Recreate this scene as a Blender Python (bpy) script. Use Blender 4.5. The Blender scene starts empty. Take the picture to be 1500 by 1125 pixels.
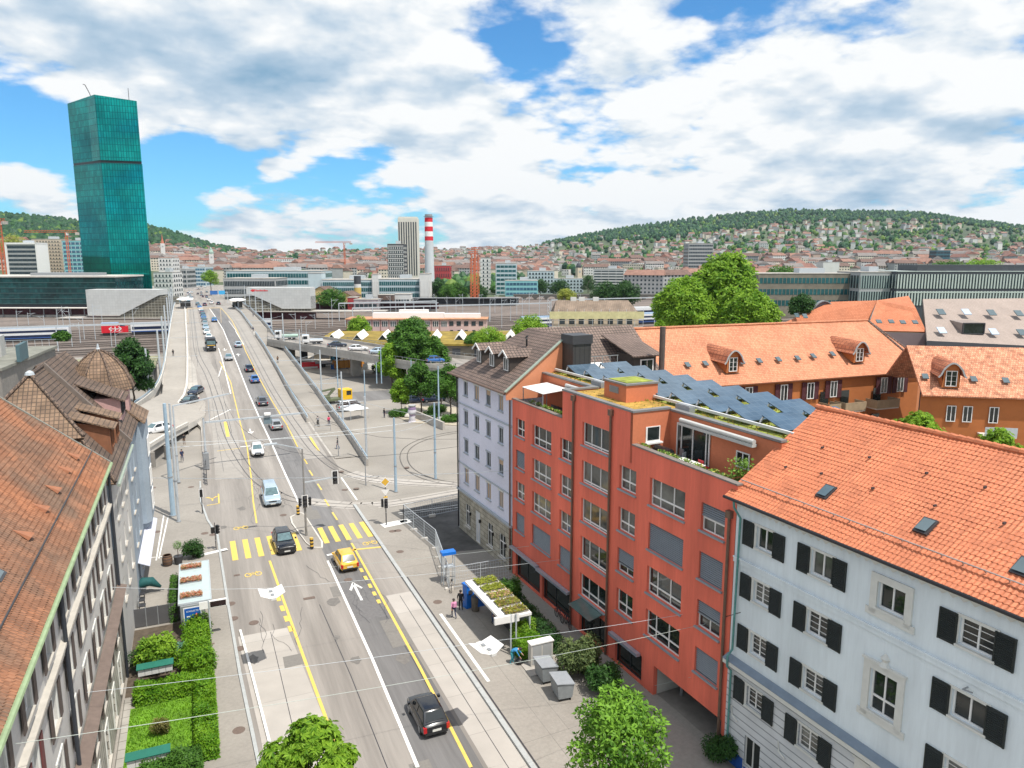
import bpy, math, random
from mathutils import Vector, Matrix
R = math.radians
rnd = random.Random(7)
SC = bpy.context.scene
# ---------------------------------------------------------------- camera
FPX, CX, CY, H = 1075.0, 750.0, 562.5, 27.0          # focal length and centre in photo pixels, eye height
PITCH = math.atan(182.5 / FPX); YAW = math.atan(475 / math.hypot(FPX, 182.5))
FW = Vector((math.sin(YAW) * math.cos(PITCH), math.cos(YAW) * math.cos(PITCH), -math.sin(PITCH)))
RT = Vector((math.cos(YAW), -math.sin(YAW), 0)); UPV = RT.cross(FW)
cam = bpy.data.cameras.new('camera'); cam_o = bpy.data.objects.new('camera', cam); SC.collection.objects.link(cam_o)
cam.sensor_fit = 'HORIZONTAL'; cam.sensor_width = 36; cam.lens = 36 * FPX / 1500
cam.clip_start = 0.5; cam.clip_end = 20000
m3 = Matrix((RT, UPV, -FW)).transposed().to_4x4(); m3.translation = Vector((0, 0, H)); cam_o.matrix_world = m3
SC.camera = cam_o
SC.render.resolution_x, SC.render.resolution_y = 1024, 768
SC.view_settings.view_transform = 'Standard'; SC.view_settings.look = 'None'
SC.view_settings.exposure = 0.34; SC.view_settings.gamma = 1
SC.cycles.use_denoising = True
SC.cycles.max_bounces = 6; SC.cycles.diffuse_bounces = 2; SC.cycles.glossy_bounces = 3
SC.cycles.transmission_bounces = 3; SC.cycles.transparent_max_bounces = 6; SC.cycles.volume_bounces = 0
# ---------------------------------------------------------------- sun and sky
SUN_DIR = Vector((0.44 * math.cos(R(64)), -0.90 * math.cos(R(64)), math.sin(R(64)))).normalized()
sun = bpy.data.lights.new('sun', 'SUN'); sun.energy = 4.1; sun.angle = R(0.5); sun.color = (1, 0.95, 0.87)
sun_o = bpy.data.objects.new('sun', sun); SC.collection.objects.link(sun_o)
sun_o.rotation_euler = SUN_DIR.to_track_quat('Z', 'Y').to_euler()
def raydir(x, y): return (FW * FPX + RT * (x - CX) - UPV * (y - CY))
W = bpy.data.worlds.new('World'); SC.world = W; W.use_nodes = True; W.cycles.sampling_method = 'MANUAL'; W.cycles.sample_map_resolution = 512
def world():
    nt = W.node_tree; nt.nodes.clear(); N = nt.nodes.new; L = nt.links.new
    def math_(op, a, b=None, c=None, clamp=False):
        n = N('ShaderNodeMath'); n.operation = op; n.use_clamp = clamp
        for i, v in enumerate((a, b, c)):
            if v is None: continue
            if isinstance(v, (int, float)): n.inputs[i].default_value = v
            else: L(v, n.inputs[i])
        return n.outputs[0]
    def vmath(op, a, b):
        n = N('ShaderNodeVectorMath'); n.operation = op
        for i, v in enumerate((a, b)):
            if isinstance(v, (tuple, Vector)): n.inputs[i].default_value = v
            else: L(v, n.inputs[i])
        return n
    tc = N('ShaderNodeTexCoord'); D = vmath('NORMALIZE', tc.outputs['Generated'], (0, 0, 0)).outputs[0]
    sep = N('ShaderNodeSeparateXYZ'); L(D, sep.inputs[0])
    def q(dz):                                        # clouds lie on a curved layer: far ones foreshorten
        z = math_('ADD', sep.outputs[2], dz)
        k = math_('MAXIMUM', math_('ADD', z, 0.36), 0.06)
        c = N('ShaderNodeCombineXYZ')
        L(math_('DIVIDE', sep.outputs[0], k), c.inputs[0]); L(math_('DIVIDE', sep.outputs[1], k), c.inputs[1])
        L(math_('MULTIPLY', math_('DIVIDE', z, k), 2.3), c.inputs[2]); return c.outputs[0]
    def noise(vec, scale, detail, rough, dist=0):
        n = N('ShaderNodeTexNoise'); n.inputs['Scale'].default_value = scale; n.inputs['Detail'].default_value = detail
        n.inputs['Roughness'].default_value = rough; n.inputs['Distortion'].default_value = dist; L(vec, n.inputs['Vector']); return n.outputs[0]
    def noise_c(vec):
        n = N('ShaderNodeTexNoise'); n.inputs['Scale'].default_value = 4.0; n.inputs['Detail'].default_value = 4; L(vec, n.inputs['Vector']); return n.outputs['Color']
    def dens(vec):
        a = noise(vec, 1.5, 4, 0.5); b = noise(vec, 5.5, 7, 0.58, 0)
        v = N('ShaderNodeTexVoronoi'); v.feature = 'F1'; v.normalize = True; v.inputs['Scale'].default_value = 5.2; v.inputs['Detail'].default_value = 2; v.inputs['Roughness'].default_value = .55; v.inputs['Lacunarity'].default_value = 2.3; 
        wv = vmath('SCALE', noise_c(vec), (0, 0, 0)); wv.inputs['Scale'].default_value = .16
        L(vmath('ADD', vec, wv.outputs[0]).outputs[0], v.inputs['Vector'])
        return math_('ADD', math_('MULTIPLY', a, 0.62), math_('ADD', math_('MULTIPLY', b, 0.30), math_('MULTIPLY', math_('SUBTRACT', 0.62, v.outputs['Distance']), 0.30)))
    d0 = dens(q(0)); d1 = dens(q(0.03))
    # open blue gaps and thick banks, each a soft direction on the dome
    def lobe(px, py, rad, amt):
        v = raydir(px, py).normalized()
        dist = vmath('DISTANCE', D, v).outputs['Value']
        mr = N('ShaderNodeMapRange'); mr.interpolation_type = 'SMOOTHSTEP'
        mr.inputs[1].default_value = 0; mr.inputs[2].default_value = rad; mr.inputs[3].default_value = amt; mr.inputs[4].default_value = 0
        L(dist, mr.inputs[0]); return mr.outputs[0]
    gaps = [(30, 165, .11, -.22), (95, 225, .08, -.12), (240, 258, .10, -.14), (330, 245, .11, -.14), (430, 262, .10, -.13), (520, 262, .09, -.09), (770, 40, .13, -.11), (700, 105, .09, -.05),
            (850, 232, .10, -.07), (640, 310, .08, -.08), (320, 315, .07, .11), (60, 255, .07, .13), (430, 320, .09, .08), (400, 245, .03, .08), (960, 235, .08, .03), (1000, 235, .14, -.08), (1245, 68, .07, -.07), (560, 290, .12, -.08), (860, 290, .10, -.06), (300, 300, .10, -.06), (15, 300, .05, -.06), (1150, 240, .10, -.06),
            (60, 60, .2, .10), (420, 90, .28, .12), (1000, 130, .35, .11), (1350, 220, .3, .10), (650, 200, .16, .12)]
    tot = None
    for g in gaps:
        l = lobe(*g); tot = l if tot is None else math_('ADD', tot, l)
    mr = N('ShaderNodeMapRange'); mr.interpolation_type = 'SMOOTHSTEP'
    mr.inputs[1].default_value = 0.475; mr.inputs[2].default_value = 0.555; mr.inputs[3].default_value = 0; mr.inputs[4].default_value = 1
    L(math_('ADD', d0, tot), mr.inputs[0]); mask = mr.outputs[0]
    rel = math_('SUBTRACT', d0, d1)                   # thicker above than here: an underside
    dark = math_('ADD', lobe(370, 140, .16, .30), math_('ADD', lobe(160, 60, .12, .10), lobe(1220, 120, .2, .12)))
    thick = math_('MULTIPLY', math_('SUBTRACT', math_('ADD', d0, tot), 0.62), 0.5, clamp=True)
    lit = math_('SUBTRACT', math_('SUBTRACT', math_('ADD', 0.90, math_('MULTIPLY', rel, 2.8)), dark), thick, clamp=True)
    ramp = N('ShaderNodeValToRGB'); e = ramp.color_ramp.elements
    e[0].position = 0.22; e[0].color = (0.20, 0.36, 0.52, 1); e[1].position = 0.95; e[1].color = (0.86, 0.87, 0.87, 1)
    m = ramp.color_ramp.elements.new(0.62); m.color = (0.46, 0.57, 0.68, 1); L(lit, ramp.inputs[0])
    sky = N('ShaderNodeTexSky'); sky.sky_type = 'NISHITA'; sky.sun_disc = False
    sky.sun_elevation = math.asin(SUN_DIR.z); sky.sun_rotation = math.atan2(SUN_DIR.x, SUN_DIR.y)
    sky.air_density = 1.0; sky.dust_density = 0.4; sky.ozone_density = 1.6
    tint = N('ShaderNodeVectorMath'); tint.operation = 'MULTIPLY'; tint.inputs[1].default_value = (.36, .80, 1.10); L(sky.outputs[0], tint.inputs[0])
    b1 = N('ShaderNodeBackground'); L(tint.outputs[0], b1.inputs[0]); b1.inputs[1].default_value = 0.12
    b2 = N('ShaderNodeBackground'); L(ramp.outputs[0], b2.inputs[0]); b2.inputs[1].default_value = 0.93
    mx = N('ShaderNodeMixShader'); L(mask, mx.inputs[0]); L(b1.outputs[0], mx.inputs[1]); L(b2.outputs[0], mx.inputs[2])
    out = N('ShaderNodeOutputWorld'); L(mx.outputs[0], out.inputs[0])
world()
# ---------------------------------------------------------------- pixel rays to places
EYE = Vector((0, 0, H))
def G(x, y, z=0.0):
    d = raydir(x, y); return EYE + d * ((z - H) / d.z)
def AD(x, y, dist):
    d = raydir(x, y); return EYE + d * (dist / math.hypot(d.x, d.y))
PROF = [(95, 0), (125, .5), (150, 1.5), (175, 3), (200, 4.3), (240, 5.8), (290, 6.8), (340, 7), (420, 6), (520, 1), (600, 0)]
def prof(Y):
    if Y <= 95 or Y >= 600: return 0.0
    for (a, p), (b, q) in zip(PROF, PROF[1:]):
        if a <= Y <= b:
            t = (Y - a) / (b - a); return p + (q - p) * t
def DK(x, y, dz=0.0):                                 # where a sight line meets the road, bridge included
    d = raydir(x, y); d = d / d.y; Y = 5.0
    while Y < 1500:
        if H + d.z * Y <= prof(Y) + dz: return Vector((d.x * Y, Y, prof(Y) + dz))
        Y += 0.05
    return Vector((d.x * 1500, 1500, 0))
class Frame:                                          # local frame of a straight facade: x along it, y outward, z up
    def __init__(s, p, d):
        s.p = Vector((p[0], p[1], 0)); s.d = Vector((d[0], d[1], 0)).normalized(); s.o = Vector((-s.d.y, s.d.x, 0))
        s.rz = math.atan2(s.d.y, s.d.x)
    def loc(s, q): r = q - s.p; return Vector((r.dot(s.d), r.dot(s.o), q.z))
    def w(s, x, y, z): return s.p + s.d * x + s.o * y + Vector((0, 0, z))
    def y(s, px, py, y=0.0):
        r = raydir(px, py); t = ((s.p + s.o * y - EYE).dot(s.o)) / r.dot(s.o); return s.loc(EYE + r * t)
    def x(s, px, py, x=0.0):
        r = raydir(px, py); t = ((s.p + s.d * x - EYE).dot(s.d)) / r.dot(s.d); return s.loc(EYE + r * t)
    def z(s, px, py, z=0.0): return s.loc(G(px, py, z))
def vp(x, y=380):
    d = raydir(x, y); return Vector((d.x, d.y, 0)).normalized()
# ---------------------------------------------------------------- mesh builder
class MB:
    def __init__(s): s.v = []; s.f = []; s.m = []; s.M = None
    def V(s, p):
        p = Vector(p)
        if s.M is not None: p = s.M @ p
        s.v.append(p); return len(s.v) - 1
    def poly(s, pts, mi=0): s.f.append([s.V(p) for p in pts]); s.m.append(mi)
    def face(s, ids, mi=0): s.f.append(ids); s.m.append(mi)
    def box(s, x0, x1, y0, y1, z0, z1, mi=0):
        if x0 > x1: x0, x1 = x1, x0
        if y0 > y1: y0, y1 = y1, y0
        i = [s.V((x, y, z)) for z in (z0, z1) for y in (y0, y1) for x in (x0, x1)]
        for q in ((0, 2, 3, 1), (4, 5, 7, 6), (0, 1, 5, 4), (2, 6, 7, 3), (0, 4, 6, 2), (1, 3, 7, 5)): s.face([i[k] for k in q], mi)
    def bar(s, p, q, w, h, mi=0, up=(0, 0, 1)):
        p = Vector(p); q = Vector(q); d = (q - p).normalized(); u = Vector(up)
        if abs(d.dot(u)) > .98: u = Vector((1, 0, 0))
        a = d.cross(u).normalized() * (w / 2); b = a.cross(d).normalized() * (h / 2)
        i = [s.V(c + a * sa + b * sb) for c in (p, q) for sa, sb in ((-1, -1), (1, -1), (1, 1), (-1, 1))]
        for k in ((3, 2, 1, 0), (4, 5, 6, 7), (0, 1, 5, 4), (1, 2, 6, 5), (2, 3, 7, 6), (3, 0, 4, 7)): s.face([i[n] for n in k], mi)
    def tube(s, pts, r, n=8, mi=0, caps=True):
        pts = [Vector(p) for p in pts]; rs = r if isinstance(r, (list, tuple)) else [r] * len(pts); rings = []
        for k, p in enumerate(pts):
            d = (pts[min(k + 1, len(pts) - 1)] - pts[max(k - 1, 0)]).normalized()
            u = Vector((0, 0, 1)) if abs(d.z) < .9 else Vector((1, 0, 0))
            a = d.cross(u).normalized(); b = a.cross(d)
            rings.append([s.V(p + (a * math.cos(2 * math.pi * j / n) + b * math.sin(2 * math.pi * j / n)) * rs[k]) for j in range(n)])
        for A, B in zip(rings, rings[1:]):
            for j in range(n): s.face([A[j], A[(j + 1) % n], B[(j + 1) % n], B[j]], mi)
        if caps: s.face(rings[0][::-1], mi); s.face(rings[-1], mi)
    def prism(s, poly, z0, z1, mi=0, top=None):
        n = len(poly); a = [s.V((p[0], p[1], z0)) for p in poly]; b = [s.V((p[0], p[1], z1)) for p in poly]
        for k in range(n): s.face([a[k], a[(k + 1) % n], b[(k + 1) % n], b[k]], mi)
        s.face(b, mi if top is None else top); s.face(a[::-1], mi)
    def lathe(s, prof_, n=16, mi=0, c=(0, 0, 0)):
        rings = [[s.V((c[0] + r * math.cos(2 * math.pi * j / n), c[1] + r * math.sin(2 * math.pi * j / n), c[2] + z)) for j in range(n)] for r, z in prof_]
        for A, B in zip(rings, rings[1:]):
            for j in range(n): s.face([A[j], A[(j + 1) % n], B[(j + 1) % n], B[j]], mi)
        s.face(rings[0][::-1], mi); s.face(rings[-1], mi)
    def slab(s, pts, th, mi=0):                       # a sheet given a thickness downward along its normal
        pts = [Vector(p) for p in pts]; n = (pts[1] - pts[0]).cross(pts[2] - pts[0]).normalized()
        if n.z < 0: n = -n
        a = [s.V(p) for p in pts]; b = [s.V(p - n * th) for p in pts]; k = len(pts)
        s.face(a, mi); s.face(b[::-1], mi)
        for i in range(k): s.face([a[i], b[i], b[(i + 1) % k], a[(i + 1) % k]], mi)
    def build(s, name, mats, parent=None, smooth=False, loc=None, rz=0.0, kind=None, label=None, cat=None, group=None, uv=True):
        me = bpy.data.meshes.new(name); me.from_pydata([tuple(v) for v in s.v], [], s.f)
        for mt in (mats if isinstance(mats, (list, tuple)) else [mats]): me.materials.append(mt)
        me.polygons.foreach_set('material_index', s.m)
        if smooth: me.polygons.foreach_set('use_smooth', [True] * len(s.f))
        if uv:
            me.update(); ul = me.uv_layers.new(name='UVMap'); dat = ul.data; Z = Vector((0, 0, 1))
            for p in me.polygons:
                n = p.normal; u = Z.cross(n)
                u = u.normalized() if u.length > 1e-3 else Vector((1, 0, 0))
                v = n.cross(u)
                for li in p.loop_indices:
                    c = s.v[me.loops[li].vertex_index]; dat[li].uv = (c.dot(u), c.dot(v))
        me.update()
        o = bpy.data.objects.new(name, me); SC.collection.objects.link(o)
        if parent is not None: o.parent = parent
        if loc is not None: o.location = loc
        o.rotation_euler = (0, 0, rz)
        return tag(o, label, cat, group, kind)
def tag(o, label=None, cat=None, group=None, kind=None):
    if label: o['label'] = label
    if cat: o['category'] = cat
    if group: o['group'] = group
    if kind: o['kind'] = kind
    return o
def thing(name, label, cat, loc=(0, 0, 0), rz=0.0, group=None):
    o = bpy.data.objects.new(name, None); SC.collection.objects.link(o); o.empty_display_size = .2
    o.location = loc; o.rotation_euler = (0, 0, rz); return tag(o, label, cat, group)
def frame_thing(fr, name, label, cat): return thing(name, label, cat, fr.p, fr.rz)
def kids(o): return list(o.children)
def copy_tree(o, parent=None, loc=None, rz=None, label=None, scale=None):
    c = o.copy(); SC.collection.objects.link(c)
    if parent is not None: c.parent = parent
    for ch in kids(o): copy_tree(ch, c)
    if loc is not None: c.location = loc
    if rz is not None: c.rotation_euler = (0, 0, rz)
    if label: c['label'] = label
    if scale: c.scale = (scale,) * 3 if isinstance(scale, (int, float)) else scale
    return c
def recolour(o, old, new):                            # give one copy its own paint
    for x in [o] + list(o.children_recursive):
        for sl in getattr(x, 'material_slots', []):
            if sl.material == old: sl.link = 'OBJECT'; sl.material = new
# ---------------------------------------------------------------- materials
_mc = {}
def mat(name, col, rough=.75, var=.12, scale=2.0, bump=0.0, metal=0.0, coord='Object', spec=None, var2=0.0, scale2=.15, alpha=None, coat=0.0, streak=False):
    if name in _mc: return _mc[name]
    m = bpy.data.materials.new(name); m.use_nodes = True; nt = m.node_tree; b = nt.nodes['Principled BSDF']; L = nt.links.new; N = nt.nodes.new
    b.inputs['Roughness'].default_value = rough; b.inputs['Metallic'].default_value = metal
    if spec is not None: b.inputs['Specular IOR Level'].default_value = spec
    if coat: b.inputs['Coat Weight'].default_value = coat; b.inputs['Coat Roughness'].default_value = .04
    c = (col[0], col[1], col[2], 1); b.inputs['Base Color'].default_value = c
    if var or var2:
        tc = N('ShaderNodeTexCoord'); src = tc.outputs[coord]
        if streak:
            mp = N('ShaderNodeMapping'); mp.inputs['Scale'].default_value = (1, 1, .12) if streak is True else streak; L(src, mp.inputs[0]); src = mp.outputs[0]
        n = N('ShaderNodeTexNoise'); n.inputs['Scale'].default_value = scale; n.inputs['Detail'].default_value = 6; n.inputs['Roughness'].default_value = .6; L(src, n.inputs['Vector'])
        mr = N('ShaderNodeMapRange'); mr.inputs[1].default_value = .3; mr.inputs[2].default_value = .7; mr.inputs[3].default_value = 1 - var; mr.inputs[4].default_value = 1 + var; L(n.outputs[0], mr.inputs[0])
        val = mr.outputs[0]
        if var2:
            n2 = N('ShaderNodeTexNoise'); n2.inputs['Scale'].default_value = scale2; n2.inputs['Detail'].default_value = 4; L(src, n2.inputs['Vector'])
            m2 = N('ShaderNodeMapRange'); m2.inputs[1].default_value = .3; m2.inputs[2].default_value = .7; m2.inputs[3].default_value = 1 - var2; m2.inputs[4].default_value = 1 + var2; L(n2.outputs[0], m2.inputs[0])
            mu = N('ShaderNodeMath'); mu.operation = 'MULTIPLY'; L(val, mu.inputs[0]); L(m2.outputs[0], mu.inputs[1]); val = mu.outputs[0]
        mx = N('ShaderNodeVectorMath'); mx.operation = 'SCALE'; mx.inputs[0].default_value = col; L(val, mx.inputs['Scale']); L(mx.outputs[0], b.inputs['Base Color'])
        if bump:
            bp = N('ShaderNodeBump'); bp.inputs['Strength'].default_value = bump; bp.inputs['Distance'].default_value = .02; L(n.outputs[0], bp.inputs['Height']); L(bp.outputs[0], b.inputs['Normal'])
    _mc[name] = m; return m
def brick(name, c1, c2, mortar, w, h, ms=.03, rough=.8, bump=.5, offset=.5, var=.25, vscale=.6, blend=0.0):
    """tiles, blocks or panes laid out in metres on the surface"""
    if name in _mc: return _mc[name]
    m = bpy.data.materials.new(name); m.use_nodes = True; nt = m.node_tree; b = nt.nodes['Principled BSDF']; L = nt.links.new; N = nt.nodes.new
    tc = N('ShaderNodeTexCoord'); t = N('ShaderNodeTexBrick'); t.offset = offset; L(tc.outputs['UV'], t.inputs['Vector'])
    t.inputs['Color1'].default_value = (*c1, 1); t.inputs['Color2'].default_value = (*c2, 1); t.inputs['Mortar'].default_value = (*mortar, 1)
    t.inputs['Scale'].default_value = 1; t.inputs['Brick Width'].default_value = w; t.inputs['Row Height'].default_value = h; t.inputs['Mortar Size'].default_value = ms; t.inputs['Mortar Smooth'].default_value = .2; t.inputs['Bias'].default_value = blend
    n = N('ShaderNodeTexNoise'); n.inputs['Scale'].default_value = vscale; n.inputs['Detail'].default_value = 5; L(tc.outputs['UV'], n.inputs['Vector'])
    mr = N('ShaderNodeMapRange'); mr.inputs[1].default_value = .3; mr.inputs[2].default_value = .7; mr.inputs[3].default_value = 1 - var; mr.inputs[4].default_value = 1 + var; L(n.outputs[0], mr.inputs[0])
    mx = N('ShaderNodeVectorMath'); mx.operation = 'SCALE'; L(t.outputs['Color'], mx.inputs[0]); L(mr.outputs[0], mx.inputs['Scale']); L(mx.outputs[0], b.inputs['Base Color'])
    b.inputs['Roughness'].default_value = rough
    if bump:
        bp = N('ShaderNodeBump'); bp.inputs['Strength'].default_value = bump; bp.inputs['Distance'].default_value = .03; bp.invert = True
        L(t.outputs['Fac'], bp.inputs['Height']); L(bp.outputs[0], b.inputs['Normal'])
    _mc[name] = m; return m
def leafmat(name, c1, c2, scale=.5, trans=.35):
    if name in _mc: return _mc[name]
    m = bpy.data.materials.new(name); m.use_nodes = True; nt = m.node_tree; L = nt.links.new; N = nt.nodes.new
    b = nt.nodes['Principled BSDF']; b.inputs['Roughness'].default_value = .55; b.inputs['Specular IOR Level'].default_value = .25
    g = N('ShaderNodeNewGeometry'); n = N('ShaderNodeTexNoise'); n.inputs['Scale'].default_value = scale; n.inputs['Detail'].default_value = 3; L(g.outputs['Position'], n.inputs['Vector'])
    ad = N('ShaderNodeMath'); ad.operation = 'MULTIPLY_ADD'; L(g.outputs['Random Per Island'], ad.inputs[0]); ad.inputs[1].default_value = .55; L(n.outputs[0], ad.inputs[2])
    r = N('ShaderNodeValToRGB'); r.color_ramp.elements[0].position = .4; r.color_ramp.elements[0].color = (*c1, 1); r.color_ramp.elements[1].position = 1.0; r.color_ramp.elements[1].color = (*c2, 1)
    L(ad.outputs[0], r.inputs[0]); L(r.outputs[0], b.inputs['Base Color'])
    t = N('ShaderNodeBsdfTranslucent'); L(r.outputs[0], t.inputs[0]); mx = N('ShaderNodeMixShader'); mx.inputs[0].default_value = trans
    L(b.outputs[0], mx.inputs[1]); L(t.outputs[0], mx.inputs[2]); L(mx.outputs[0], nt.nodes['Material Output'].inputs[0])
    _mc[name] = m; return m
ASPHALT = mat('asphalt', (.268, .245, .222), .9, .10, 5, .3, var2=.24, scale2=.6, streak=(1, .045, 1))
ASPHALT_DK = mat('dark_asphalt', (.165, .16, .158), .88, .12, 5, .3, var2=.22, scale2=.6, streak=(1, .05, 1))
PAVE = mat('pavement_asphalt', (.285, .262, .232), .92, .09, 5, .25, var2=.13, scale2=.15)
SLAB = brick('concrete_slab', (.40, .37, .335), (.435, .405, .37), (.31, .29, .265), 60, 4.0, .025, .85, .1, 0, .08, .5)
CONC = mat('concrete', (.40, .375, .34), .9, .12, 1.5, .2, var2=.15, scale2=.2)
CONC_LT = mat('light_concrete', (.58, .55, .5), .9, .08, 1.5, .15, var2=.1, scale2=.2)
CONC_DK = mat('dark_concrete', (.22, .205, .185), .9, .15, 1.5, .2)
WHITE = mat('white_paint', (.80, .79, .77), .6, .05, 3)
WHITE_MARK = mat('white_marking', (.78, .77, .74), .8, .10, 4)
YELLOW = mat('yellow_marking', (.72, .51, .12), .8, .10, 4)
BLACK = mat('black_paint', (.012, .012, .014), .4, .1, 3)
DARK = mat('dark_metal', (.045, .045, .05), .5, .1, 3)
GREYM = mat('grey_metal', (.30, .315, .33), .5, .1, 3, metal=.3)
LTM = mat('pale_metal', (.48, .52, .55), .5, .08, 3, metal=.15)
BLUEM = mat('pale_blue_metal', (.34, .46, .56), .5, .1, 2, var2=.1)
STEEL = mat('steel_rail', (.16, .14, .125), .35, .2, 3, metal=.6)
GLASS = mat('dark_glass', (.018, .024, .024), .04, .5, .35, spec=.7)
GLASS2 = mat('curtained_glass', (.11, .115, .105), .06, .6, .8, spec=.6, var2=.4, scale2=.35)
GLASS_G = mat('green_glass', (.012, .05, .045), .05, .5, .25, spec=.8)
GRASS = mat('grass_blades', (.10, .22, .02), .9, .3, 4, .3, var2=.3, scale2=.6)
SOIL = mat('soil', (.09, .07, .05), .95, .3, 3)
RUST = mat('rust_paint', (.35, .10, .04), .6, .2, 2)
# ---------------------------------------------------------------- terrain: flat city floor rising to wooded hills
CREST = [(-900, 340, 2300), (-300, 330, 2200), (0, 319, 2000), (60, 324, 2000), (120, 331, 1950), (230, 339, 1900), (262, 348, 1900), (300, 362, 1850), (350, 372, 1800), (420, 374, 1800), (500, 371, 1900), (600, 369, 2000), (700, 368, 2300),
         (780, 363, 2700), (830, 352, 2900), (900, 339, 3000), (1000, 325, 3100), (1100, 315, 3200), (1150, 312, 3200), (1250, 313, 3200), (1350, 316, 3300), (1400, 324, 3300), (1500, 336, 3300), (1800, 350, 3300), (2600, 365, 3300)]
def interp(tab, x, k):
    if x <= tab[0][0]: return tab[0][k]
    for a, b in zip(tab, tab[1:]):
        if x <= b[0]: return a[k] + (b[k] - a[k]) * (x - a[0]) / (b[0] - a[0])
    return tab[-1][k]
def terr(X, Y):
    r = math.hypot(X, Y); a = math.atan2(X, Y) - YAW
    a = (a + math.pi) % (2 * math.pi) - math.pi
    if r < 850: return 0.0
    c = max(math.cos(a), .25); px = 750 + 1090 * math.tan(max(-1.2, min(1.2, a)))
    rc = interp(CREST, px, 2); hc = max(27 + (380 - interp(CREST, px, 1)) / 1090 * rc * c, 5)
    if abs(a) > 1.2: hc *= max(0, 1 - (abs(a) - 1.2) * 1.5)
    r0 = 850; t = (r - r0) / (rc - r0)
    lin = 1.25 if px > 760 or px < 320 else 1.0
    wob = 1 + .05 * math.sin(X * .004) * math.sin(Y * .005 + 1)
    return hc * (t ** lin) * (wob if t < .9 else 1) if t <= 1 else hc * max(.35, 1 - (t - 1) * .8)
def build_ground():
    mb = MB(); rs = [0, 60, 200, 450, 700, 850] + [850 + 90 * i for i in range(1, 32)] + [4000, 4800, 5600]
    azs = [-180 + 15 * i for i in range(8)] + [-60 + 1.5 * i for i in range(81)] + [75 + 15 * i for i in range(7)]
    rows = []
    for r in rs:
        row = []
        for a in azs:
            t = R(a) + YAW; X, Y = r * math.sin(t), r * math.cos(t); row.append(mb.V((X, Y, terr(X, Y))))
        rows.append(row)
    n = len(azs)
    for A, B in zip(rows, rows[1:]):
        for j in range(n): mb.face([A[j], B[j], B[(j + 1) % n], A[(j + 1) % n]])
    mb.build('ground', mat('ground_soil', (.075, .10, .05), .95, .25, .02, var2=.3, scale2=.004), kind='structure', smooth=True)
build_ground()
def sheet(name, pts, m, z=None, kind='structure'):
    mb = MB(); mb.poly([(p[0], p[1], p[2] if z is None else z) for p in pts]); return mb.build(name, m, kind=kind)
def strip(name, rows, m, dz, kind='structure', skirt=0.0):
    """rows of (Y, xLeft, xRight) laid on the road profile"""
    mb = MB(); fine = []
    for (a, b) in zip(rows, rows[1:]):
        cut = [a[0]] + [k for k, _ in PROF if a[0] < k < b[0]]       # break at every bend of the road profile
        for y in cut: t = (y - a[0]) / (b[0] - a[0]); fine.append([a[i] + (b[i] - a[i]) * t for i in range(3)])
    fine.append(rows[-1]); ids = []
    for Y, x0, x1 in fine:
        z = prof(Y) + dz; ids.append((mb.V((x0, Y, z)), mb.V((x1, Y, z))))
    for a, b in zip(ids, ids[1:]): mb.face([a[0], a[1], b[1], b[0]])
    if skirt:
        low = [(mb.V((x0, Y, prof(Y) + dz - skirt)), mb.V((x1, Y, prof(Y) + dz - skirt))) for Y, x0, x1 in fine]
        for k in range(len(ids) - 1):
            mb.face([ids[k][0], ids[k + 1][0], low[k + 1][0], low[k][0]]); mb.face([ids[k][1], low[k][1], low[k + 1][1], ids[k + 1][1]])
        mb.face([ids[0][0], low[0][0], low[0][1], ids[0][1]]); mb.face([ids[-1][1], low[-1][1], low[-1][0], ids[-1][0]])
    return mb.build(name, m, kind=kind)
def px_line(mb, pts, w, dz, mi=0, px=True):
    P = [DK(*p) if px else Vector(p) for p in pts]
    for k in range(len(P) - 1):
        a, b = P[k], P[k + 1]; n = max(1, int((b - a).length / (3 if b.y > 90 else 10))); prev = None
        d = Vector((b.x - a.x, b.y - a.y, 0)).normalized(); s = Vector((d.y, -d.x, 0)) * (w / 2)
        for i in range(n + 1):
            c = a.lerp(b, i / n); c = Vector((c.x, c.y, (prof(c.y) if -30 < c.x < 22 else 0) + dz)); cur = (mb.V(c - s), mb.V(c + s))
            if prev: mb.face([prev[0], prev[1], cur[1], cur[0]], mi)
            prev = cur
def smooth_pts(pts, n=6):                              # Catmull-Rom through world points
    P = [Vector(p) for p in pts]; P = [P[0] * 2 - P[1]] + P + [P[-1] * 2 - P[-2]]; out = []
    for i in range(1, len(P) - 2):
        for k in range(n):
            t = k / n; a, b, c, d = P[i - 1:i + 3]
            out.append(.5 * ((2 * b) + (c - a) * t + (2 * a - 5 * b + 4 * c - d) * t * t + (3 * b - a - 3 * c + d) * t ** 3))
    out.append(P[-2]); return out
# broad sheets
sheet('forecourt_ground', [(-120, -20), (160, -20), (160, 235), (-120, 235)], PAVE, .004)
sheet('rail_yard_ground', [(-500, 235), (600, 235), (600, 500), (-500, 500)], mat('ballast', (.16, .13, .112), .95, .22, .6, var2=.25, scale2=.06), .008)
sheet('city_street', [(-60, 500), (90, 500), (60, 1150), (-60, 1150)], PAVE, .012)
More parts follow.
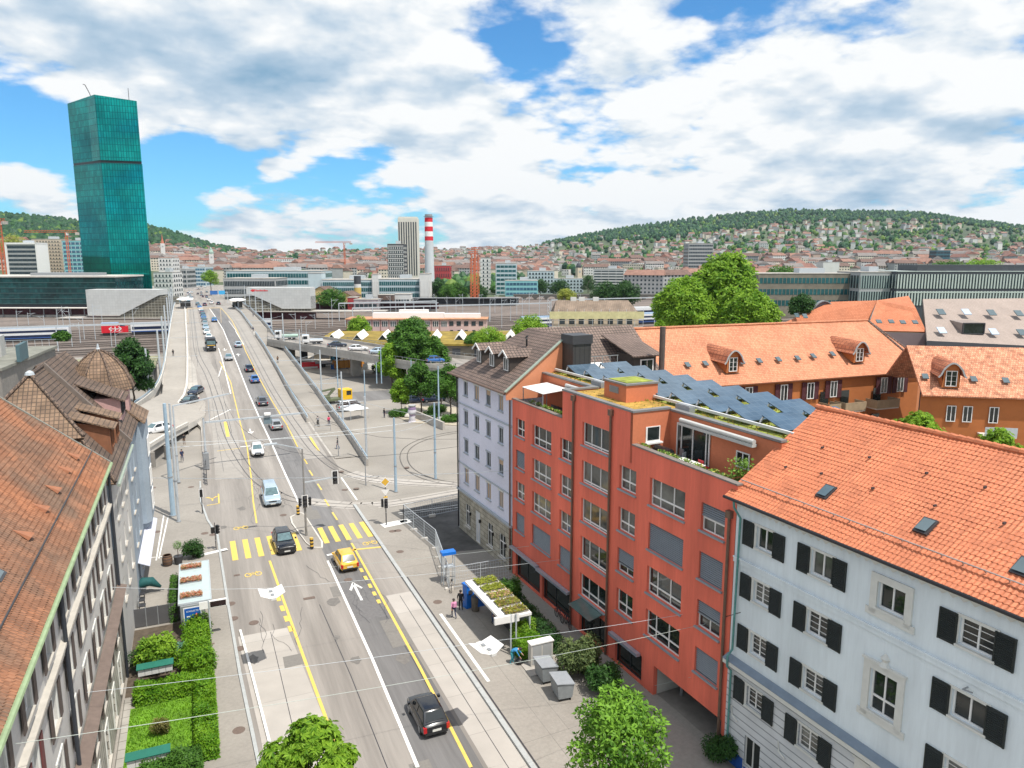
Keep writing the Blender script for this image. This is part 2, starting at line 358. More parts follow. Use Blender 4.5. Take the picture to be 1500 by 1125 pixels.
# road surface, lane by lane; every sheet a few millimetres above the one below
KL = [(-5, 2.6), (26, 2.1), (35, 1.95), (48, 1.45), (60, 1.2), (70, 1.05), (75, 1.0), (80, .2), (87, -.35), (95, -.3), (110, .1), (137, .4)]
def klx(Y): return interp([(a, b) for a, b in KL], Y, 1)
strip('road', [(Y, x, 15.3 if Y < 90 else 16.4) for Y, x in KL] + [(340, -1.6, 16.4), (430, -2, 19), (600, -4, 24), (900, -10, 30)], ASPHALT, .02)
strip('road_lane', [(-5, 9.55, 12.9), (40, 9.6, 12.75), (66, 9.8, 12.6), (95, 9.6, 12.5), (147, 9.05, 12.4), (196, 8.7, 12.0), (240, 8.5, 12.0), (300, 7.6, 12.4), (330, 7.4, 11)], ASPHALT_DK, .024)
strip('road_lane', [(52, 9.95, 12.5), (58, 9.95, 12.5)], mat('patched_asphalt', (.155, .15, .15), .9, .15, 4, .2), .026)
strip('tram_slab', [(-5, 2.3, 5.75), (40.5, 2.0, 5.65), (53.2, 1.5, 4.95)], SLAB, .028)
strip('tram_slab', [(33, 14.0, 15.0), (33.01, 13.0, 15.0), (55.4, 12.95, 15.1)], SLAB, .028)
strip('tram_slab', [(-5, 13.1, 15.0), (33, 13.1, 15.0)], SLAB, .028)
strip('tram_slab', [(95, 1.3, 4.6), (116, 1.7, 5.2), (142, 1.9, 5.0), (168, .6, 4.2), (194, -1.2, 2.6), (232, -1.5, 2.2), (340, -1.5, 2.0)], mat('tram_concrete', (.315, .292, .265), .9, .08, 1, var2=.08), .028)
strip('tram_slab', [(100, 12.9, 15.9), (122, 12.9, 16.0), (150, 12.6, 16.2), (200, 12.2, 16.3), (345, 11.4, 16.2)], _mc['tram_concrete'], .028)
# pavements with kerbs
def pavement(name, poly, z=.12, m=PAVE):
    mb = MB(); mb.prism(poly, 0, z); return mb.build(name, m, kind='structure')
pavement('pavement', [(-7, -10)] + [(x - .25, Y) for Y, x in KL[:10]] + [(-7, 95)])
mb = MB()
for (a, xa), (b, xb) in zip(KL[:9], KL[1:10]): mb.bar((xa - .12, a, .075), (xb - .12, b, .075), .2, .15)
for a, b in ((-5, 20), (20.02, 40), (40.02, 58), (58.02, 78.7)): mb.bar((15.18 + .0016 * 0, a, .09), (15.18, b, .09), .3, .18)
mb.build('kerb', mat('kerb_stone', (.40, .415, .41), .85, .1, 3, .1), kind='structure')
pavement('pavement', [(15.33, -10), (15.33, 58.5), (15.33, 79), (17.2, 77.5), (18.9, 70.2), (19.7, 62.6), (17.8, 53.5), (23.8, 52), (24.4, 44), (26.0, -10)])
mb = MB(); mb.bar((15.45, 20, .128), (15.45, 58, .128), .1, .012); mb.bar((16.0, 40.5, .124), (16.0, 50.5, .124), .22, .014, 1); mb.build('platform_edge', [DARK, WHITE_MARK], kind='structure')
mb = MB()
for x in (17.3, 18.5): mb.bar((x, -5, .121), (x - .05, 52, .121), .03, .006)
mb.bar((15.5, 34, .121), (23, 34.4, .121), .03, .006); mb.bar((15.5, 60, .121), (18.5, 60, .121), .03, .006)
mb.build('pavement_joint', CONC_DK, kind='structure')
# tyre-dark seams on the road
mb = MB()
px_line(mb, [(8.05, 20, 0), (8.0, 45, 0), (7.75, 56, 0)], .05, .03, px=False); px_line(mb, [(12.05, 20, 0), (12.3, 45, 0), (12.0, 60, 0)], .05, .03, px=False)
px_line(mb, [(3.9, 20, 0), (3.75, 53, 0)], .04, .034, px=False); px_line(mb, [(14.0, 20, 0), (14.0, 55, 0)], .04, .034, px=False)
mb.build('road_seam', DARK, kind='structure')
# markings
mb = MB()
px_line(mb, [(612, 1125), (545, 965), (480, 822)], .20, .036); px_line(mb, [(470, 802), (448, 760)], .15, .036)
px_line(mb, [(440, 742), (398, 650), (364.8, 577.6), (340, 515), (327, 483), (306, 451)], .22, .036)
px_line(mb, [(338, 577), (325, 525), (320, 510)], .2, .036); px_line(mb, [(320, 552), (325, 537)], .2, .036)
px_line(mb, [(308, 615), (338, 600)], .2, .036); px_line(mb, [(352, 655), (360, 654), (390, 652)], .35, .036)
px_line(mb, [(352, 1125), (333, 1000), (352, 928)][::-1][:0] + [(395, 1090), (372, 1000), (352, 925)], .16, .14)
px_line(mb, [(479, 814), (520, 805)], .35, .036); px_line(mb, [(500, 700), (523, 733)], .2, .036)
px_line(mb, [(335, 470), (346, 485)], .15, .036); px_line(mb, [(345, 485), (357, 505)], .2, .036)
for c, s in ((DK(523, 866), 1), (DK(367, 632), .9), (DK(329, 512), 1.1), (DK(349, 520), 1.0)):
    z = c.z + .036; sx = .55 * s; L_ = 3.4 * s; f = 1 if c.x > 9 else -1
    def q(u, v): return (c.x + u * f, c.y + v * f, (prof(c.y + v * f)) + .036)
    mb.poly([q(-.1, -L_ * .55), q(.1, -L_ * .55), q(.1, L_ * .25), q(-.1, L_ * .25)])
    mb.poly([q(-.1, L_ * .25), q(0, L_ * .25), q(0, L_ * .55)]); mb.poly([q(0, L_ * .25), q(.1, L_ * .25), q(0, L_ * .55)])
    mb.poly([q(-sx, L_ * .12), q(-sx + .16, L_ * .06), q(0, L_ * .38), q(0, L_ * .55)]); mb.poly([q(sx - .16, L_ * .06), q(sx, L_ * .12), q(0, L_ * .55), q(0, L_ * .38)])
for k in range(3): px_line(mb, [(286, 619 - 6 * k), (300, 604 - 5 * k)], .3, .036)
for a in ((233, 820, 246, 760), (229, 823, 240, 757)): px_line(mb, [a[:2], a[2:]], .12, .124)
px_line(mb, [(206, 820), (250, 816)], .12, .124); px_line(mb, [(290, 816), (333, 806)], .5, .124); px_line(mb, [(560, 772), (600, 764)], 1.2, .126)
mb.build('road_marking', WHITE_MARK, kind='structure')
mb = MB()
px_line(mb, [(690, 1125), (616, 980), (545, 850), (515, 796)], .2, .036)
for k in range(7):
    a = DK(*[(494, 762), (482, 742), (471, 718), (458, 697), (450, 680), (0, 0), (0, 0)][k]) if k < 5 else None
    if a: px_line(mb, [(a.x, a.y, 0), (a.x - .05, a.y + 2.6, 0)], .18, .036, px=False)
px_line(mb, [(436, 655), (420, 622), (400, 590), (375, 545), (360, 515), (340, 470), (322, 450)], .16, .036)
px_line(mb, [(500, 1125), (480, 1060), (440, 950), (395, 822)], .2, .036)
px_line(mb, [(376, 767), (371, 735), (368, 700), (362, 655), (352, 620), (338, 560), (322, 530)], .16, .036)
px_line(mb, [(515, 806), (567, 801)], .3, .036); px_line(mb, [(318, 661), (352, 657)], .18, .036); px_line(mb, [(320, 724), (321, 738), (303, 741)], .15, .04)
for k in range(5): px_line(mb, [(528 + 6.3 * k, 833 + 11.5 * k), (531 + 6.3 * k, 838.5 + 11.5 * k)], .28, .036)
for k in range(4): px_line(mb, [(406 + 6 * k, 873 + 15 * k), (409 + 6 * k, 881 + 15 * k)], .3, .036)
px_line(mb, [(454, 640), (466, 660)], .3, .036); px_line(mb, [(456, 641), (468, 661)], .1, .04); px_line(mb, [(296, 590), (297, 606)], .25, .036); px_line(mb, [(330, 618), (334, 640)], .5, .036)
def stripe(x, y0, y1, w=.5): mb.poly([(x - w / 2, y0, .038), (x + w / 2, y0, .038), (x + w / 2, y1, .038), (x - w / 2, y1, .038)])
for k in range(6): stripe(2.15 + 1.13 * k, 67.9, 72.9)
for k in range(6): stripe(10.5 + 1.06 * k, 68.7, 73.2)
for c in (DK(353, 774), DK(371, 842), DK(542, 796)):              # little painted bicycles
    for s in (-1, 1):
        for j in range(10):
            a, b = 2 * math.pi * j / 10, 2 * math.pi * (j + 1) / 10
            mb.poly([(c.x + s * .42 + r_ * math.cos(t), c.y + 1.5 * r_ * math.sin(t), c.z + .04) for r_, t in ((.3, a), (.3, b), (.22, b), (.22, a))])
    for p, q_ in (((-.42, 0), (-.1, .35)), ((-.1, .35), (.3, .4)), ((.42, 0), (.28, .6)), ((-.1, .35), (.1, -.05)), ((.1, -.05), (.3, .4)), ((-.42, 0), (.1, -.05))):
        px_line(mb, [(c.x + p[0], c.y + p[1], 0), (c.x + q_[0], c.y + q_[1], 0)], .07, .042 + c.z, px=False)
for p, q_ in (((-.5, .6), (0, 0)), ((.5, .6), (0, 0)), ((0, 0), (0, -.8)), ((-.7, .6), (-.3, .7)), ((.3, .7), (.7, .6))):
    c = DK(311, 731); px_line(mb, [(c.x + p[0], c.y + p[1], 0), (c.x + q_[0], c.y + q_[1], 0)], .16, .042, px=False)
mb.build('road_marking', YELLOW, kind='structure')
# tram rails set in the surface
def track(mb, pts, gauge=1.0, w=.11, dz=.044):
    P = smooth_pts(pts, 8)
    for s in (-1, 1):
        Q = []
        for k, p in enumerate(P):
            d = P[min(k + 1, len(P) - 1)] - P[max(k - 1, 0)]; d.z = 0; d.normalize(); Q.append(p + Vector((d.y, -d.x, 0)) * s * gauge / 2)
        px_line(mb, Q, w, dz, px=False)
mb = MB()
trL = [DK(*p) for p in ((335, 640), (320, 590), (305, 550), (290, 520), (285, 490), (281, 455))]
track(mb, [(36, 78.5, 0), (28, 78.6, 0), (17, 77.9, 0), (10, 82.5, 0), (7.3, 88.3, 0), (5.4, 97.5, 0), (3.9, 117, 0), (3.3, 142, 0), (2.3, 168, 0), (.7, 194, 0), (.3, 232, 0), (.1, 345, 0)])
track(mb, [(38, 79.2, 0), (29.2, 80.6, 0), (20.2, 86.6, 0), (16.4, 93, 0), (14.7, 104.3, 0), (14.2, 122.4, 0), (13.7, 147.7, 0), (13.4, 180, 0), (13.3, 228, 0), (13.2, 267, 0), (13, 345, 0)])
track(mb, [(15, 88, 0), (16.8, 95, 0), (15.9, 106, 0), (15.2, 122.4, 0)][:0] + [(31, 78.9, 0), (26, 84.5, 0), (24.8, 92, 0), (27.5, 101, 0), (34, 106.5, 0), (46, 108.5, 0)])
mb.build('tram_track', STEEL, kind='structure')
mb = MB()
px_line(mb, smooth_pts([(36, 78.5, 0), (28, 78.6, 0), (17, 77.9, 0), (10.6, 82.2, 0)]), 2.2, .03, px=False)
px_line(mb, smooth_pts([(38, 79.8, 0), (29.2, 80.9, 0), (20.2, 86.8, 0), (17.2, 91.5, 0)]), 2.4, .026, px=False)
mb.build('tram_bed', SLAB, kind='structure')
sheet('road', [(18.3, 74.8), (26.5, 76.6), (46, 77.2), (46, 58), (19.9, 62), (19.2, 70)], mat('worn_asphalt', (.085, .082, .078), .92, .25, 1.2, .4, var2=.35, scale2=.35), .016)
mb = MB(); px_line(mb, [(19, 74.3, 0), (30, 74.2, 0), (40, 73.2, 0)], .12, .03, px=False); px_line(mb, [(19, 73.8, 0), (40, 72.7, 0)], .08, .03, px=False); mb.build('road_marking', WHITE_MARK, kind='structure')
# road past the square and a dark strip under the far ramp
sheet('road', [(26, 139), (60, 139), (70, 147), (26, 150)], ASPHALT_DK, .014)
sheet('road', [(22, 161), (60, 160), (90, 158), (90, 170), (22, 170)], ASPHALT_DK, .016)  # dark colour here stands in for the shadow cast by the overpass
sheet('pavement', [(23, 150.5), (60, 150), (62, 160), (22, 170)], PAVE, .018)
# drain covers and small dark plates
mb = MB()
for px in ((350, 1073), (352, 951), (342, 907), (338, 885), (312, 785), (300, 783), (372, 913), (583, 779), (586, 810), (641, 884), (510, 850), (505, 718), (522, 717), (575, 780), (500, 692), (230, 781), (280, 715), (224, 716), (700, 686), (596, 686), (415, 755)):
    c = DK(*px); mb.lathe([(.36, 0), (.36, .004)], 14, c=(c.x, c.y, c.z + (.122 if c.x < 1 or c.x > 15.4 else .04)))
for px, s in (((453, 877), (.45, .2)), ((588, 838), (.2, .3)), ((347, 843), (.25, .15)), ((310, 946), (.2, .12)), ((436, 769), (.4, .12))):
    c = DK(*px); z = c.z + (.125 if c.x < 1 or c.x > 15.4 else .042); mb.box(c.x - s[0], c.x + s[0], c.y - s[1], c.y + s[1], z, z + .004)
mb.build('drain_cover', mat('cover_iron', (.15, .11, .09), .8, .2, 8), kind='structure')
mb = MB(); rp_ = random.Random(21)                       # repair patches, cracks and oil stains
for i_ in range(26):
    zp = .0305 + .0002 * i_; Y = rp_.uniform(22, 92); x = rp_.uniform(klx(Y) + .8, 12.8); w_, l_ = rp_.uniform(.25, .8), rp_.uniform(.4, 2.6); k = rp_.random()
    if k < .45: mb.poly([(x - w_, Y - l_, zp), (x + w_, Y - l_ + .05, zp), (x + w_ - .03, Y + l_, zp), (x - w_ + .04, Y + l_, zp)])
    else: a0 = rp_.uniform(0, 6); mb.poly([(x + w_ * .7 * rp_.uniform(.6, 1.1) * math.cos(a), Y + w_ * rp_.uniform(.6, 1.3) * math.sin(a), zp) for a in [a0 + .57 * j for j in range(11)]], 1)
for i_ in range(22):
    Y = rp_.uniform(22, 110); x = rp_.uniform(klx(Y) + .5, 13); P_ = [(x, Y, 0)]
    for j in range(7): P_.append((P_[-1][0] + rp_.uniform(-.35, .35), P_[-1][1] + rp_.uniform(.3, 1.1), 0))
    px_line(mb, P_, .025, .0366 + .0001 * i_, 2, px=False)
mb.build('road_patch', [mat('patch_asphalt', (.20, .188, .172), .9, .1, 5, .3), mat('oil_stain', (.17, .158, .145), .75, .2, 3), DARK], kind='structure')
# traffic island
mb = MB(); isl = [(9.25, 78.6), (8.1, 77.5), (8.0, 75.5), (8.6, 69.5), (9.0, 67.9), (9.9, 67.5), (10.15, 69), (9.75, 76), (9.6, 78)]
mb.prism(isl, 0, .14); mb.prism([(9.1 + (x - 9.1) * .84, 73 + (y - 73) * .96) for x, y in isl], .14, .155, 1)
mb.build('traffic_island', [CONC_LT, PAVE], kind='structure')

# ---------------------------------------------------------------- the viaduct
br = thing('viaduct', 'long concrete road viaduct with tram tracks climbing away over the railway', 'bridge', (0, 0, 0))
BY = [100, 112, 125, 137.2, 150, 162, 175, 187, 200, 220, 240, 265, 290, 315, 340, 380, 420, 470, 520, 560]
def xl(Y): return interp([(100, .0), (137, .2), (137.1, -1.9), (150, -1.6), (160, -6.3), (420, -6.5), (600, -6)], Y, 1) if Y < 155 else -6.45
mb = MB(); a = []
for Y in BY:
    z = prof(Y) - .0; x0, x1 = xl(Y), 21.2 if Y < 420 else 25; th = min(z + .02, 1.3)
    a.append([mb.V(p) for p in ((x0, Y, z), (x1, Y, z), (x1, Y, z - th), (x0, Y, z - th))])
for p, q_ in zip(a, a[1:]):
    for k in range(4): mb.face([p[k], p[(k + 1) % 4], q_[(k + 1) % 4], q_[k]])
mb.face(a[0][::-1]); mb.face(a[-1]); mb.build('deck', CONC, br)
for Y in (185, 215, 250, 290, 330, 370, 410):
    mb = MB()
    for x in (-3, 7, 17): mb.box(x - .7, x + .7, Y - .5, Y + .5, 0, prof(Y) - 1.25)
    mb.box(-5, 20, Y - .6, Y + .6, prof(Y) - 1.9, prof(Y) - 1.26); mb.build('pier', CONC, br)
mb = MB()                                              # the solid abutment under the near end
for A, B in zip(BY[:6], BY[1:7]):
    mb.poly([(21.1, A, -.02), (21.1, B, -.02), (21.1, B, prof(B) - .5), (21.1, A, prof(A) - .5)])
mb.build('abutment', CONC_DK, br); mb = MB()
for A, B in zip(BY[:6], BY[1:7]):
    mb.poly([(xl(A) + .1, A, -.02), (xl(B) + .1, B, -.02), (xl(B) + .1, B, prof(B) - .5), (xl(A) + .1, A, prof(A) - .5)])
mb.build('abutment', CONC_DK, br)
strip('pavement', [(99, 16.7, 20.3), (120, 16.75, 20.7), (165, 16.9, 21.0), (232, 17, 20.9), (340, 17, 21)], PAVE, .03)
strip('road', [(145, -6.2, -1.9), (160, -6.2, -1.95), (220, -6.2, -1.9), (380, -6.3, -2.4)], mat('ramp_concrete', (.345, .318, .283), .9, .08, 1.2, .1, var2=.1, scale2=.1), .026)
def parapet(name, pts, h, w, m, parent, rail=False, posts=2.0, dz=0):
    mb = MB()
    for A, B in zip(pts, pts[1:]): mb.bar((A[0], A[1], A[2] + h / 2 - .1), (B[0], B[1], B[2] + h / 2 - .1), w, h + .2)
    o = mb.build(name, m, parent)
    if rail:
        mb = MB()
        for A, B in zip(pts, pts[1:]):
            A, B = Vector(A), Vector(B); n = max(1, int((B - A).length / posts))
            mb.bar(A + Vector((0, 0, h + .42)), B + Vector((0, 0, h + .42)), .09, .09); mb.bar(A + Vector((0, 0, h + .2)), B + Vector((0, 0, h + .2)), .05, .05)
            for k in range(n): c = A.lerp(B, k / n); mb.bar(c + Vector((0, 0, h)), c + Vector((0, 0, h + .4)), .06, .06)
        mb.build('railing', BLUEM, o)
    return o
def on(x, Y, dz=0): return (x, Y, prof(Y) + dz)
parapet('parapet', [(20.0, 93.9, 0)] + [on(x, Y) for Y, x in ((105, 20.5), (117, 20.9), (130, 21.1), (148, 21.35), (165, 21.3), (183, 21.2), (200, 21.1), (217, 21.0), (240, 21.4), (265, 21.6), (306, 21.6), (350, 21.3))], .95, .3, CONC, br, True)
parapet('parapet', [on(x, Y) for Y, x in ((122, 16.35), (143, 16.4), (165, 16.6), (199, 16.7), (225, 16.6))], .75, .35, CONC, br, True, 1.2)
parapet('parapet', [on(x, Y) for Y, x in ((238, 16.8), (292, 17.0), (345, 16.5))], .75, .35, CONC, br, True, 2.4)
parapet('parapet', [on(x, Y) for Y, x in ((138, -4.2), (142, -3.1), (148, -2.3), (155, -1.9), (165, -1.7), (190, -1.6), (225, -1.7), (300, -2.2), (372, -2.7))], .8, .4, CONC_LT, br)
parapet('parapet', [on(x, Y) for Y, x in ((142, -10.2), (147, -8.9), (153, -7.7), (160, -7.0), (168, -6.6), (182, -6.3), (215, -6.3), (270, -6.4), (330, -6.6), (380, -6.7))], .9, .35, CONC_LT, br, True, 3)
# side ramp peeling off to the left, over the dark underpass
rp = thing('side_ramp', 'curved concrete ramp leaving the viaduct to the left above the dark underpass', 'ramp', (0, 0, 0))
mb = MB(); RN = [G(300, 608, 1.0), G(275, 622, 1.6), G(250, 635, 2.2), G(226, 650, 2.7), G(203, 664, 3.0), G(170, 684, 3.2)]; RF = [G(301, 586, 1.3), G(275, 580, 1.6), G(262, 573, 1.9), G(240, 575, 2.2), G(221, 585, 2.7), G(185, 606, 3.0)]
for k in range(5):
    a, b, c, d = RN[k], RN[k + 1], RF[k + 1], RF[k]; mb.poly([a, b, c, d]); t = Vector((0, 0, -.9))
    mb.poly([a, a + t, b + t, b], 1); mb.poly([d, c, c + t, d + t], 1); mb.poly([a + t, d + t, c + t, b + t], 1)
mb.build('deck', [_mc['ramp_concrete'], CONC_LT], rp)
mb = MB()  # dark back and side walls, added to shut light out under the ramp
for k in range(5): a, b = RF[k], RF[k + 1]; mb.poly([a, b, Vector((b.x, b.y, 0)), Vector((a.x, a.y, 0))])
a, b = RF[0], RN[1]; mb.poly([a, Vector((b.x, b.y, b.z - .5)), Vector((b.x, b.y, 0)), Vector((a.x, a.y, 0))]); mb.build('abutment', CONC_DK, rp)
mb = MB()
for A, B in zip(RN[1:], RN[2:]): mb.bar(A + Vector((0, 0, .18)), B + Vector((0, 0, .18)), .35, .5)
mb.build('parapet', CONC_LT, rp)
for px in ((222, 690), (246, 678)):
    c = G(*px); mb = MB(); mb.lathe([(.45, 0), (.45, 2.0)], 12, c=(c.x, c.y + 2, 0)); mb.build('pier', CONC_DK, rp)
sheet('underpass_shade_floor', [G(204, 697), G(250, 676), G(250, 655), G(205, 672)], CONC_DK, .02)  # flat dark sheet, its colour paints in the shade below the ramp
# ================================================================ helpers for detailed buildings (local x along facade, y outward, z up)
def wall_holes(mb, s0, s1, z0, z1, rects, depth=.28, y=0.0, mi=0, rmi=0, rev=None):
    rects = [(max(min(a, b), s0), min(max(a, b), s1), max(c, z0), min(d, z1)) for a, b, c, d in rects]
    rects = [r for r in rects if r[1] > r[0] and r[3] > r[2]]
    S = sorted({s0, s1, *[r[0] for r in rects], *[r[1] for r in rects]}); Z = sorted({z0, z1, *[r[2] for r in rects], *[r[3] for r in rects]})
    for a, b in zip(S, S[1:]):
        run = None
        for c, d in zip(Z, Z[1:]):
            m_, n_ = (a + b) / 2, (c + d) / 2
            hole = any(r[0] < m_ < r[1] and r[2] < n_ < r[3] for r in rects)
            if hole:
                if run: mb.poly([(b, y, run[0]), (a, y, run[0]), (a, y, run[1]), (b, y, run[1])], mi); run = None
            else: run = (run[0], d) if run else (c, d)
        if run: mb.poly([(b, y, run[0]), (a, y, run[0]), (a, y, run[1]), (b, y, run[1])], mi)
    for a, b, c, d in (rects if rev is None else rev):
        e = y - depth
        mb.poly([(a, y, c), (a, e, c), (a, e, d), (a, y, d)], rmi); mb.poly([(b, y, c), (b, y, d), (b, e, d), (b, e, c)], rmi)
        mb.poly([(a, y, d), (a, e, d), (b, e, d), (b, y, d)], rmi); mb.poly([(a, y, c), (b, y, c), (b, e, c), (a, e, c)], rmi)
def window(parent, a, b, c, d, y=0.0, depth=.25, cols=2, trans=(), glass=None, frame=None, fw=.07, sill=None, blind=0.0, name='window', grid=0, sill_out=.12, midw=.07, shutters=None, open_=0):
    """one window: frame (the part), with pane, sill, blind and shutters below it. sizes in the building's own metres"""
    if a > b: a, b = b, a
    frame = frame or WHITE; glass = glass or GLASS; yy = y - depth; mb = MB()
    mb.box(a, b, yy, yy + .07, c, c + fw); mb.box(a, b, yy, yy + .07, d - fw, d); mb.box(a, a + fw, yy, yy + .07, c + fw, d - fw); mb.box(b - fw, b, yy, yy + .07, c + fw, d - fw)
    vs = cols if isinstance(cols, (list, tuple)) else [k / cols for k in range(1, cols)]
    for t in vs: x = a + (b - a) * t; mb.box(x - midw / 2, x + midw / 2, yy, yy + .066, c + fw, d - fw)
    for t in trans: zc = c + (d - c) * t; mb.box(a + fw, b - fw, yy, yy + .062, zc - midw * .7, zc + midw * .7)
    for k in range(1, grid): zc = c + (d - c) * k / grid; mb.box(a + fw, b - fw, yy, yy + .045, zc - .012, zc + .012)
    w = mb.build(name, frame, parent)
    g = MB(); g.poly([(b, yy + .02, c), (a, yy + .02, c), (a, yy + .02, d), (b, yy + .02, d)]); g.build('pane', glass, w)
    if sill: g = MB(); g.box(a - .08, b + .08, y - depth + .08, y + sill_out, c - .10, c - .004); g.build('sill', sill, w)
    if blind:
        g = MB(); zb = d - (d - c) * blind; n = max(2, int((d - zb) / .12))
        for k in range(n): z = d - .05 - k * .12; g.bar((a + .03, yy + .14, z), (b - .03, yy + .14, z), .08, .014, up=(0, .6, .8))
        g.box(a + .02, b - .02, yy + .1, yy + .18, zb - .03, zb + .02); g.poly([(b, yy + .095, zb), (a, yy + .095, zb), (a, yy + .095, d), (b, yy + .095, d)], 1)
        g.build('blind', [BLIND, BLINDB], w)
    if shutters:
        for (p, q) in shutters:
            g = MB(); p, q = min(p, q), max(p, q); g.box(p, q, y + .02, y + .07, c - .12, d + .08)
            for k in range(14): z = c - .06 + (d - c + .08) * (k + .5) / 14; g.bar((p + .06, y + .08, z), (q - .06, y + .08, z), .05, .03, up=(0, .6, .8))
            g.box(p, p + .06, y + .069, y + .095, c - .12, d + .08); g.box(q - .06, q, y + .069, y + .095, c - .12, d + .08); g.build('shutter', SHUTTER, w)
    return w
BLIND = mat('grey_blind', (.27, .30, .33), .5, .06, 3); BLINDB = mat('blind_gap', (.07, .08, .09), .6, .06, 3)
SHUTTER = mat('black_green_shutter', (.012, .018, .017), .6, .2, 4)
def tile_roof(O, U, Vv, Lu, Lv, tw=.30, th=.37, amp=.028, sub=4, step=.035):
    """real overlapping pantiles: waves across, a step and a scalloped lip at every course"""
    O, U, Vv = Vector(O), Vector(U).normalized(), Vector(Vv).normalized(); N = U.cross(Vv).normalized()
    if N.z < 0: N = -N
    mb = MB(); nr = int(Lv / th) + 1; nc = int(Lu / tw) * sub
    for j in range(nr):
        v0 = j * th; v1 = min(v0 + th + .03, Lv); lo = []; hi = []; bt = []; jit = rnd.uniform(-.006, .006)
        for i in range(nc + 1):
            u = Lu * i / nc; ph = 2 * math.pi * (i / sub); w_ = amp * math.cos(ph) + .022 * math.sin(u * .9 + 1) * math.sin(v0 * .8) + .012 * math.sin(u * 2.7 + v0 * 1.9); lip = .035 * math.cos(ph)
            lo.append(mb.V(O + U * u + Vv * max(0, v0 - lip) + N * (w_ + step + jit))); hi.append(mb.V(O + U * u + Vv * v1 + N * w_)); bt.append(mb.V(O + U * u + Vv * max(0, v0 - lip) + N * (w_ - .03)))
        for i in range(nc): mb.face([lo[i], lo[i + 1], hi[i + 1], hi[i]]); mb.face([bt[i], bt[i + 1], lo[i + 1], lo[i]])
    return mb
def tilemat(name, col, var=.12, isl=.18, scale=.5, stain=.2, dark=None):
    m = bpy.data.materials.new(name); m.use_nodes = True; nt = m.node_tree; b = nt.nodes['Principled BSDF']; L = nt.links.new; N = nt.nodes.new
    tc = N('ShaderNodeTexCoord')
    def nz(sc, d, v):
        n = N('ShaderNodeTexNoise'); n.inputs['Scale'].default_value = sc; n.inputs['Detail'].default_value = d; L(v, n.inputs['Vector']); return n.outputs[0]
    n1 = nz(scale, 5, tc.outputs['UV']); mp = N('ShaderNodeMapping'); mp.inputs['Scale'].default_value = (3.3, 2.7, 1); L(tc.outputs['UV'], mp.inputs[0])
    wn = N('ShaderNodeTexWhiteNoise'); fl = N('ShaderNodeVectorMath'); fl.operation = 'FLOOR'; L(mp.outputs[0], fl.inputs[0]); L(fl.outputs[0], wn.inputs['Vector'])
    n2 = nz(9, 3, tc.outputs['UV'])
    a = N('ShaderNodeMath'); a.operation = 'MULTIPLY_ADD'; L(wn.outputs['Value'], a.inputs[0]); a.inputs[1].default_value = isl * 2; a.inputs[2].default_value = 1 - isl
    b2 = N('ShaderNodeMath'); b2.operation = 'MULTIPLY_ADD'; L(n1, b2.inputs[0]); b2.inputs[1].default_value = stain * 3; b2.inputs[2].default_value = 1 - stain * 1.5
    c = N('ShaderNodeMath'); c.operation = 'MULTIPLY'; L(a.outputs[0], c.inputs[0]); L(b2.outputs[0], c.inputs[1])
    d = N('ShaderNodeMath'); d.operation = 'MULTIPLY_ADD'; L(n2, d.inputs[0]); d.inputs[1].default_value = var * 2; d.inputs[2].default_value = 1 - var
    e = N('ShaderNodeMath'); e.operation = 'MULTIPLY'; L(c.outputs[0], e.inputs[0]); L(d.outputs[0], e.inputs[1])
    src = None
    if dark:
        mx0 = N('ShaderNodeMix'); mx0.data_type = 'RGBA'; n3 = nz(.22, 6, tc.outputs['UV']); r3 = N('ShaderNodeMapRange'); r3.inputs[1].default_value = .36; r3.inputs[2].default_value = .64; L(n3, r3.inputs[0]); L(r3.outputs[0], mx0.inputs[0])
        mx0.inputs[6].default_value = (*col, 1); mx0.inputs[7].default_value = (*dark, 1); src = mx0.outputs[2]
    mx = N('ShaderNodeVectorMath'); mx.operation = 'SCALE'; mx.inputs[0].default_value = col
    if src: L(src, mx.inputs[0])
    L(e.outputs[0], mx.inputs['Scale']); L(mx.outputs[0], b.inputs['Base Color']); b.inputs['Roughness'].default_value = .7
    return m
def pipe(parent, pts, r, m, name='downpipe', head=True):
    mb = MB(); mb.tube(pts, r, 8)
    if head: p = Vector(pts[0]); mb.box(p.x - r * 2, p.x + r * 2, p.y - r * 1.6, p.y + r * 1.6, p.z - .05, p.z + .35)
    return mb.build(name, m, parent)
FR = Frame(G(886, 957), vp(222))
# ================================================================ the rust-red office block
RED = mat('rust_red_render', (.78, .168, .105), .88, .07, 5, .15, var2=.17, scale2=.5, streak=True)
ORW = mat('orange_render', (.55, .175, .085), .88, .06, 5, .15, var2=.08, scale2=.2)
CAP = mat('zinc_cap', (.22, .22, .22), .5, .1, 2, metal=.2); SILLG = mat('grey_sill', (.27, .31, .34), .5, .06, 3)
rb = frame_thing(FR, 'red_block', 'rust-red five-storey block with roof terraces, green roof and solar panels', 'building')
zs = lambda t, b: (b, t)
wins = []                                              # s0, s1, z0, z1, kind
for z0, z1 in ((12.5, 14.0), (9.75, 11.3), (7.05, 8.58), (4.25, 5.85)): wins.append((12.45, 14.05, z0, z1, 'A'))
for z0, z1 in ((12.4, 14.06), (9.62, 11.3), (6.85, 8.55), (4.1, 5.78)): wins.append((7.95, 11.05, z0, z1, 'B'))
for z0, z1 in ((12.4, 13.97), (9.62, 11.2), (6.82, 8.4), (4.0, 5.6)): wins.append((4.82, 6.58, z0, z1, 'C'))
for z0, z1 in ((14.15, 15.8), (11.38, 13.02), (8.55, 10.26), (5.7, 7.42), (2.9, 4.6)): wins.append((.1, 3.45, z0, z1, 'D'))
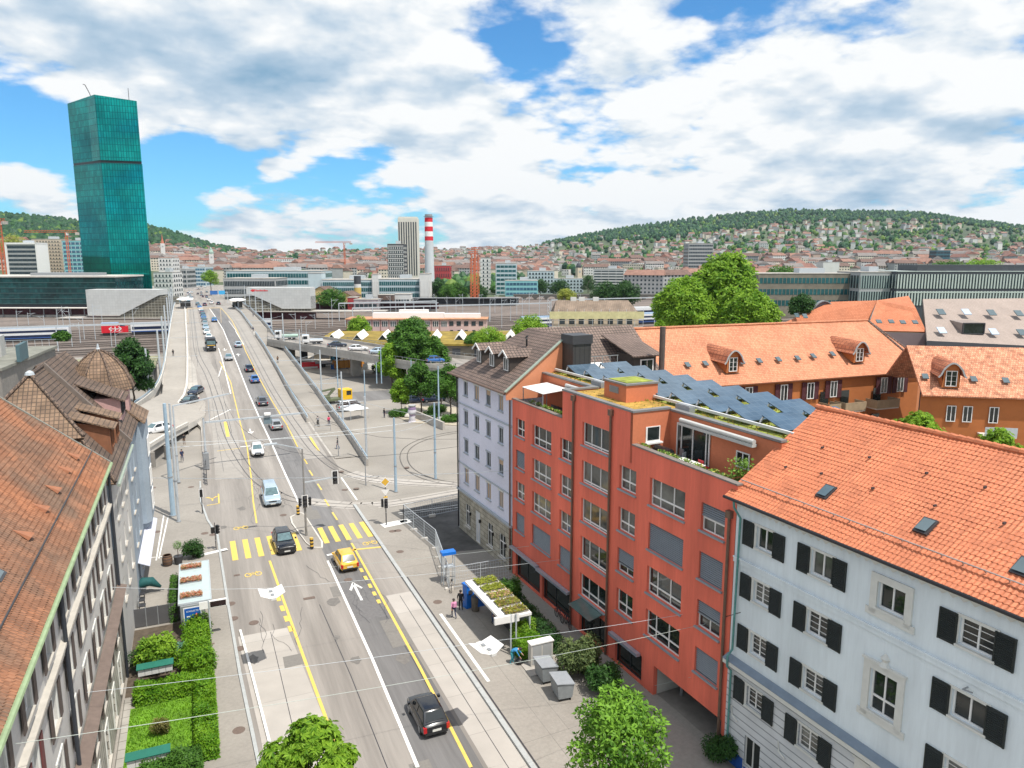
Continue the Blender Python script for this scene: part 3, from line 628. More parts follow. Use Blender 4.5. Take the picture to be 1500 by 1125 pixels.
for z0, z1 in ((12.3, 13.88), (9.47, 11.06), (6.65, 8.26), (3.8, 5.43)): wins.append((-3.07, -1.22, z0, z1, 'E'))
for z0, z1 in ((12.2, 13.92), (9.35, 11.08), (6.5, 8.26), (3.65, 5.4)): wins.append((-7.82, -4.5, z0, z1, 'F'))
for z0, z1 in ((12.2, 13.8), (9.35, 10.96), (6.48, 8.1), (3.7, 5.22)): wins.append((-11.12, -9.22, z0, z1, 'G'))
rects = [w[:4] for w in wins] + [(9.64, 14.06, .12, 2.3), (4.68, 9.26, .12, 2.2), (0.02, 3.45, .1, 2.3), (-4.24, -1.2, .1, 1.95)]
GAR = (-11.62, -5.5, .0, 2.0)
mb = MB()
wall_holes(mb, -11.92, 14.72, 0, 15.5, rects + [GAR], rev=rects + [GAR]); wall_holes(mb, -2.55, 6.3, 15.5, 17.55, rects, rev=[])
mb.build('wall', RED, rb)
mb = MB()                                              # returns, terrace walls and roof body
mb.box(-11.92, 14.72, -11, -.3, 0, 14.3)              # core
mb.box(-2.55, 6.3, -11, -.3, 14.302, 17.4); mb.box(-11.92, -2.552, -11, -2.9, 14.302, 17.4); mb.box(6.302, 14.72, -11, -2.85, 14.302, 17.4)
mb.build('core', ORW, rb)
mb = MB()                                              # terrace side wall that faces the sun, with the parapets' inner sides
mb.box(-2.56, -2.3, -2.9, 0, 14.3, 17.55); mb.box(6.05, 6.32, -2.85, -.002, 14.3, 17.55)
for a, b in ((-11.92, -2.57), (6.33, 14.72)): mb.box(a, b, -.3, -.003, 14.3, 15.48)
mb.box(-11.92, -11.6, -2.9, -.3, 14.3, 15.48); mb.build('terrace_wall', ORW, rb)
mb = MB()
for a, b, y0, y1, z in ((-2.62, 6.36, -.35, .05, 17.55), (-2.62, -2.2, -2.9, -.35, 17.55), (5.95, 6.36, -2.9, -.35, 17.55), (-11.95, -2.62, -3.25, -2.82, 17.45), (6.36, 14.75, -3.2, -2.78, 17.45)): mb.box(a, b, y0, y1, z, z + .13)
mb.build('roof_edge', CAP, rb)
mb = MB()
for a, b in ((-11.95, -2.57), (6.33, 14.75)): mb = MB(); mb.box(a, b, -.34, .06, 15.482, 15.57); mb.build('parapet_cap', mat('terrace_cap', (.19, .165, .15), .7, .15, 3), rb)
mb = MB()
for a, b in ((-11.6, -2.57), (6.33, 14.7)): mb.box(a, b, -2.84, -.31, 14.3, 14.36)
mb.build('terrace_floor', mat('terrace_decking', (.16, .12, .095), .8, .15, 4), rb)
SEDUM = mat('sedum', (.36, .22, .045), .95, .35, 1.6, .6, var2=.35, scale2=.3); SEDG = mat('sedum_green', (.22, .25, .04), .95, .4, 1.6, .6, var2=.3, scale2=.4)
mb = MB(); mb.box(-2.18, 5.94, -3.9, -.37, 17.4, 17.47); mb.box(6.0, 14.7, -3.9, -3.22, 17.4, 17.46); mb.build('green_roof', SEDUM, rb)
mb = MB(); mb.box(-11.9, -2.2, -10.9, -3.28, 17.402, 17.462); mb.box(-2.19, 14.7, -10.9, -3.95, 17.402, 17.455); mb.build('green_roof', SEDG, rb)
mb = MB(); rr = random.Random(3)
for k in range(2600):
    s, y = rr.uniform(-11.7, 14), rr.uniform(-10.5, -.5)
    if (y > -3.4 and not -2.1 < s < 5.9): continue
    h = rr.uniform(.05, .22) if y < -3.2 else rr.uniform(.03, .1); a = rr.uniform(0, 6.28); dx, dy = .09 * math.cos(a), .09 * math.sin(a)
    mb.poly([(s - dx, y - dy, 17.45), (s + dx, y + dy, 17.45), (s + dx * .3 + rr.uniform(-.1, .1), y + rr.uniform(-.1, .1), 17.45 + h)], 0 if rr.random() < .6 else 1)
mb.build('roof_grass', [leafmat('dry_grass', (.25, .2, .04), (.5, .38, .1)), leafmat('roof_herb', (.14, .2, .02), (.32, .36, .06))], rb)
CURT = [GLASS, GLASS, GLASS2, GLASS2]
for i, (a, b, c, d, k) in enumerate(wins):
    g = CURT[(i * 7) % 4]; row = i
    kw = dict(glass=g, sill=SILLG)
    if k == 'A': window(rb, a, b, c, d, cols=2, trans=(.42,), blind={1: .86, 3: 1.0}.get(i, 0), **kw)
    elif k == 'B': window(rb, a, b, c, d, cols=[.37, .74], trans=(.36,), blind=1.0 if i == 7 else 0, **kw)
    elif k == 'C': window(rb, a, b, c, d, cols=2, trans=(.40,), blind=1.0 if i == 11 else 0, **kw)
    elif k == 'D': window(rb, a, b, c, d, cols=[.34, .7], trans=(.12,) if i != 16 else (.3,), depth=.22, **kw)
    elif k == 'E': window(rb, a, b, c, d, cols=2, trans=(.38,), blind=.66 if i == 19 else 0, **kw)
    elif k == 'F': window(rb, a, b, c, d, cols=[.36, .74], trans=(.33,), blind=1.0 if i == 22 else 0, **kw)
    else: window(rb, a, b, c, d, cols=2, trans=(.45,), blind={25: .46, 26: 1.0, 27: .5, 28: 1.0}[i], **kw)
SHOP = mat('shop_glass', (.010, .020, .018), .03, .5, .5, spec=.7)
for a, b, c, d in ((9.64, 14.06, .12, 2.3), (4.68, 9.26, .12, 2.2), (-4.24, -1.2, .1, 1.95)): window(rb, a, b, c, d, cols=[.5] if b - a < 4 else [.58], depth=.26, glass=SHOP, frame=DARK, fw=.05, name='shop_window')
dw = window(rb, .02, 3.45, .1, 2.3, cols=[.3, .62], depth=.27, glass=SHOP, frame=BLACK, fw=.06, name='entrance_door')
mb = MB(); mb.slab([(.3, .05, 2.75), (3.2, .05, 2.75), (3.2, 1.15, 2.5), (.3, 1.15, 2.5)], .04); mb.build('glass_canopy', mat('canopy_glass', (.10, .16, .15), .05, .2, 1, spec=.7), rb)
for a, b, z in ((9.74, 14.6, 2.55), (4.75, 9.72, 2.42), (-4.15, -.9, 2.05)):
    mb = MB(); mb.bar((a, .22, z), (b, .22, z), .32, .2); mb.build('awning_box', mat('awning_metal', (.36, .40, .46), .4, .08, 2, metal=.3), rb)
PIPE = mat('copper_brown_pipe', (.17, .105, .075), .5, .15, 3, metal=.3)
for s, z in ((4.56, 17.15), (-.23, 17.0)): pipe(rb, [(s, .12, z), (s, .12, .1)], .085, PIPE)
pipe(rb, [(-11.55, .12, 13.7), (-11.55, .12, .1)], .085, PIPE)
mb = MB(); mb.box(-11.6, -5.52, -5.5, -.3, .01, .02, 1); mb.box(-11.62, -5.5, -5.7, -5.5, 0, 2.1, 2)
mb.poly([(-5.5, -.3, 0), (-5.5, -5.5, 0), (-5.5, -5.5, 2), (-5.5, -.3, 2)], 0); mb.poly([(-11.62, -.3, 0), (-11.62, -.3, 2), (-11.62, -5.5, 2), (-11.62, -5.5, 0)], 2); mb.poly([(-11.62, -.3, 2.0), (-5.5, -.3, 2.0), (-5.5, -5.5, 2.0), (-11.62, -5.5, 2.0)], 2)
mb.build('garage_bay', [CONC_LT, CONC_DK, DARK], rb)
# cut the garage out of the solid core: the core is rebuilt shorter there
core = [c for c in rb.children if c.name.startswith('core')][0]; me = core.data; core.data = bpy.data.meshes.new('core')
mb = MB(); mb.box(-5.2, 14.72, -11, -.3, 0, 14.3); mb.box(-11.92, -5.2, -11, -.3, 2.25, 14.3); mb.box(-11.92, -5.2, -11, -5.75, 0, 2.25)
mb.box(-2.55, 6.3, -11, -.3, 14.302, 17.4); mb.box(-11.92, -2.552, -11, -2.9, 14.302, 17.4); mb.box(6.302, 14.72, -11, -2.85, 14.302, 17.4)
t = mb.build('core', ORW, rb); core.data = t.data; bpy.data.objects.remove(t)
# roof house with the vent, and the terrace fittings
mb = MB(); mb.box(.7, 3.4, -4.3, -1.7, 17.4, 18.62); o = mb.build('roof_house', ORW, rb)
mb = MB(); mb.box(.62, 3.48, -4.38, -1.62, 18.62, 18.74); mb.build('roof_edge', CAP, o); mb = MB(); mb.box(.95, 3.15, -4.1, -1.9, 18.741, 18.78); mb.build('green_roof', SEDG, o)
mb = MB(); mb.box(1.6, 2.7, -1.7, -1.66, 17.95, 18.4)
for k in range(6): mb.box(1.65, 2.65, -1.66, -1.64, 17.98 + k * .065, 18.01 + k * .065)
mb.build('vent', GREYM, o)
w = window(rb, -6.45, -3.35 - .02, 14.4, 16.85, y=-2.88, depth=-.02, cols=[.1, .5, .85], glass=GLASS, name='terrace_door')
window(rb, -9.75, -8.7, 15.35, 16.3, y=-2.88, depth=-.02, cols=2, glass=GLASS)
mb = MB(); mb.M = Matrix.Translation((-2.56, 0, 0)) @ Matrix.Rotation(math.pi / 2, 4, 'Z')
mb = MB(); mb.box(-2.60, -2.565, -2.1, -1.0, 15.55, 16.55); w2 = mb.build('window', WHITE, rb); mb = MB(); mb.box(-2.625, -2.602, -2.0, -1.12, 15.68, 16.5); mb.build('pane', GLASS, w2); mb = MB(); mb.box(-2.8, -2.57, -2.2, -.95, 15.44, 15.54); mb.build('sill', WHITE, w2)
window(rb, 8.9, 9.7, 15.5, 16.6, y=-2.83, depth=-.02, cols=2, glass=GLASS)
AWN = mat('rolled_awning', (.52, .52, .5), .6, .08, 2)
for a, b in ((-10.3, -4.0), (6.5, 10.2)):
    mb = MB(); mb.tube([(a, -2.55, 17.15), (b, -2.55, 17.15)], .14, 10); mb.box(a, b, -2.75, -2.4, 16.85, 17.02); mb.build('rolled_awning', AWN, rb)
# solar array: two rows of tilted panels on white trusses
SOLAR = brick('solar_cells', (.065, .105, .15), (.08, .125, .175), (.12, .165, .21), .5, .5, .012, .12, 0, 0, .2, .5)
WTR = mat('white_truss', (.62, .62, .62), .5, .05, 2)
mb = MB(); mb.bar((-11.7, -4.0, 17.75), (14.6, -4.0, 17.75), .16, .16); mb.bar((-11.7, -10.3, 17.75), (14.6, -10.3, 17.75), .16, .16); mb.build('panel_rail', WTR, rb)
for k in range(9):
    s0 = -10.9 + 2.75 * k
    for r_ in range(2):
        y1 = -4.15 - 3.2 * r_; y0 = y1 - 2.7; a, b = s0, s0 + 1.75
        mb = MB(); mb.slab([(a, y0, 17.75), (a, y1, 17.75), (b, y1, 18.3), (b, y0, 18.3)], .05); p = mb.build('solar_panel', SOLAR, rb)
        for y in (y0 + .05, y1 - .05): mb = MB(); mb.bar((b - .05, y, 18.18), (b + .3, y, 17.6), .09, .09); mb.bar((a, y, 17.66), (b + .3, y, 17.66), .09, .09); mb.build('support', WTR, p)
for s in (7.0, -3.2):
    mb = MB(); mb.box(s - .7, s + .7, -3.75, -3.3, 17.46, 17.85); mb.box(s - .6, s + .6, -3.7, -3.35, 17.851, 17.9); mb.build('skylight', GREYM, rb)
# ================================================================ white house with the orange tile roof and black shutters
WB = mat('blue_white_render', (.70, .765, .80), .9, .05, 6, .12, var2=.10, scale2=.5, streak=True); WBT = mat('white_trim', (.66, .66, .62), .8, .06, 3)
wh = frame_thing(FR, 'shuttered_house', 'white house with orange pantile roof, scalloped eaves and black-green window shutters', 'building')
W2 = []
for z0, z1 in ((12.7, 13.82), (9.85, 10.95), (6.98, 8.1), (4.05, 5.15)): W2.append((-14.5, -13.42, z0, z1, 0))
for z0, z1 in ((12.7, 13.86), (9.8, 10.93), (6.92, 8.04), (3.95, 5.1)): W2.append((-18.08, -16.86, z0, z1, 1))
for z0, z1 in ((12.62, 13.75), (7.95, 9.85), (3.2, 5.1)): W2.append((-21.62, -20.38, z0, z1, 2))
for z0, z1 in ((12.7, 13.78), (9.75, 10.85), (6.85, 7.95), (3.9, 5.05)): W2.append((-25.18, -23.85, z0, z1, 3))
for z0, z1 in ((12.7, 13.78), (9.75, 10.85), (6.85, 7.95), (3.9, 5.05)): W2.append((-29.3, -28.0, z0, z1, 4))
DO = (-14.55, -13.45, .6, 2.3)
mb = MB(); wall_holes(mb, -46, -11.95, 6.2, 15, [w[:4] for w in W2], depth=.2); mb.poly([(-11.95, 0, 0), (-11.95, -12.6, 0), (-11.95, -12.6, 15), (-11.95, -6.2, 19), (-11.95, 0, 15)]); mb.poly([(-46, -12.6, 0), (-11.95, -12.6, 0), (-11.95, -12.6, 15), (-46, -12.6, 15)]); mb.build('wall', WB, wh)
STR = brick('rusticated_render', (.60, .62, .64), (.63, .65, .67), (.30, .32, .34), 40, .42, .035, .9, .8, .0, .08, 1.0)
mb = MB(); wall_holes(mb, -46, -11.95, 0, 5.75, [w[:4] for w in W2] + [DO], depth=.24, y=.05); mb.build('plinth_wall', STR, wh)
for x in (-12.4, -15.7, -19.4):                         # curved moulding frames on the plinth
    mb = MB(); mb.tube([(x, .07, 3.4), (x - .1, .1, 2.9), (x - .5, .1, 2.75)], .05, 6); mb.build('moulding', WBT, wh)
mb = MB(); mb.box(-46, -11.9, 0, .4, 5.76, 5.98); mb.box(-46, -11.9, 0, .25, 5.981, 6.1); mb.slab([(-46, .42, 6.02), (-11.88, .42, 6.02), (-11.88, .02, 6.22), (-46, .02, 6.22)], .03, 1); mb.build('cornice', [WBT, mat('lead_flashing', (.20, .25, .31), .6, .1, 2)], wh)
mb = MB(); mb.box(-46, -11.95, .002, .07, 11.42, 11.72); mb.box(-46, -11.95, .07, .12, 11.66, 11.74); mb.build('string_course', WB, wh)
mb = MB()
n = 72
for k in range(n):
    a = -12.0 - k * .42; b = a - .42
    mb.poly([(a, .12, 14.85), (b, .12, 14.85), (b, .12, 14.58), ((a + b) / 2, .12, 14.42), (a, .12, 14.58)]); mb.poly([(a, .10, 14.85), (a, .10, 14.58), ((a + b) / 2, .10, 14.42), (b, .10, 14.58), (b, .10, 14.85)])
mb.build('scalloped_trim', WBT, wh)
mb = MB(); mb.box(-46, -11.6, 0, .42, 14.80, 14.9); mb.build('soffit', WBT, wh)
for i, (a, b, c, d, k) in enumerate(W2):
    g = (GLASS, GLASS2, GLASS)[i % 3]; yb = .05 if z0 < 0 else 0
    yb = .05 if d < 5.7 else 0
    if k == 2:
        window(wh, a, b, c, d, y=yb, depth=.18, cols=2, trans=(.36,) if d - c > 1.5 else (), glass=g, sill=WBT)
        mb = MB()
        for q in ((a - .34, a - .02, c - .3, d + .34), (b + .02, b + .34, c - .3, d + .34), (a - .02, b + .02, d + .02, d + .34), (a - .5, b + .5, c - .42, c - .12)): mb.box(q[0], q[1], yb, yb + .08, q[2], q[3])
        if d - c > 1.5:
            mb.lathe([(.02, 0), (.25, .05), (.12, .25), (.2, .4), (.03, .6)], 8, c=((a + b) / 2, yb + .02, d + .34)); mb.box(a - .4, b + .4, yb, yb + .14, d + .34, d + .44)
        mb.build('window_surround', WBT, wh)
    else:
        sh = [(a - .78, a - .05), (b + .16, b + .9)] if k == 0 else [(a - .72, a + .02), (b + .06, b + .78)]
        window(wh, a, b, c, d, y=yb, depth=.18, cols=2, grid=4 if i % 4 else 0, glass=g, sill=WBT, shutters=sh)
        mb = MB(); mb.box(a - .12, b + .3 if k == 0 else b + .12, yb, yb + .045, d + .01, d + .13); mb.box(b + .01, b + .15, yb, yb + .03, c - .02, d + .01); mb.build('window_surround', WBT, wh)
w = window(wh, *DO, y=.05, depth=.15, cols=2, glass=SHUTTER, frame=WBT, name='door')
mb = MB(); mb.box(-13.4, -11.96, .06, .075, .05, .85); mb.box(-14.9, -13.5, .06, .075, .05, .5); mb.build('painted_plinth', mat('blue_paint', (.02, .10, .42), .7, .2, 3), wh)
pipe(wh, [(-12.05, .35, 14.85), (-12.05, .3, 14.4), (-12.35, .12, 13.9), (-12.3, .14, 6.6), (-12.3, .45, 6.3), (-12.3, .45, 5.7), (-12.3, .16, 5.4), (-12.3, .16, .2)], .06, mat('verdigris_pipe', (.10, .27, .25), .6, .2, 3), head=False)
mb = MB(); mb.tube([(-46, .52, 14.88), (-11.5, .52, 14.88)], .085, 8); mb.build('gutter', BLACK, wh)
mb = MB(); mb.tube([(-24.4, .02, 11.2), (-24.4, .3, 11.2), (-24.75, .3, 11.25)], .035, 6); mb.build('wall_hook', GREYM, wh)
OT = tilemat('orange_pantiles', (.52, .168, .078), .12, .20, .45, .20)
sl = Vector((0, -6.35, 4.1)).normalized(); LV = math.hypot(6.35, 4.1)
mb = tile_roof((-46, .45, 14.92), (1, 0, 0), sl, 34.5, LV, .205, .25, .020, 4, .026); mb.build('roof', OT, wh)
mb = MB(); mb.slab([(-46, -5.92, 18.98), (-11.5, -5.92, 18.98), (-11.5, -13, 14.6), (-46, -13, 14.6)], .12); mb.slab([(-46, .42, 14.86), (-11.52, .42, 14.86), (-11.52, -5.9, 18.93), (-46, -5.9, 18.93)], .1); mb.build('roof_underside', OT, wh)
mb = MB(); x = -46
while x < -11.6: mb.tube([(x, -5.9, 19.03), (x + .40, -5.9, 19.05)], [.14, .165], 8); x += .38
mb.build('ridge_tiles', OT, wh)
def on_slope(s, v, n=0): p = Vector((s, .45, 14.92)) + sl * v + Vector((0, sl.z, -sl.y)) * n; return (s, p.y, p.z)
def skylight(parent, f, s, v, w, h, n=.1, m=None, open_=.0):
    mb = MB(); c = [f(s, v, n + .02), f(s + w, v, n + .02), f(s + w, v + h, n + .02), f(s, v + h, n + .02)]; mb.slab(c, .16); o = mb.build('skylight', m or DARK, parent)
    k = .1; mb = MB(); mb.poly([f(s + w * k, v + h * k, n + .035 + open_), f(s + w * (1 - k), v + h * k, n + .035 + open_), f(s + w * (1 - k), v + h * (1 - k), n + .035 + open_ * .3), f(s + w * k, v + h * (1 - k), n + .035 + open_ * .3)]); mb.build('pane', SKYG, o); return o
SKYG = mat('skylight_glass', (.09, .13, .15), .05, .1, 1, spec=.8)
for px in ((1213, 722), (1356, 770), (1497, 832)):
    best = min(((FR.w(s_, on_slope(s_, v_)[1], on_slope(s_, v_)[2]), s_, v_) for s_ in [-12 - .2 * i for i in range(85)] for v_ in [.3 + .15 * j for j in range(45)]), key=lambda q: (raydir(*px).normalized() - (q[0] - EYE).normalized()).length)
    skylight(wh, on_slope, best[1] - .3, best[2] - .4, .62, .85, .1, open_=.06)
mb = MB()
for k in range(40): s = -12.4 - k * .85; mb.bar(on_slope(s, 1.15, .06), on_slope(s, 1.15, .24), .05, .04)
mb.tube([on_slope(-11.7, 1.15, .2), on_slope(-46, 1.15, .2)], .03, 6); mb.build('snow_guard', mat('galvanised', (.42, .36, .33), .5, .1, 2, metal=.4), wh)
mb = MB()
for s, v in ((-14, 4.8), (-15.2, 3.2), (-16.6, 5.0), (-18, 3.3), (-19.5, 5.0), (-20.9, 3.4), (-22, 5.1), (-23.6, 3.6), (-13.2, 2.9), (-24.6, 5.3)): p = Vector(on_slope(s, v, .06)); mb.box(p.x - .03, p.x + .03, p.y - .05, p.y + .12, p.z, p.z + .09)
mb.build('snow_hook', DARK, wh)
# ================================================================ lavender-grey corner house
LAV = mat('lavender_render', (.70, .71, .83), .9, .06, 5, .1, var2=.09); LAVT = mat('grey_blue_trim', (.40, .44, .48), .8, .06, 3)
STONE = brick('dressed_stone', (.36, .33, .26), (.47, .44, .36), (.20, .19, .16), .9, .42, .03, .9, .9, .5, .22, 1.2)
BRT = brick('brown_pantiles', (.165, .115, .095), (.22, .155, .125), (.045, .035, .03), .33, .36, .035, .7, .9, 0, .2, .4)
BTAN = mat('tan_blind', (.47, .33, .22), .7, .08, 3)
gh = frame_thing(FR, 'corner_house', 'lavender-grey corner house with stone ground floor and brown roof with three dormers', 'building')
cs = [(24.56, 25.58), (21.86, 22.95), (19.23, 20.22), (16.56, 17.52)]
W3 = [(a, b, z0, z1, r_, ci) for r_, (z0, z1) in enumerate(((14.0, 15.4), (11.1, 12.5), (8.3, 9.65), (5.2, 6.75))) for ci, (a, b) in enumerate(cs)]
G3 = [(24.06, 25.26, .9, 3.2), (21.66, 22.8, .1, 3.25), (18.72, 19.93, .8, 3.0), (16.0, 17.33, .72, 2.85)]
mb = MB(); wall_holes(mb, 14.74, 27.1, 4.3, 16.0, [w[:4] for w in W3], depth=.16); mb.poly([(27.1, 0, 0), (27.1, 0, 16), (27.1, -17, 16), (27.1, -17, 0)]); mb.poly([(14.74, -.31, 0), (14.74, -17, 0), (14.74, -17, 15.0), (14.74, -.31, 15.0)]); mb.build('wall', LAV, gh)
mb = MB(); wall_holes(mb, 14.74, 27.14, -.02, 4.1, G3, depth=.2, y=.06); mb.build('stone_base', STONE, gh)
mb = MB()
for z, h, o_ in ((4.1, .2, .2), (6.95, .12, .08), (13.0, .13, .1), (15.7, .3, .22)): mb.box(14.76, 27.3, 0, o_, z, z + h)
mb.box(26.9, 27.16, .061, .1, .1, 4.0); mb.build('string_course', LAVT, gh)
for a, b, c, d, r_, ci in W3:
    closed = (r_ == 3) or (r_ == 0 and ci in (1, 3)) or False
    w = window(gh, a, b, c, d, depth=.14, cols=2, glass=BTAN if closed else GLASS, frame=LAVT, sill=LAVT)
    mb = MB(); mb.box(a - .06, b + .06, .0, .07, d + .01, d + .16); mb.build('lintel', WBT if r_ in (0, 3) else LAVT, w)
    if r_ == 0 and ci == 2 or r_ == 2 and ci == 3: mb = MB(); mb.box(a + .06, b - .06, -.07, -.05, d - .45, d); mb.build('blind', BTAN, w)
for i, (a, b, c, d) in enumerate(G3):
    if i == 1: window(gh, a, b, c, d, y=.06, depth=.12, cols=2, glass=mat('pale_door', (.62, .64, .66), .5, .04, 2), frame=WHITE, name='door')
    else: window(gh, a, b, c, d, y=.06, depth=.14, cols=2, trans=(.66,), glass=GLASS, frame=WHITE, sill=CONC_LT)
    mb = MB(); mb.box(a - .22, a - .08, .06, .24, d - .9, d - .6); mb.build('wall_lamp', BLACK, gh)
pipe(gh, [(14.95, .14, 15.5), (14.95, .14, .2)], .08, PIPE); pipe(gh, [(27.0, .14, 15.5), (27.0, .14, .2)], .07, BLACK)
k1 = (16.0, .65); rid = (20.6, -5.35)
mb = MB()
mb.slab([(14.74, k1[1], k1[0]), (27.8, k1[1], k1[0]), (22.3, rid[1], rid[0]), (14.74, rid[1], rid[0])], .18)
mb.slab([(27.8, k1[1], k1[0]), (27.8, -17, k1[0]), (22.0, -17, 20.45), (22.3, rid[1], rid[0])], .18)
mb.slab([(22.3, rid[1], rid[0]), (22.0, -17, 20.45), (14.3, -17, 14.4), (14.3, rid[1], 14.6)], .18); mb.build('roof', BRT, gh)
mb = MB(); mb.poly([(14.72, .6, 15.4), (14.72, rid[1], 15.4), (14.72, rid[1], 20.55), (14.72, k1[1], 16.1)]); mb.poly([(14.72, rid[1], 14), (14.72, -8, 14), (14.72, -8, 17.5), (14.72, rid[1], 20.5)]); mb.build('gable_wall', mat('salmon_render', (.62, .25, .13), .88, .05, 4, .1, var2=.06), gh)
mb = MB(); mb.bar((14.7, .7, 16.1), (14.7, rid[1], 20.72), .3, .1); mb.build('verge', mat('green_copper', (.30, .36, .30), .7, .1, 3), gh)
mb = MB(); mb.tube([(14.7, .75, 15.95), (27.9, .75, 15.95)], .1, 8); mb.build('gutter', PIPE, gh)
mb = MB(); mb.box(12.9, 14.71, -6.5, -4.75, 14.5, 20.7); o = mb.build('stair_tower', brick('seamed_metal', (.045, .042, .04), (.05, .047, .044), (.02, .02, .02), .45, 30, .03, .5, .5, 0, .1, .5), gh); mb = MB(); mb.box(12.8, 14.8, -6.6, -4.65, 20.0, 20.75); mb.build('hood', DARK, o)
def dormer_gable(parent, s, w, y0, z0, hw, mroof, mwall, hz=1.25, length=4.2):
    """gabled dormer on the street slope, front at y0"""
    mb = MB(); a, b = s - w / 2, s + w / 2
    mb.poly([(b, y0, z0), (a, y0, z0), (a, y0, z0 + hz), (s, y0, z0 + hz + .5), (b, y0, z0 + hz)]); 
    for x in (a, b): mb.poly([(x, y0, z0), (x, y0, z0 + hz), (x, y0 - length * .8, z0 + hz)])
    o = mb.build('dormer', mwall, parent)
    mb = MB()
    for sg in (-1, 1): mb.slab([(s, y0 + .35, z0 + hz + .62), (s, y0 - length, z0 + hz + .62), (s + sg * (w / 2 + .25), y0 - length, z0 + hz + .02), (s + sg * (w / 2 + .25), y0 + .35, z0 + hz + .02)], .09)
    mb.build('dormer_roof', mroof, o)
    mb = MB(); 
    for sg in (-1, 1): mb.bar((s, y0 + .37, z0 + hz + .56), (s + sg * (w / 2 + .25), y0 + .37, z0 + hz - .04), .05, .16)
    mb.build('bargeboard', WHITE, o)
    window(o, a + .18, b - .18, z0 + .12, z0 + hz - .05, y=y0 + .09, depth=.08, cols=2, glass=GLASS, frame=WHITE); return o
WOODD = mat('dark_dormer_wood', (.05, .04, .035), .7, .2, 3)
for s in (24.0, 21.0, 18.0): dormer_gable(gh, s, 1.25, -1.0, 17.25, .8, BRT, WOODD, hz=1.35, length=3.6)
# camera-facing slope of the rear wing: a big dormer, a balcony cut in, a chimney
mb = MB(); mb.box(15.6, 18.5, -15.3, -12.8, 15.3, 18.3); o = mb.build('dormer', WOODD, gh); mb = MB(); mb.slab([(15.1, -15.7, 18.3), (15.1, -12.4, 18.3), (20.5, -12.4, 19.8), (20.5, -15.7, 19.8)], .12); mb.build('dormer_roof', BRT, o)
mb = MB(); mb.box(15.54, 15.58, -15.0, -13.5, 15.9, 17.9); w = mb.build('window', WHITE, o); mb = MB(); mb.box(15.50, 15.53, -14.85, -14.3, 16.0, 17.8); mb.box(15.50, 15.53, -14.2, -13.65, 16.0, 17.8); mb.build('pane', GLASS, w)
mb = MB(); mb.box(15.2, 18.2, -10.9, -7.6, 16.4, 17.5); mb.build('balcony', WHITE, gh)
mb = MB(); mb.box(13.2, 14.4, -12.4, -10.8, 14.5, 17.2); mb.build('roof_house', WHITE, gh)
mb = MB()
for y in (-10.8, -10, -9.2, -8.4, -7.7): mb.bar((15.3, y, 17.5), (15.3, y, 18.5), .05, .05)
mb.bar((15.3, -10.9, 18.5), (15.3, -7.6, 18.5), .05, .05); mb.build('balcony_railing', GREYM, gh)
mb = MB(); mb.tube([(14.0, -14.75, 13.5), (14.0, -14.75, 21.0)], .26, 10); mb.build('flue', mat('rust_flue', (.09, .07, .06), .7, .15, 3), gh)
mb = MB(); mb.tube([(19.2, -3.6, 19.2), (19.2, -3.6, 19.9), (19.35, -3.6, 20.05), (19.2, -3.7, 20.15)], .09, 8); mb.build('vent_pipe', BLACK, gh)
# ================================================================ left side of the street
FL = Frame((-5.6, 50.6), (-.004, -1))                   # x runs toward the camera, y outward to the street
GREYR = mat('pale_grey_render', (.52, .51, .485), .9, .06, 5, .12, var2=.12, scale2=.3); TRIMG = mat('grey_stone_trim', (.46, .43, .38), .9, .1, 3)
BSTONE = brick('limestone_blocks', (.40, .37, .32), (.46, .43, .38), (.13, .12, .10), 1.1, .42, .03, .9, .8, .5, .15, 1)
BTILE = tilemat('weathered_tiles', (.31, .125, .058), .18, .30, .35, .22, dark=(.14, .088, .058))
BROWN = brick('old_brown_tiles', (.19, .125, .085), (.25, .165, .105), (.10, .07, .05), .27, .32, .03, .85, .9, 0, .35, .8); BROWND = brick('dark_brown_tiles', (.13, .09, .07), (.18, .125, .09), (.04, .03, .025), .27, .34, .03, .85, .9, 0, .3, .6)
LACE = mat('lace_curtain_pane', (.36, .36, .34), .15, .25, 2, spec=.6)
lh = frame_thing(FL, 'terrace_house', 'pale grey terrace house with weathered orange-brown tile roof and dark shutters along the left edge', 'building')
cy = [(50.6 - (25.95 + 3.62 * k)) for k in range(-3, 7)]; WL = []
for c in cy:
    for z0, z1 in ((12.5, 13.75), (9.8, 11.25), (7.1, 8.55), (4.0, 5.6), (.9, 2.9)): WL.append((c - .55, c + .55, z0, z1))
mb = MB(); wall_holes(mb, -.01, 42, 6.0, 14.6, [w for w in WL if w[2] > 6], depth=.22); mb.poly([(-.01, 0, 0), (-.01, -12, 0), (-.01, -12, 19), (-.01, -5.5, 19), (-.01, 0, 14.4)]); mb.build('wall', GREYR, lh)
mb = MB(); wall_holes(mb, -.02, 42, 0, 6.0, [w for w in WL if w[2] < 6], depth=.25, y=.08); mb.build('stone_base', BSTONE, lh)
SHB = mat('brown_shutter', (.085, .065, .058), .7, .15, 4); SHR = mat('oxblood_shutter', (.13, .035, .035), .7, .1, 4)
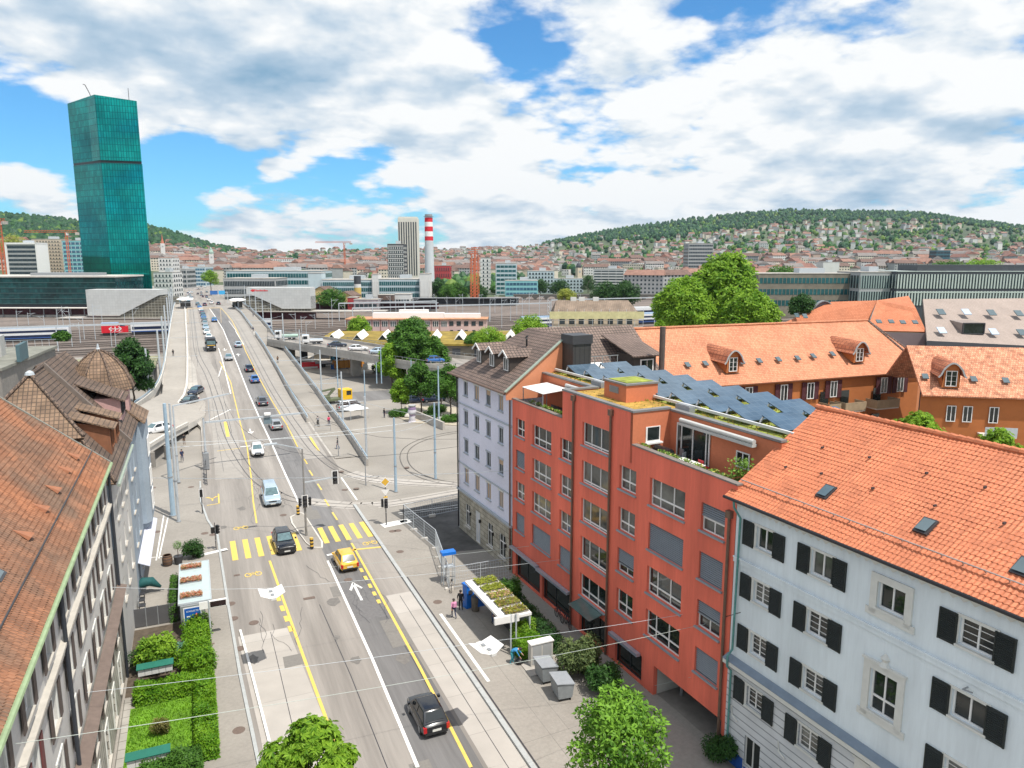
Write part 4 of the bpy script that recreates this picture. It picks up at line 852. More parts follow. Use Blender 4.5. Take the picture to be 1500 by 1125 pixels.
for i, (a, b, c, d) in enumerate(WL):
    yb = .08 if c < 6 else 0
    w = window(lh, a, b, c, d, y=yb, depth=.18, cols=2, trans=(.65,), glass=LACE if i % 5 else GLASS, frame=WHITE, sill=TRIMG)
    mb = MB(); mb.box(a - .14, a, yb, yb + .05, c, d + .14); mb.box(b, b + .14, yb, yb + .05, c, d + .14); mb.box(a, b, yb, yb + .05, d + .001, d + .14); mb.build('window_surround', WBT, w)
    if c > 3:
        ang = (.0, .35, .9)[(i * 5) % 3] if i % 6 == 0 and c < 12 else 0.0
        for sg, h in ((-1, a - .15), (1, b + .15)):
            mb = MB(); q = .38; dx, dy = sg * q * math.cos(ang), q * math.sin(ang) + .0
            mb.bar((h, yb + .09, (c + d) / 2), (h + dx, yb + .09 + dy, (c + d) / 2), .05, d - c + .1); mb.build('shutter', SHR if i == 16 else SHB, w)
mb = MB()
for z, h, o_ in ((11.55, .22, .16), (11.85, .12, .24), (11.3, .1, .08), (14.05, .3, .2)): mb.box(-.02, 42, 0, o_, z, z + h)
mb.build('string_course', TRIMG, lh)
mb = MB(); mb.slab([(-.02, .08, 6.55), (42, .08, 6.55), (42, .62, 6.38), (-.02, .62, 6.38)], .12); mb.build('ledge', mat('brown_ledge', (.16, .12, .10), .8, .15, 3), lh)
mb = MB()
for k in range(26): mb.box(.8 + k * 1.6, 1.5 + k * 1.6, .08, .14, 6.0, 6.3)
mb.build('dentil', TRIMG, lh)
for s in (18.6, .25): pipe(lh, [(s, .2, 14.0), (s, .2, .1)], .085, mat('dark_pipe', (.03, .035, .045), .5, .1, 3), head=False)
mb = MB(); mb.tube([(-.15, .36, 14.42), (42, .36, 14.42)], .1, 8); mb.build('gutter', mat('green_gutter', (.27, .36, .20), .6, .15, 3), lh)
sl3 = Vector((0, -1, .84)).normalized(); O3 = Vector((-.25, .28, 14.46))
mb = tile_roof(O3, (1, 0, 0), sl3, 37, 11.0, .19, .23, .014, 4, .026); mb.build('roof', BTILE, lh)
def on3(s, v, n=0): p = O3 + sl3 * v + Vector((0, sl3.z, -sl3.y)) * n; return (O3.x + s, p.y, p.z)
mb = MB(); mb.slab([on3(0, 0, -.06), on3(37, 0, -.06), on3(37, 11, -.06), on3(0, 11, -.06)], .15); mb.build('roof_underside', BROWND, lh)
mb = MB(); mb.bar(on3(-.05, 0, .02), on3(-.05, 11, .02), .16, .1); mb.build('verge', mat('verge_metal', (.22, .22, .19), .6, .1, 3), lh)
mb = MB(); mb.tube([on3(0, 1.25, .07), on3(37, 1.25, .07)], .035, 6); mb.build('snow_guard', DARK, lh)
TV = mat('terracotta', (.30, .12, .06), .7, .15, 5)
for px in ((113, 673), (100, 693), (85, 722), (67, 750), (43, 790)):
    r = raydir(*px); nrm = Vector(FL.o) * sl3.z + Vector((0, 0, 1)) * (-sl3.y); p0 = FL.w(*O3); t = (p0 - EYE).dot(nrm) / r.dot(nrm); q = FL.loc(EYE + r * t)
    mb = MB(); mb.M = Matrix.Translation(q); U, V2, N2 = Vector((1, 0, 0)), sl3, Vector((0, sl3.z, -sl3.y)); ring = []
    tip = mb.V(V2 * .75 + N2 * .02)
    for k in range(7): a_ = math.pi * k / 6; ring.append(mb.V(U * .24 * math.cos(a_) + N2 * (.03 + .3 * math.sin(a_))))
    for k in range(6): mb.face([ring[k], ring[k + 1], tip])
    mb.face(ring[::-1], 1); mb.build('roof_vent', [TV, BLACK], lh)
q = on3(0, 0); skylight(lh, lambda s, v, n=0: on3(s, v, n), 20.3, 1.9, .9, 1.0, .05)
# ---------------------------------------------------------------- the older brown-roofed house beyond
FB = Frame((-5.35, 62.0), (-.01, -1))                   # x=0 at the fire wall, +x toward the camera, -x beyond
BG = mat('blue_grey_render', (.30, .36, .42), .9, .06, 5, .1, var2=.12, scale2=.3); RUSTW = mat('rust_dormer', (.24, .10, .05), .8, .15, 3)
bh = frame_thing(FB, 'brown_roofed_house', 'blue-grey house with steep hipped brown roof and two rust-brown dormers beside the terrace house', 'building')
mb = MB(); WB2 = [(c - .5, c + .5, z, z + 1.5) for c in (2.2, 5.2, 8.2) for z in (9.9, 7.0, 4.1)]
wall_holes(mb, 0, 11.0, 0, 13.0, WB2, depth=.2); mb.build('wall', GREYR, bh)
for a, b, c, d in WB2: window(bh, a, b, c, d, depth=.16, cols=2, glass=GLASS, frame=WHITE, sill=TRIMG)
e0, rg = (.35, 13.0), (-4.85, 19.3)
mb = MB()
mb.slab([(0, e0[0], e0[1]), (10.9, e0[0], e0[1]), (8.1, -1.85, 15.6), (4.5, rg[0], rg[1]), (0, rg[0], rg[1])], .15); mb.build('roof', BROWND, bh)
mb = MB(); mb.slab([(10.9, e0[0], e0[1]), (10.9, -9.5, e0[1]), (8.1, -7.5, 15.6), (8.1, -1.85, 15.6)], .15); mb.slab([(8.55, -1.5, 15.62), (8.55, -8.2, 15.62), (4.45, rg[0], rg[1] + .06)], .14); mb.build('hipped_end', BROWN, bh)
mb = MB(); mb.poly([(8.1, -1.9, 15.0), (8.1, -7.8, 15.0), (4.5, rg[0], 19)]); mb.poly([(0, rg[0], rg[1]), (4.5, rg[0], rg[1]), (8.1, -7.8, 15.6), (8.1, -11, 13), (0, -11, 13)]); mb.build('rear_roof', BROWND, bh)
mb = MB(); mb.tube([(8.5, -1.5, 15.72), (4.5, rg[0], rg[1] + .15)], .11, 8); mb.tube([(10.9, e0[0], e0[1] + .1), (8.1, -1.85, 15.7)], .1, 8); mb.tube([(8.5, -8.2, 15.72), (4.5, rg[0], rg[1] + .15)], .11, 8); mb.tube([(0, rg[0], rg[1] + .08), (4.5, rg[0], rg[1] + .1)], .12, 8); mb.build('ridge_tiles', BROWND, bh)
mb = MB(); mb.lathe([(.3, 0), (.25, .18), (.08, .3)], 10, c=(4.5, rg[0], rg[1] + .05)); mb.build('ridge_cap', LTM, bh)
for s in (5.4, 2.0):                                     # shed dormers, their sides toward us
    mb = MB(); a, b = s - .8, s + .8
    for x in (a, b): mb.poly([(x, -.25, 13.75), (x, -.25, 15.75), (x, -2.4, 16.2)])
    mb.poly([(b, -.25, 13.75), (a, -.25, 13.75), (a, -.25, 15.75), (b, -.25, 15.75)]); o = mb.build('dormer', RUSTW, bh)
    mb = MB(); mb.slab([(a - .25, .1, 15.65), (b + .25, .1, 15.65), (b + .25, -2.9, 16.75), (a - .25, -2.9, 16.75)], .1); mb.build('dormer_roof', BROWN, o)
    window(o, a + .25, b - .25, 14.2, 15.5, y=-.2, depth=.02, cols=2, glass=GLASS, frame=RUSTW)
mb = MB(); mb.bar((-.1, e0[0] + .05, e0[1] + .15), (-.1, rg[0], rg[1] + .2), .35, .3); mb.build('fire_wall', mat('weathered_coping', (.17, .14, .12), .8, .15, 2), bh)
mb = MB(); mb.tube([(0, .5, 12.9), (11, .5, 12.9)], .1, 8); mb.build('gutter', _mc['green_copper'], bh)
ch = frame_thing(FB, 'turret_house', 'corner house with domed brown turret roof, pink dormer and blue-grey front', 'building')
mb = MB(); WC = [(c - .5, c + .5, z, z + 1.6) for c in (-2.5, -5.5) for z in (9.6, 6.8, 4.0, 1.0)]
wall_holes(mb, -13.2, -.01, 0, 13.0, WC, depth=.2); mb.poly([(-13.2, 0, 0), (-13.2, 0, 13), (-13.2, -10, 13), (-13.2, -10, 0)]); mb.build('wall', BG, ch)
for a, b, c, d in WC: window(ch, a, b, c, d, depth=.16, cols=2, glass=GLASS, frame=WHITE, sill=TRIMG)
mb = MB(); mb.prism([(-13.5, 0), (-8.8, 0), (-8.8, .35), (-9.4, .75), (-13.0, .75), (-13.5, .3)], 3.6, 12.9); mb.prism([(-13.3, 0), (-9.2, 0), (-9.6, .45), (-12.8, .45)], 3.0, 3.6); o = mb.build('oriel', BG, ch)
for z in (9.4, 6.6, 4.4): window(o, -12.2, -10.2, z, z + 1.7, y=.76, depth=-.01, cols=3, glass=GLASS, frame=WHITE)
mb = MB(); mb.slab([(-14, .9, 12.9), (-8.4, .9, 12.9), (-9.2, -1.2, 14.6), (-13.4, -1.2, 14.6)], .15); mb.build('oriel_roof', BROWN, ch)
mb = MB(); mb.slab([(-8.6, .35, 13.0), (-.25, .35, 13.0), (-.25, -5.3, 19.4), (-13.2, -5.3, 19.0), (-13.2, -1.2, 14.6), (-9.2, -1.2, 14.6)], .15); mb.poly([(-.25, -5.3, 19.4), (-13.2, -5.3, 19), (-13.2, -10, 13.5), (-.25, -10, 13.5)]); mb.build('roof', BROWND, ch)
PINK = mat('pink_shingle', (.50, .31, .29), .85, .12, 6)
mb = MB(); mb.box(-7.6, -4.2, -3.0, -.5, 13.9, 15.95); o = mb.build('dormer', PINK, ch); mb = MB(); mb.slab([(-8.2, -.1, 15.75), (-3.9, -.1, 15.75), (-3.9, -3.6, 17.4), (-8.2, -3.6, 17.4)], .12); mb.build('dormer_roof', BROWND, o)
window(o, -7.2, -4.6, 14.5, 15.7, y=-.44, depth=.03, cols=3, glass=GLASS, frame=DARK)
mb = MB(); mb.bar((-4.15, -.45, 14.0), (-4.15, -3.0, 14.0), .1, .3); mb.build('bargeboard', DARK, o)
cT = (-10.2, -2.4)
def octo(r): return [(cT[0] + r * math.cos(R(22.5 + 45 * k)), cT[1] + r * math.sin(R(22.5 + 45 * k))) for k in range(8)]
mb = MB(); mb.prism(octo(2.25), 12.5, 16.0); mb.build('turret', PINK, ch)
mb = MB(); lv = [(2.75, 15.9), (2.5, 16.6), (2.1, 17.5), (1.45, 18.35), (.75, 18.95), (.15, 19.25)]
rings = [[mb.V((x, y, z)) for x, y in octo(r)] for r, z in lv]
for A, B in zip(rings, rings[1:]):
    for k in range(8): mb.face([A[k], A[(k + 1) % 8], B[(k + 1) % 8], B[k]])
mb.face(rings[-1]); mb.face(rings[0][::-1]); o = mb.build('turret_roof', BROWN, ch)
mb = MB()
for k in range(8): mb.tube([(octo(r)[k][0], octo(r)[k][1], z + .05) for r, z in lv], .08, 6)
mb.build('hip_tiles', BROWND, o); mb = MB(); mb.lathe([(.25, 0), (.12, .25), (.05, .6)], 8, c=(cT[0], cT[1], 19.2)); mb.build('finial', LTM, o)
# ground-floor awning of the cafe side
aw = MB(); aw.slab([(-13, .05, 3.0), (-1, .05, 3.0), (-1, .9, 2.6), (-13, .9, 2.6)], .05); aw.build('awning', mat('lavender_awning', (.55, .57, .66), .7, .05, 2), ch)
# ---------------------------------------------------------------- flat roofs behind
fb = thing('flat_roofed_block', 'low dark flat-roofed block with roof railing and grey lift box behind the brown roofs', 'building', (0, 0, 0))
mb = MB(); mb.prism([(-75, 118), (-25.2, 122), (-22.5, 150), (-75, 156)], 0, 11.6); mb.build('wall', CONC_DK, fb)
mb = MB(); mb.prism([(-75, 117.6), (-24.9, 121.6), (-22.1, 150.4), (-75, 156.4)], 11.6, 12.0, 0); mb.build('roof', mat('roof_felt', (.20, .20, .17), .9, .2, .6, var2=.2), fb)
mb = MB()
for k in range(34): x = -58 + k * 1.05; mb.bar((x, 150.6 - (x + 22) * -.1, 12), (x, 150.6 - (x + 22) * -.1, 13.1), .05, .05)
mb.bar((-58, 154.2, 13.1), (-22.3, 150.6, 13.1), .06, .06); mb.build('roof_railing', LTM, fb)
mb = MB(); mb.box(-30.6, -27.6, 136, 139, 12, 15.2); mb.build('lift_box', mat('pale_plaster', (.42, .42, .40), .9, .1, 2), fb)
mb = MB(); mb.box(-24.2, -23.7, 128, 134, 12, 14.5); mb.build('screen_wall', mat('teal_panel', (.07, .13, .15), .6, .1, 2), fb)
mb = MB(); mb.box(-46, -34, 117.0, 117.8, 7.0, 10.6); mb.build('window_band', GLASS, fb)
lb = thing('goods_shed', 'long low goods shed with mossy flat roof and white rooflights beside the left viaduct parapet', 'building', (0, 0, 0))
mb = MB(); mb.box(-60, -8.2, 170, 186, 0, 4.6); mb.build('wall', mat('shed_wall', (.20, .20, .19), .9, .1, 1), lb)
mb = MB(); mb.box(-60.5, -7.7, 169.3, 186.6, 4.6, 5.1); mb.build('roof', mat('mossy_roof', (.24, .235, .14), .95, .3, .4, var2=.3, scale2=.1), lb)
for x in (-31, -26, -20.5, -14.5):
    mb = MB(); mb.prism([(x - 1.6, 173), (x + 1.6, 173), (x + 1.6, 175.4), (x - 1.6, 175.4)], 5.1, 5.7); mb.build('rooflight', WHITE, lb)
# ================================================================ middle distance
FH=Vector((math.sin(YAW),math.cos(YAW),0))
def at(px,w,z=0.0):
 q=FH*w+RT*((px-750)*w/1090);return Vector((q.x,q.y,z))
def zt(py,w):return H+(380-py)/1090*w
def far_frame(pxL,pxR,w,turn=0.0):
 a,b=at(pxR,w),at(pxL,w);d=(b-a).normalized();d=Matrix.Rotation(R(turn),3,'Z')@d
 return Frame(a,d),(b-a).length
def band_block(name,label,cat,pxL,pxR,ytop,w,depth,floors,wall,glass,n=0,turn=0.0,zb=None,band=.55,roofm=None,group=None,margin=.6,fins=None,finw=.25,frame_=None,top=.8,base=.0,piers=0):
 """box building: wall, roof and one ribbon of panes per floor; fins divide the ribbon"""
 fr,L_=far_frame(pxL,pxR,w,turn);z1=zt(ytop,w);z0=terr(fr.p.x,fr.p.y)-.5 if zb is None else zb
 t=frame_thing(fr,name,label,cat)
 if group:t['group']=group
 mb=MB();mb.box(0,L_,-depth,0,z0,z1);mb.build('wall',wall,t)
 mb=MB();mb.box(-.15,L_+.15,-depth-.15,.15,z1,z1+.35);r=mb.build('roof',roofm or CONC,t)
 if L_>12:mb=MB();mb.box(L_*.3,L_*.55,-depth*.7,-depth*.35,z1+.35,z1+2.6);mb.build('plant_room',LTM,r)
 h=(z1-z0-base-top)/floors;n=n or max(3,int(L_/2.5))
 for k in range(floors):
  a=z0+base+h*k+h*(1-band)*.6;b=a+h*band;mb=MB()
  mb.box(margin,L_-margin,0,.08,a,b);mb.box(L_,L_+.08,-depth+margin,-margin,a,b);mb.box(-.08,0,-depth+margin,-margin,a,b)
  fw_=finw
  for j in range(n+1):x=margin+(L_-2*margin)*j/n;mb.box(x-fw_/2,x+fw_/2,.081,.2 if not piers else .3,a-.02,b+.02,1)
  m_=max(2,int(depth/3))
  for j in range(m_+1):
   y=-depth+margin+(depth-2*margin)*j/m_
   mb.box(L_+.081,L_+.2,y-fw_/2,y+fw_/2,a-.02,b+.02,1);mb.box(-.2,-.081,y-fw_/2,y+fw_/2,a-.02,b+.02,1)
  mb.build('window_row',[glass,fins or wall],t)
 return t,fr,L_,z0,z1
GL_D=mat('far_glass',(.03,.045,.055),.12,.5,.15,spec=.6);GL_T=mat('far_teal_glass',(.02,.10,.11),.12,.4,.15,spec=.6);GL_B=mat('far_blue_glass',(.05,.13,.20),.12,.4,.15,spec=.6)
W_W=mat('far_white',(.62,.62,.60),.85,.06,.2);W_C=mat('far_cream',(.56,.47,.36),.85,.08,.2);W_B=mat('far_blue_white',(.46,.55,.58),.85,.06,.2);W_G=mat('far_grey',(.36,.37,.37),.85,.1,.2)
W_T=mat('far_turquoise',(.22,.50,.52),.8,.06,.2);W_R=mat('far_red',(.42,.055,.06),.8,.1,.2);W_K=mat('far_charcoal',(.05,.055,.065),.6,.1,.3);W_P=mat('far_pink',(.58,.42,.40),.85,.06,.3)
CRANE=mat('crane_orange',(.55,.13,.05),.6,.08,.5)
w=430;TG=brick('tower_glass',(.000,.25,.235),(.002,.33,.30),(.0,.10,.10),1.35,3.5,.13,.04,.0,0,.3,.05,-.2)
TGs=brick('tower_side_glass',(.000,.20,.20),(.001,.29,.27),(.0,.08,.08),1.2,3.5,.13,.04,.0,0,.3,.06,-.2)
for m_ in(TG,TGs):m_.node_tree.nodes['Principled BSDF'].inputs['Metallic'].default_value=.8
c0=at(147,w);tw=thing('glass_tower','tall green glass office tower with a stepped overhang, highest building of the skyline','skyscraper',(c0.x,c0.y,0))
def rel(v):return(v.x-c0.x,v.y-c0.y)
def ring(xl_,xs,xc,xr,dr,dl):return[rel(at(xc,w)),rel(at(xr,w+dr)),rel(at(xr-6,w+dr+34)),rel(at(xl_+6,w+dl+30)),rel(at(xl_,w+dl)),rel(at(xs,w+4))]
zA,zB,zC=zt(240,w),zt(151,w),zt(158,w+12)
low=ring(118,146,160.5,219,6,14);mid=ring(112,141,153,211,6,14);
def shell(mb,A,B,z0,z1):
 ia=[mb.V((*p,z0))for p in A];ib=[mb.V((*p,z1[i]if isinstance(z1,list)else z1))for i,p in enumerate(B)]
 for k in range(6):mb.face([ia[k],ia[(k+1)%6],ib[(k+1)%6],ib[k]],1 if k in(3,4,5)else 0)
 mb.face(ib,2)
base_=ring(121,149,161,220,6,14)
def grow(P,s):return[(x*s,y*s)for x,y in P]
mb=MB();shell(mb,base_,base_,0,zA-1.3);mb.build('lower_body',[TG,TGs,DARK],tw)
mb=MB();shell(mb,grow(base_,.99),grow(base_,.99),zA-1.3,zA);mb.build('recess',[W_K,W_K,W_K],tw)
ov=[(x+(-.2),y-1.0)if i in(0,1)else(x,y)for i,(x,y)in enumerate(base_)]
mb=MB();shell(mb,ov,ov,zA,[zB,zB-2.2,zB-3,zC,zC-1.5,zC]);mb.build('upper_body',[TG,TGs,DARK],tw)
mb=MB();p=Vector((*ov[0],zB));mb.tube([p+Vector((-2,6,-1)),p+Vector((-3,6,2)),p+Vector((-4.5,4,5.5)),p+Vector((-5.4,3.2,5.6))],.2,6);mb.build('roof_crane',DARK,tw)
mb=MB();q=Vector((*ov[1],zB));mb.tube([q+Vector((-4,3,-2)),q+Vector((-4,3,5))],.15,5);mb.build('antenna',DARK,tw)
fr,L_=far_frame(-60,166,395);t=frame_thing(fr,'glass_slab_building','long dark green glass office slab at the foot of the glass tower','building')
ztop=zt(404,395);ANG=brick('annex_glass',(.006,.04,.045),(.015,.085,.085),(.012,.035,.04),1.4,1.9,.07,.07,0,0,.6,.08,-.2)
mb=MB();mb.box(0,L_,-30,0,3.2,ztop-.7);mb.build('glass_body',ANG,t);mb=MB();mb.box(-.4,L_,-30.4,.4,ztop-.7,ztop+.1);o=mb.build('roof',CONC_LT,t)
mb=MB();mb.box(14,50,-18,-8,ztop+.1,ztop+1.6);mb.build('plant_room',GREYM,o)
mb=MB();mb.box(0,L_,-30,-.6,-.2,3.19);mb.build('ground_floor',W_K,t)
for k in range(5):
 mb=MB();z=3.4+k*(ztop-4.2)/5;mb.box(0,L_,0,.16,z,z+.28);mb.build('floor_edge',mat('annex_edge',(.05,.11,.11),.5,.1,.5),t)
for px0,px1,ya,nm,lab,flip in((121,245,424,'station_hall','pale panelled station stair hall left of the viaduct, before the glass tower',0),(352,452,421,'station_hall','pale panelled station stair hall right of the viaduct with small red emblem',1)):
 w_=335;fr,L_=far_frame(px0,px1,w_);t=frame_thing(fr,nm,lab,'building');z1=zt(ya,w_);zb=zt(462 if not flip else 452,w_)
 PAN=brick('pale_panels',(.50,.51,.50),(.54,.55,.54),(.40,.41,.41),1.2,1.2,.03,.6,.1,0,.06,.2)
 def X(px):return L_*(px1-px)/(px1-px0)
 P=[(X(121),z1),(X(229),z1),(X(229),zt(432,w_)),(X(168),zb),(X(121),zb)]if not flip else[(X(358),z1),(X(452),z1),(X(452),zb),(X(410),zb),(X(365),zt(431,w_)),(X(358),zt(431,w_))]
 mb=MB();a=[mb.V((x,0,z))for x,z in P];b=[mb.V((x,-9,z))for x,z in P];mb.face(a);mb.face(b[::-1])
 for k in range(len(P)):mb.face([a[k],b[k],b[(k+1)%len(P)],a[(k+1)%len(P)]])
 mb.build('panel_wall',PAN,t)
 LAT=brick('lattice_wall',(.09,.085,.07),(.13,.12,.09),(.33,.32,.27),1.5,1.2,.10,.8,.2,0,.2,.2)
 mb=MB();mb.box(0,L_*(.62 if not flip else 1),-8.8,-.6,zb-1.0,zt(434,w_));
 mb.build('lattice_wall',LAT,t)
 mb=MB();mb.box(0,L_+4,-9,-1.5,0,zb-1.01);mb.build('undercroft',mat('oxblood_wall',(.085,.018,.025),.7,.4,.4),t)
 mb=MB();mb.box(-2,L_+14,-8,1.5,zb-1.4,zb-1.02)if not flip else mb.box(-34,L_,-8,1.5,zb-1.4,zb-1.02);mb.build('platform_roof',CONC,t)
 if flip:
  xx,zz=X(364),z1-1.3;RD=mat('red_sign',(.65,.03,.04),.5,0,1)
  mb=MB();mb.poly([(xx,.03,zz),(xx-1.1,.03,zz+.7),(xx-1.1,.03,zz-.7)]);mb.box(xx-2.3,xx-1.1,.02,.06,zz-.45,zz+.5)
  for k in range(9):mb.box(xx-2.9-k*.62,xx-2.45-k*.62,.02,.06,zz-.35,zz+(.2 if k%3 else .45))
  mb.build('emblem',RD,t)
for x0,x1,y,w_,lab in((-40,122,466,345,'long pale platform roof left of the station hall'),(452,640,449,385,'long dark platform roof right of the station hall'),(480,760,436,430,'farthest platform roof behind the railway yard')):
 fr,L_=far_frame(x0,x1,w_);t=frame_thing(fr,'platform_roof',lab,'platform roof');z=max(zt(y,w_),4.6)
 mb=MB();mb.box(0,L_,-5,0,z-.3,z);mb.build('roof',CONC_LT if w_<350 else GREYM,t)
 for k in range(8):
  mb=MB();x=L_*(k+.5)/8;mb.box(x-.15,x+.15,-2.7,-2.3,0,z-.3);mb.build('post',GREYM,t)
 mb=MB();mb.box(0,L_,-4.9,-3,.0,1.1);mb.build('platform',CONC,t)
 mb=MB();mb.box(0,L_,-5.6,-5.1,0,z-.5);mb.build('rear_wall',_mc['oxblood_wall']if w_<400 else W_K,t)
t,fr,L_,z0,z1=band_block('office_slab','white-framed office slab with dark ribbon windows left of the glass tower','building',11,56,357,620,14,11,W_G,GL_D,band=.55,zb=0,n=6,margin=1.2,fins=W_K,top=1.5)
mb=MB()
for q in((-.6,.9,0,z1),(L_-.9,L_+.6,0,z1)):mb.box(q[0],q[1],-14,.9,q[2],q[3])
mb.box(-.6,L_+.6,-14,.9,z1-.8,z1+.7);mb.build('white_frame',WHITE,t)
band_block('apartment_tower','cream apartment tower with small square windows, under the long crane jib','building',49,92,351,655,16,15,W_C,GL_D,n=9,band=.42,zb=0,finw=1.6,margin=1.2)
band_block('apartment_tower','turquoise glass apartment tower touching the glass tower on its left','building',93,126,353,640,16,12,W_T,GL_B,n=5,band=.6,zb=0,fins=W_B,finw=.5)
band_block('apartment_block','white balconied apartment block just right of the glass tower','building',223,251,399,470,14,6,W_W,GL_D,n=5,band=.5,zb=0,finw=1.2)
band_block('apartment_block','tall pale apartment block behind the balconied one, right of the glass tower','building',232,252,378,640,14,8,W_W,GL_D,n=4,band=.5,zb=0,finw=1.4)
band_block('office_block','blue-grey office block at the far end of the viaduct','building',272,300,391,760,20,5,W_B,GL_B,zb=0)
band_block('office_block','grey office block left of the blue-grey one at the viaduct end','building',252,272,394,700,20,4,W_G,GL_D,zb=0)
band_block('office_block','dark low office block with blue arrow sign right of the viaduct end','building',325,402,408,460,24,3,W_G,GL_D,zb=0,band=.62,n=30,finw=.12)
t=band_block('office_block','long glass-banded factory behind the right station hall','building',330,470,397,500,30,4,W_B,GL_T,zb=0,band=.6,n=34,finw=.14)[0]
band_block('stair_tower','blank pale blue stair tower between the two glass-banded factories','building',450,470,400,455,10,1,W_B,W_B,zb=0,n=2)
band_block('factory','glass-banded factory with dark teal windows, left of the yellow silo','building',470,550,410,452,26,4,W_B,GL_T,zb=0,band=.66,n=26,finw=.14)
band_block('factory','glass-banded factory with dark teal windows, right of the yellow silo','building',553,616,409,450,26,4,W_B,GL_T,zb=0,band=.66,n=20,finw=.14)
band_block('stair_tower','blank white end tower of the right-hand factory, beside the chimney','building',614,628,401,447,14,1,W_W,W_W,zb=0,n=2)
band_block('stair_tower','blank pale tower between the two factories','building',544,553,402,449,12,1,W_W,W_W,zb=0,n=2)
fr,L_=far_frame(517,526,425);t=frame_thing(fr,'silo','round white and yellow banded silo before the factory','silo')
for k,(za,zb_,m_)in enumerate(((0,6,W_C),(6,11,mat('silo_yellow',(.55,.40,.12),.7,.1,.3)),(11,13,W_W),(13,zt(404,425),W_K))):
 mb=MB();mb.lathe([(2.0,za),(2.0,zb_)],18,c=(L_/2,-2,0));mb.build('drum',m_,t)
t,fr,L_,z0,z1=band_block('office_tower','dark office tower with white-framed windows left of the striped white tower','building',568,592,358,560,13,12,W_K,GL_D,n=8,band=.5,zb=0,fins=W_W,finw=.5,top=1.5)
for k in range(13):
 mb=MB();z=z0+(z1-1.5-z0)*k/12;mb.box(.3,L_-.3,.05,.3,z-.2,z+.35);mb.build('floor_band',W_W,t)
w_=610;fr,L_=far_frame(584,612,w_);t=frame_thing(fr,'striped_tower','white tower with dark vertical window stripes beside the chimney','building');z1=zt(321,w_)
mb=MB();mb.box(0,L_,-13,0,0,z1);mb.box(.5,L_-.5,-12.5,-.5,z1,z1+1.2);mb.build('wall',mat('tower_cream',(.66,.63,.56),.8,.05,.3),t)
for k in range(8):
 x=1.0+(L_-2.0)*k/7;mb=MB();mb.box(x-.48,x+.48,0,.12,14,z1-3.0);mb.build('window_stripe',W_K,t)
mb=MB();mb.box(L_,L_+.1,-12,-1,14,z1-3);mb.build('side_windows',W_G,t)
w_=520;c=at(629,w_);t=thing('chimney','tall pale chimney with red and white bands at its top','chimney',(c.x,c.y,0));z1=zt(319,w_)
def rr_(z):return 3.5-.75*z/z1
zs_=[0,zt(353,w_),zt(347,w_),zt(340,w_),zt(333,w_),zt(326.5,w_),zt(320,w_)]
for k,(a,b)in enumerate(zip(zs_,zs_[1:])):mb=MB();mb.lathe([(rr_(a),a),(rr_(b),b)],24);mb.build('shaft' if k==0 else 'band',(mat('chimney_grey',(.52,.56,.58),.8,.06,.2)if k==0 else(mat('chimney_red',(.62,.02,.035),.7,.05,.5)if k%2 else WHITE)),t)
mb=MB();mb.lathe([(3.4,z1),(3.4,z1+.3),(2.6,z1+.35),(2.6,z1+1.6)],24);mb.build('gallery',GREYM,t)
band_block('red_block','small dark red block with rows of windows right of the chimney','building',636,659,389,650,14,4,W_R,GL_D,zb=0,n=8,finw=.9)
band_block('apartment_tower','slim white apartment tower with one dark window column, right of the red cranes','building',704,718,378,600,12,9,W_W,GL_D,zb=0,n=2,finw=2.2,band=.6)
band_block('apartment_block','turquoise and white stepped apartment block right of the slim white tower','building',726,757,386,570,14,7,W_B,GL_T,zb=0,n=5)
band_block('apartment_block','lower turquoise glass wing before the stepped apartment block','building',740,788,411,545,12,3,W_T,GL_B,zb=0)
band_block('apartment_block','pale blue apartment block with square windows, middle of three','building',773,812,397,590,14,6,W_B,GL_D,zb=0,n=8,finw=1.1)
band_block('apartment_block','low pale blue apartment block half behind trees','building',810,855,408,610,14,4,W_B,GL_D,zb=0,n=9,finw=1.1)
band_block('apartment_block','white slab with long balconies and blank grey end, behind the scaffolded house','building',869,915,394,620,14,8,W_W,GL_D,zb=0,n=4,band=.45,turn=-16)
band_block('office_tower','grey banded office tower above the big trees','building',1008,1044,357,900,26,11,W_G,GL_D,zb=0,n=14,band=.5)
band_block('white_cube_building','plain white cube-shaped building on the right, before the hillside','building',1206,1230,384,900,20,1,W_W,W_W,zb=0,n=2)
band_block('office_tower','small dark teal tower on the right before the hillside','building',1371,1391,367,1000,18,8,mat('far_teal',(.04,.12,.15),.5,.1,.3),GL_D,zb=0,n=4)
t,fr,L_,z0,z1=band_block('colonnade_building','long pale office building with two rows of tall slim pillars on the right','building',1316,1560,398,330,24,2,W_K,GL_D,zb=0,n=54,band=.84,fins=mat('pale_pillar',(.48,.54,.50),.8,.06,.3),finw=.62,piers=1,top=.6,roofm=mat('pale_roof_edge',(.40,.45,.43),.7,.1,.3),base=6.0)
mb=MB();mb.box(-4,L_*.86,-20,-3,z1+.35,z1+3.0);mb.build('roof_storey',W_K,t);mb=MB();mb.box(0,L_,.05,.35,z0+(z1-z0)*.55+.4,z0+(z1-z0)*.55+1.0);mb.build('floor_band',_mc['pale_pillar'],t)
band_block('glass_hall','greenish netted office building left of the pillared one','building',1262,1318,399,335,24,2,W_G,GL_D,zb=0,n=14,band=.8,base=6.0,fins=mat('far_sage',(.28,.36,.34),.8,.06,.3),finw=.5)
band_block('glass_hall','long brown and green glass hall left of the netted building','building',1112,1264,401,345,20,3,mat('far_olive',(.20,.18,.14),.8,.2,.3),GL_T,zb=0,n=26,band=.5,base=4.0)
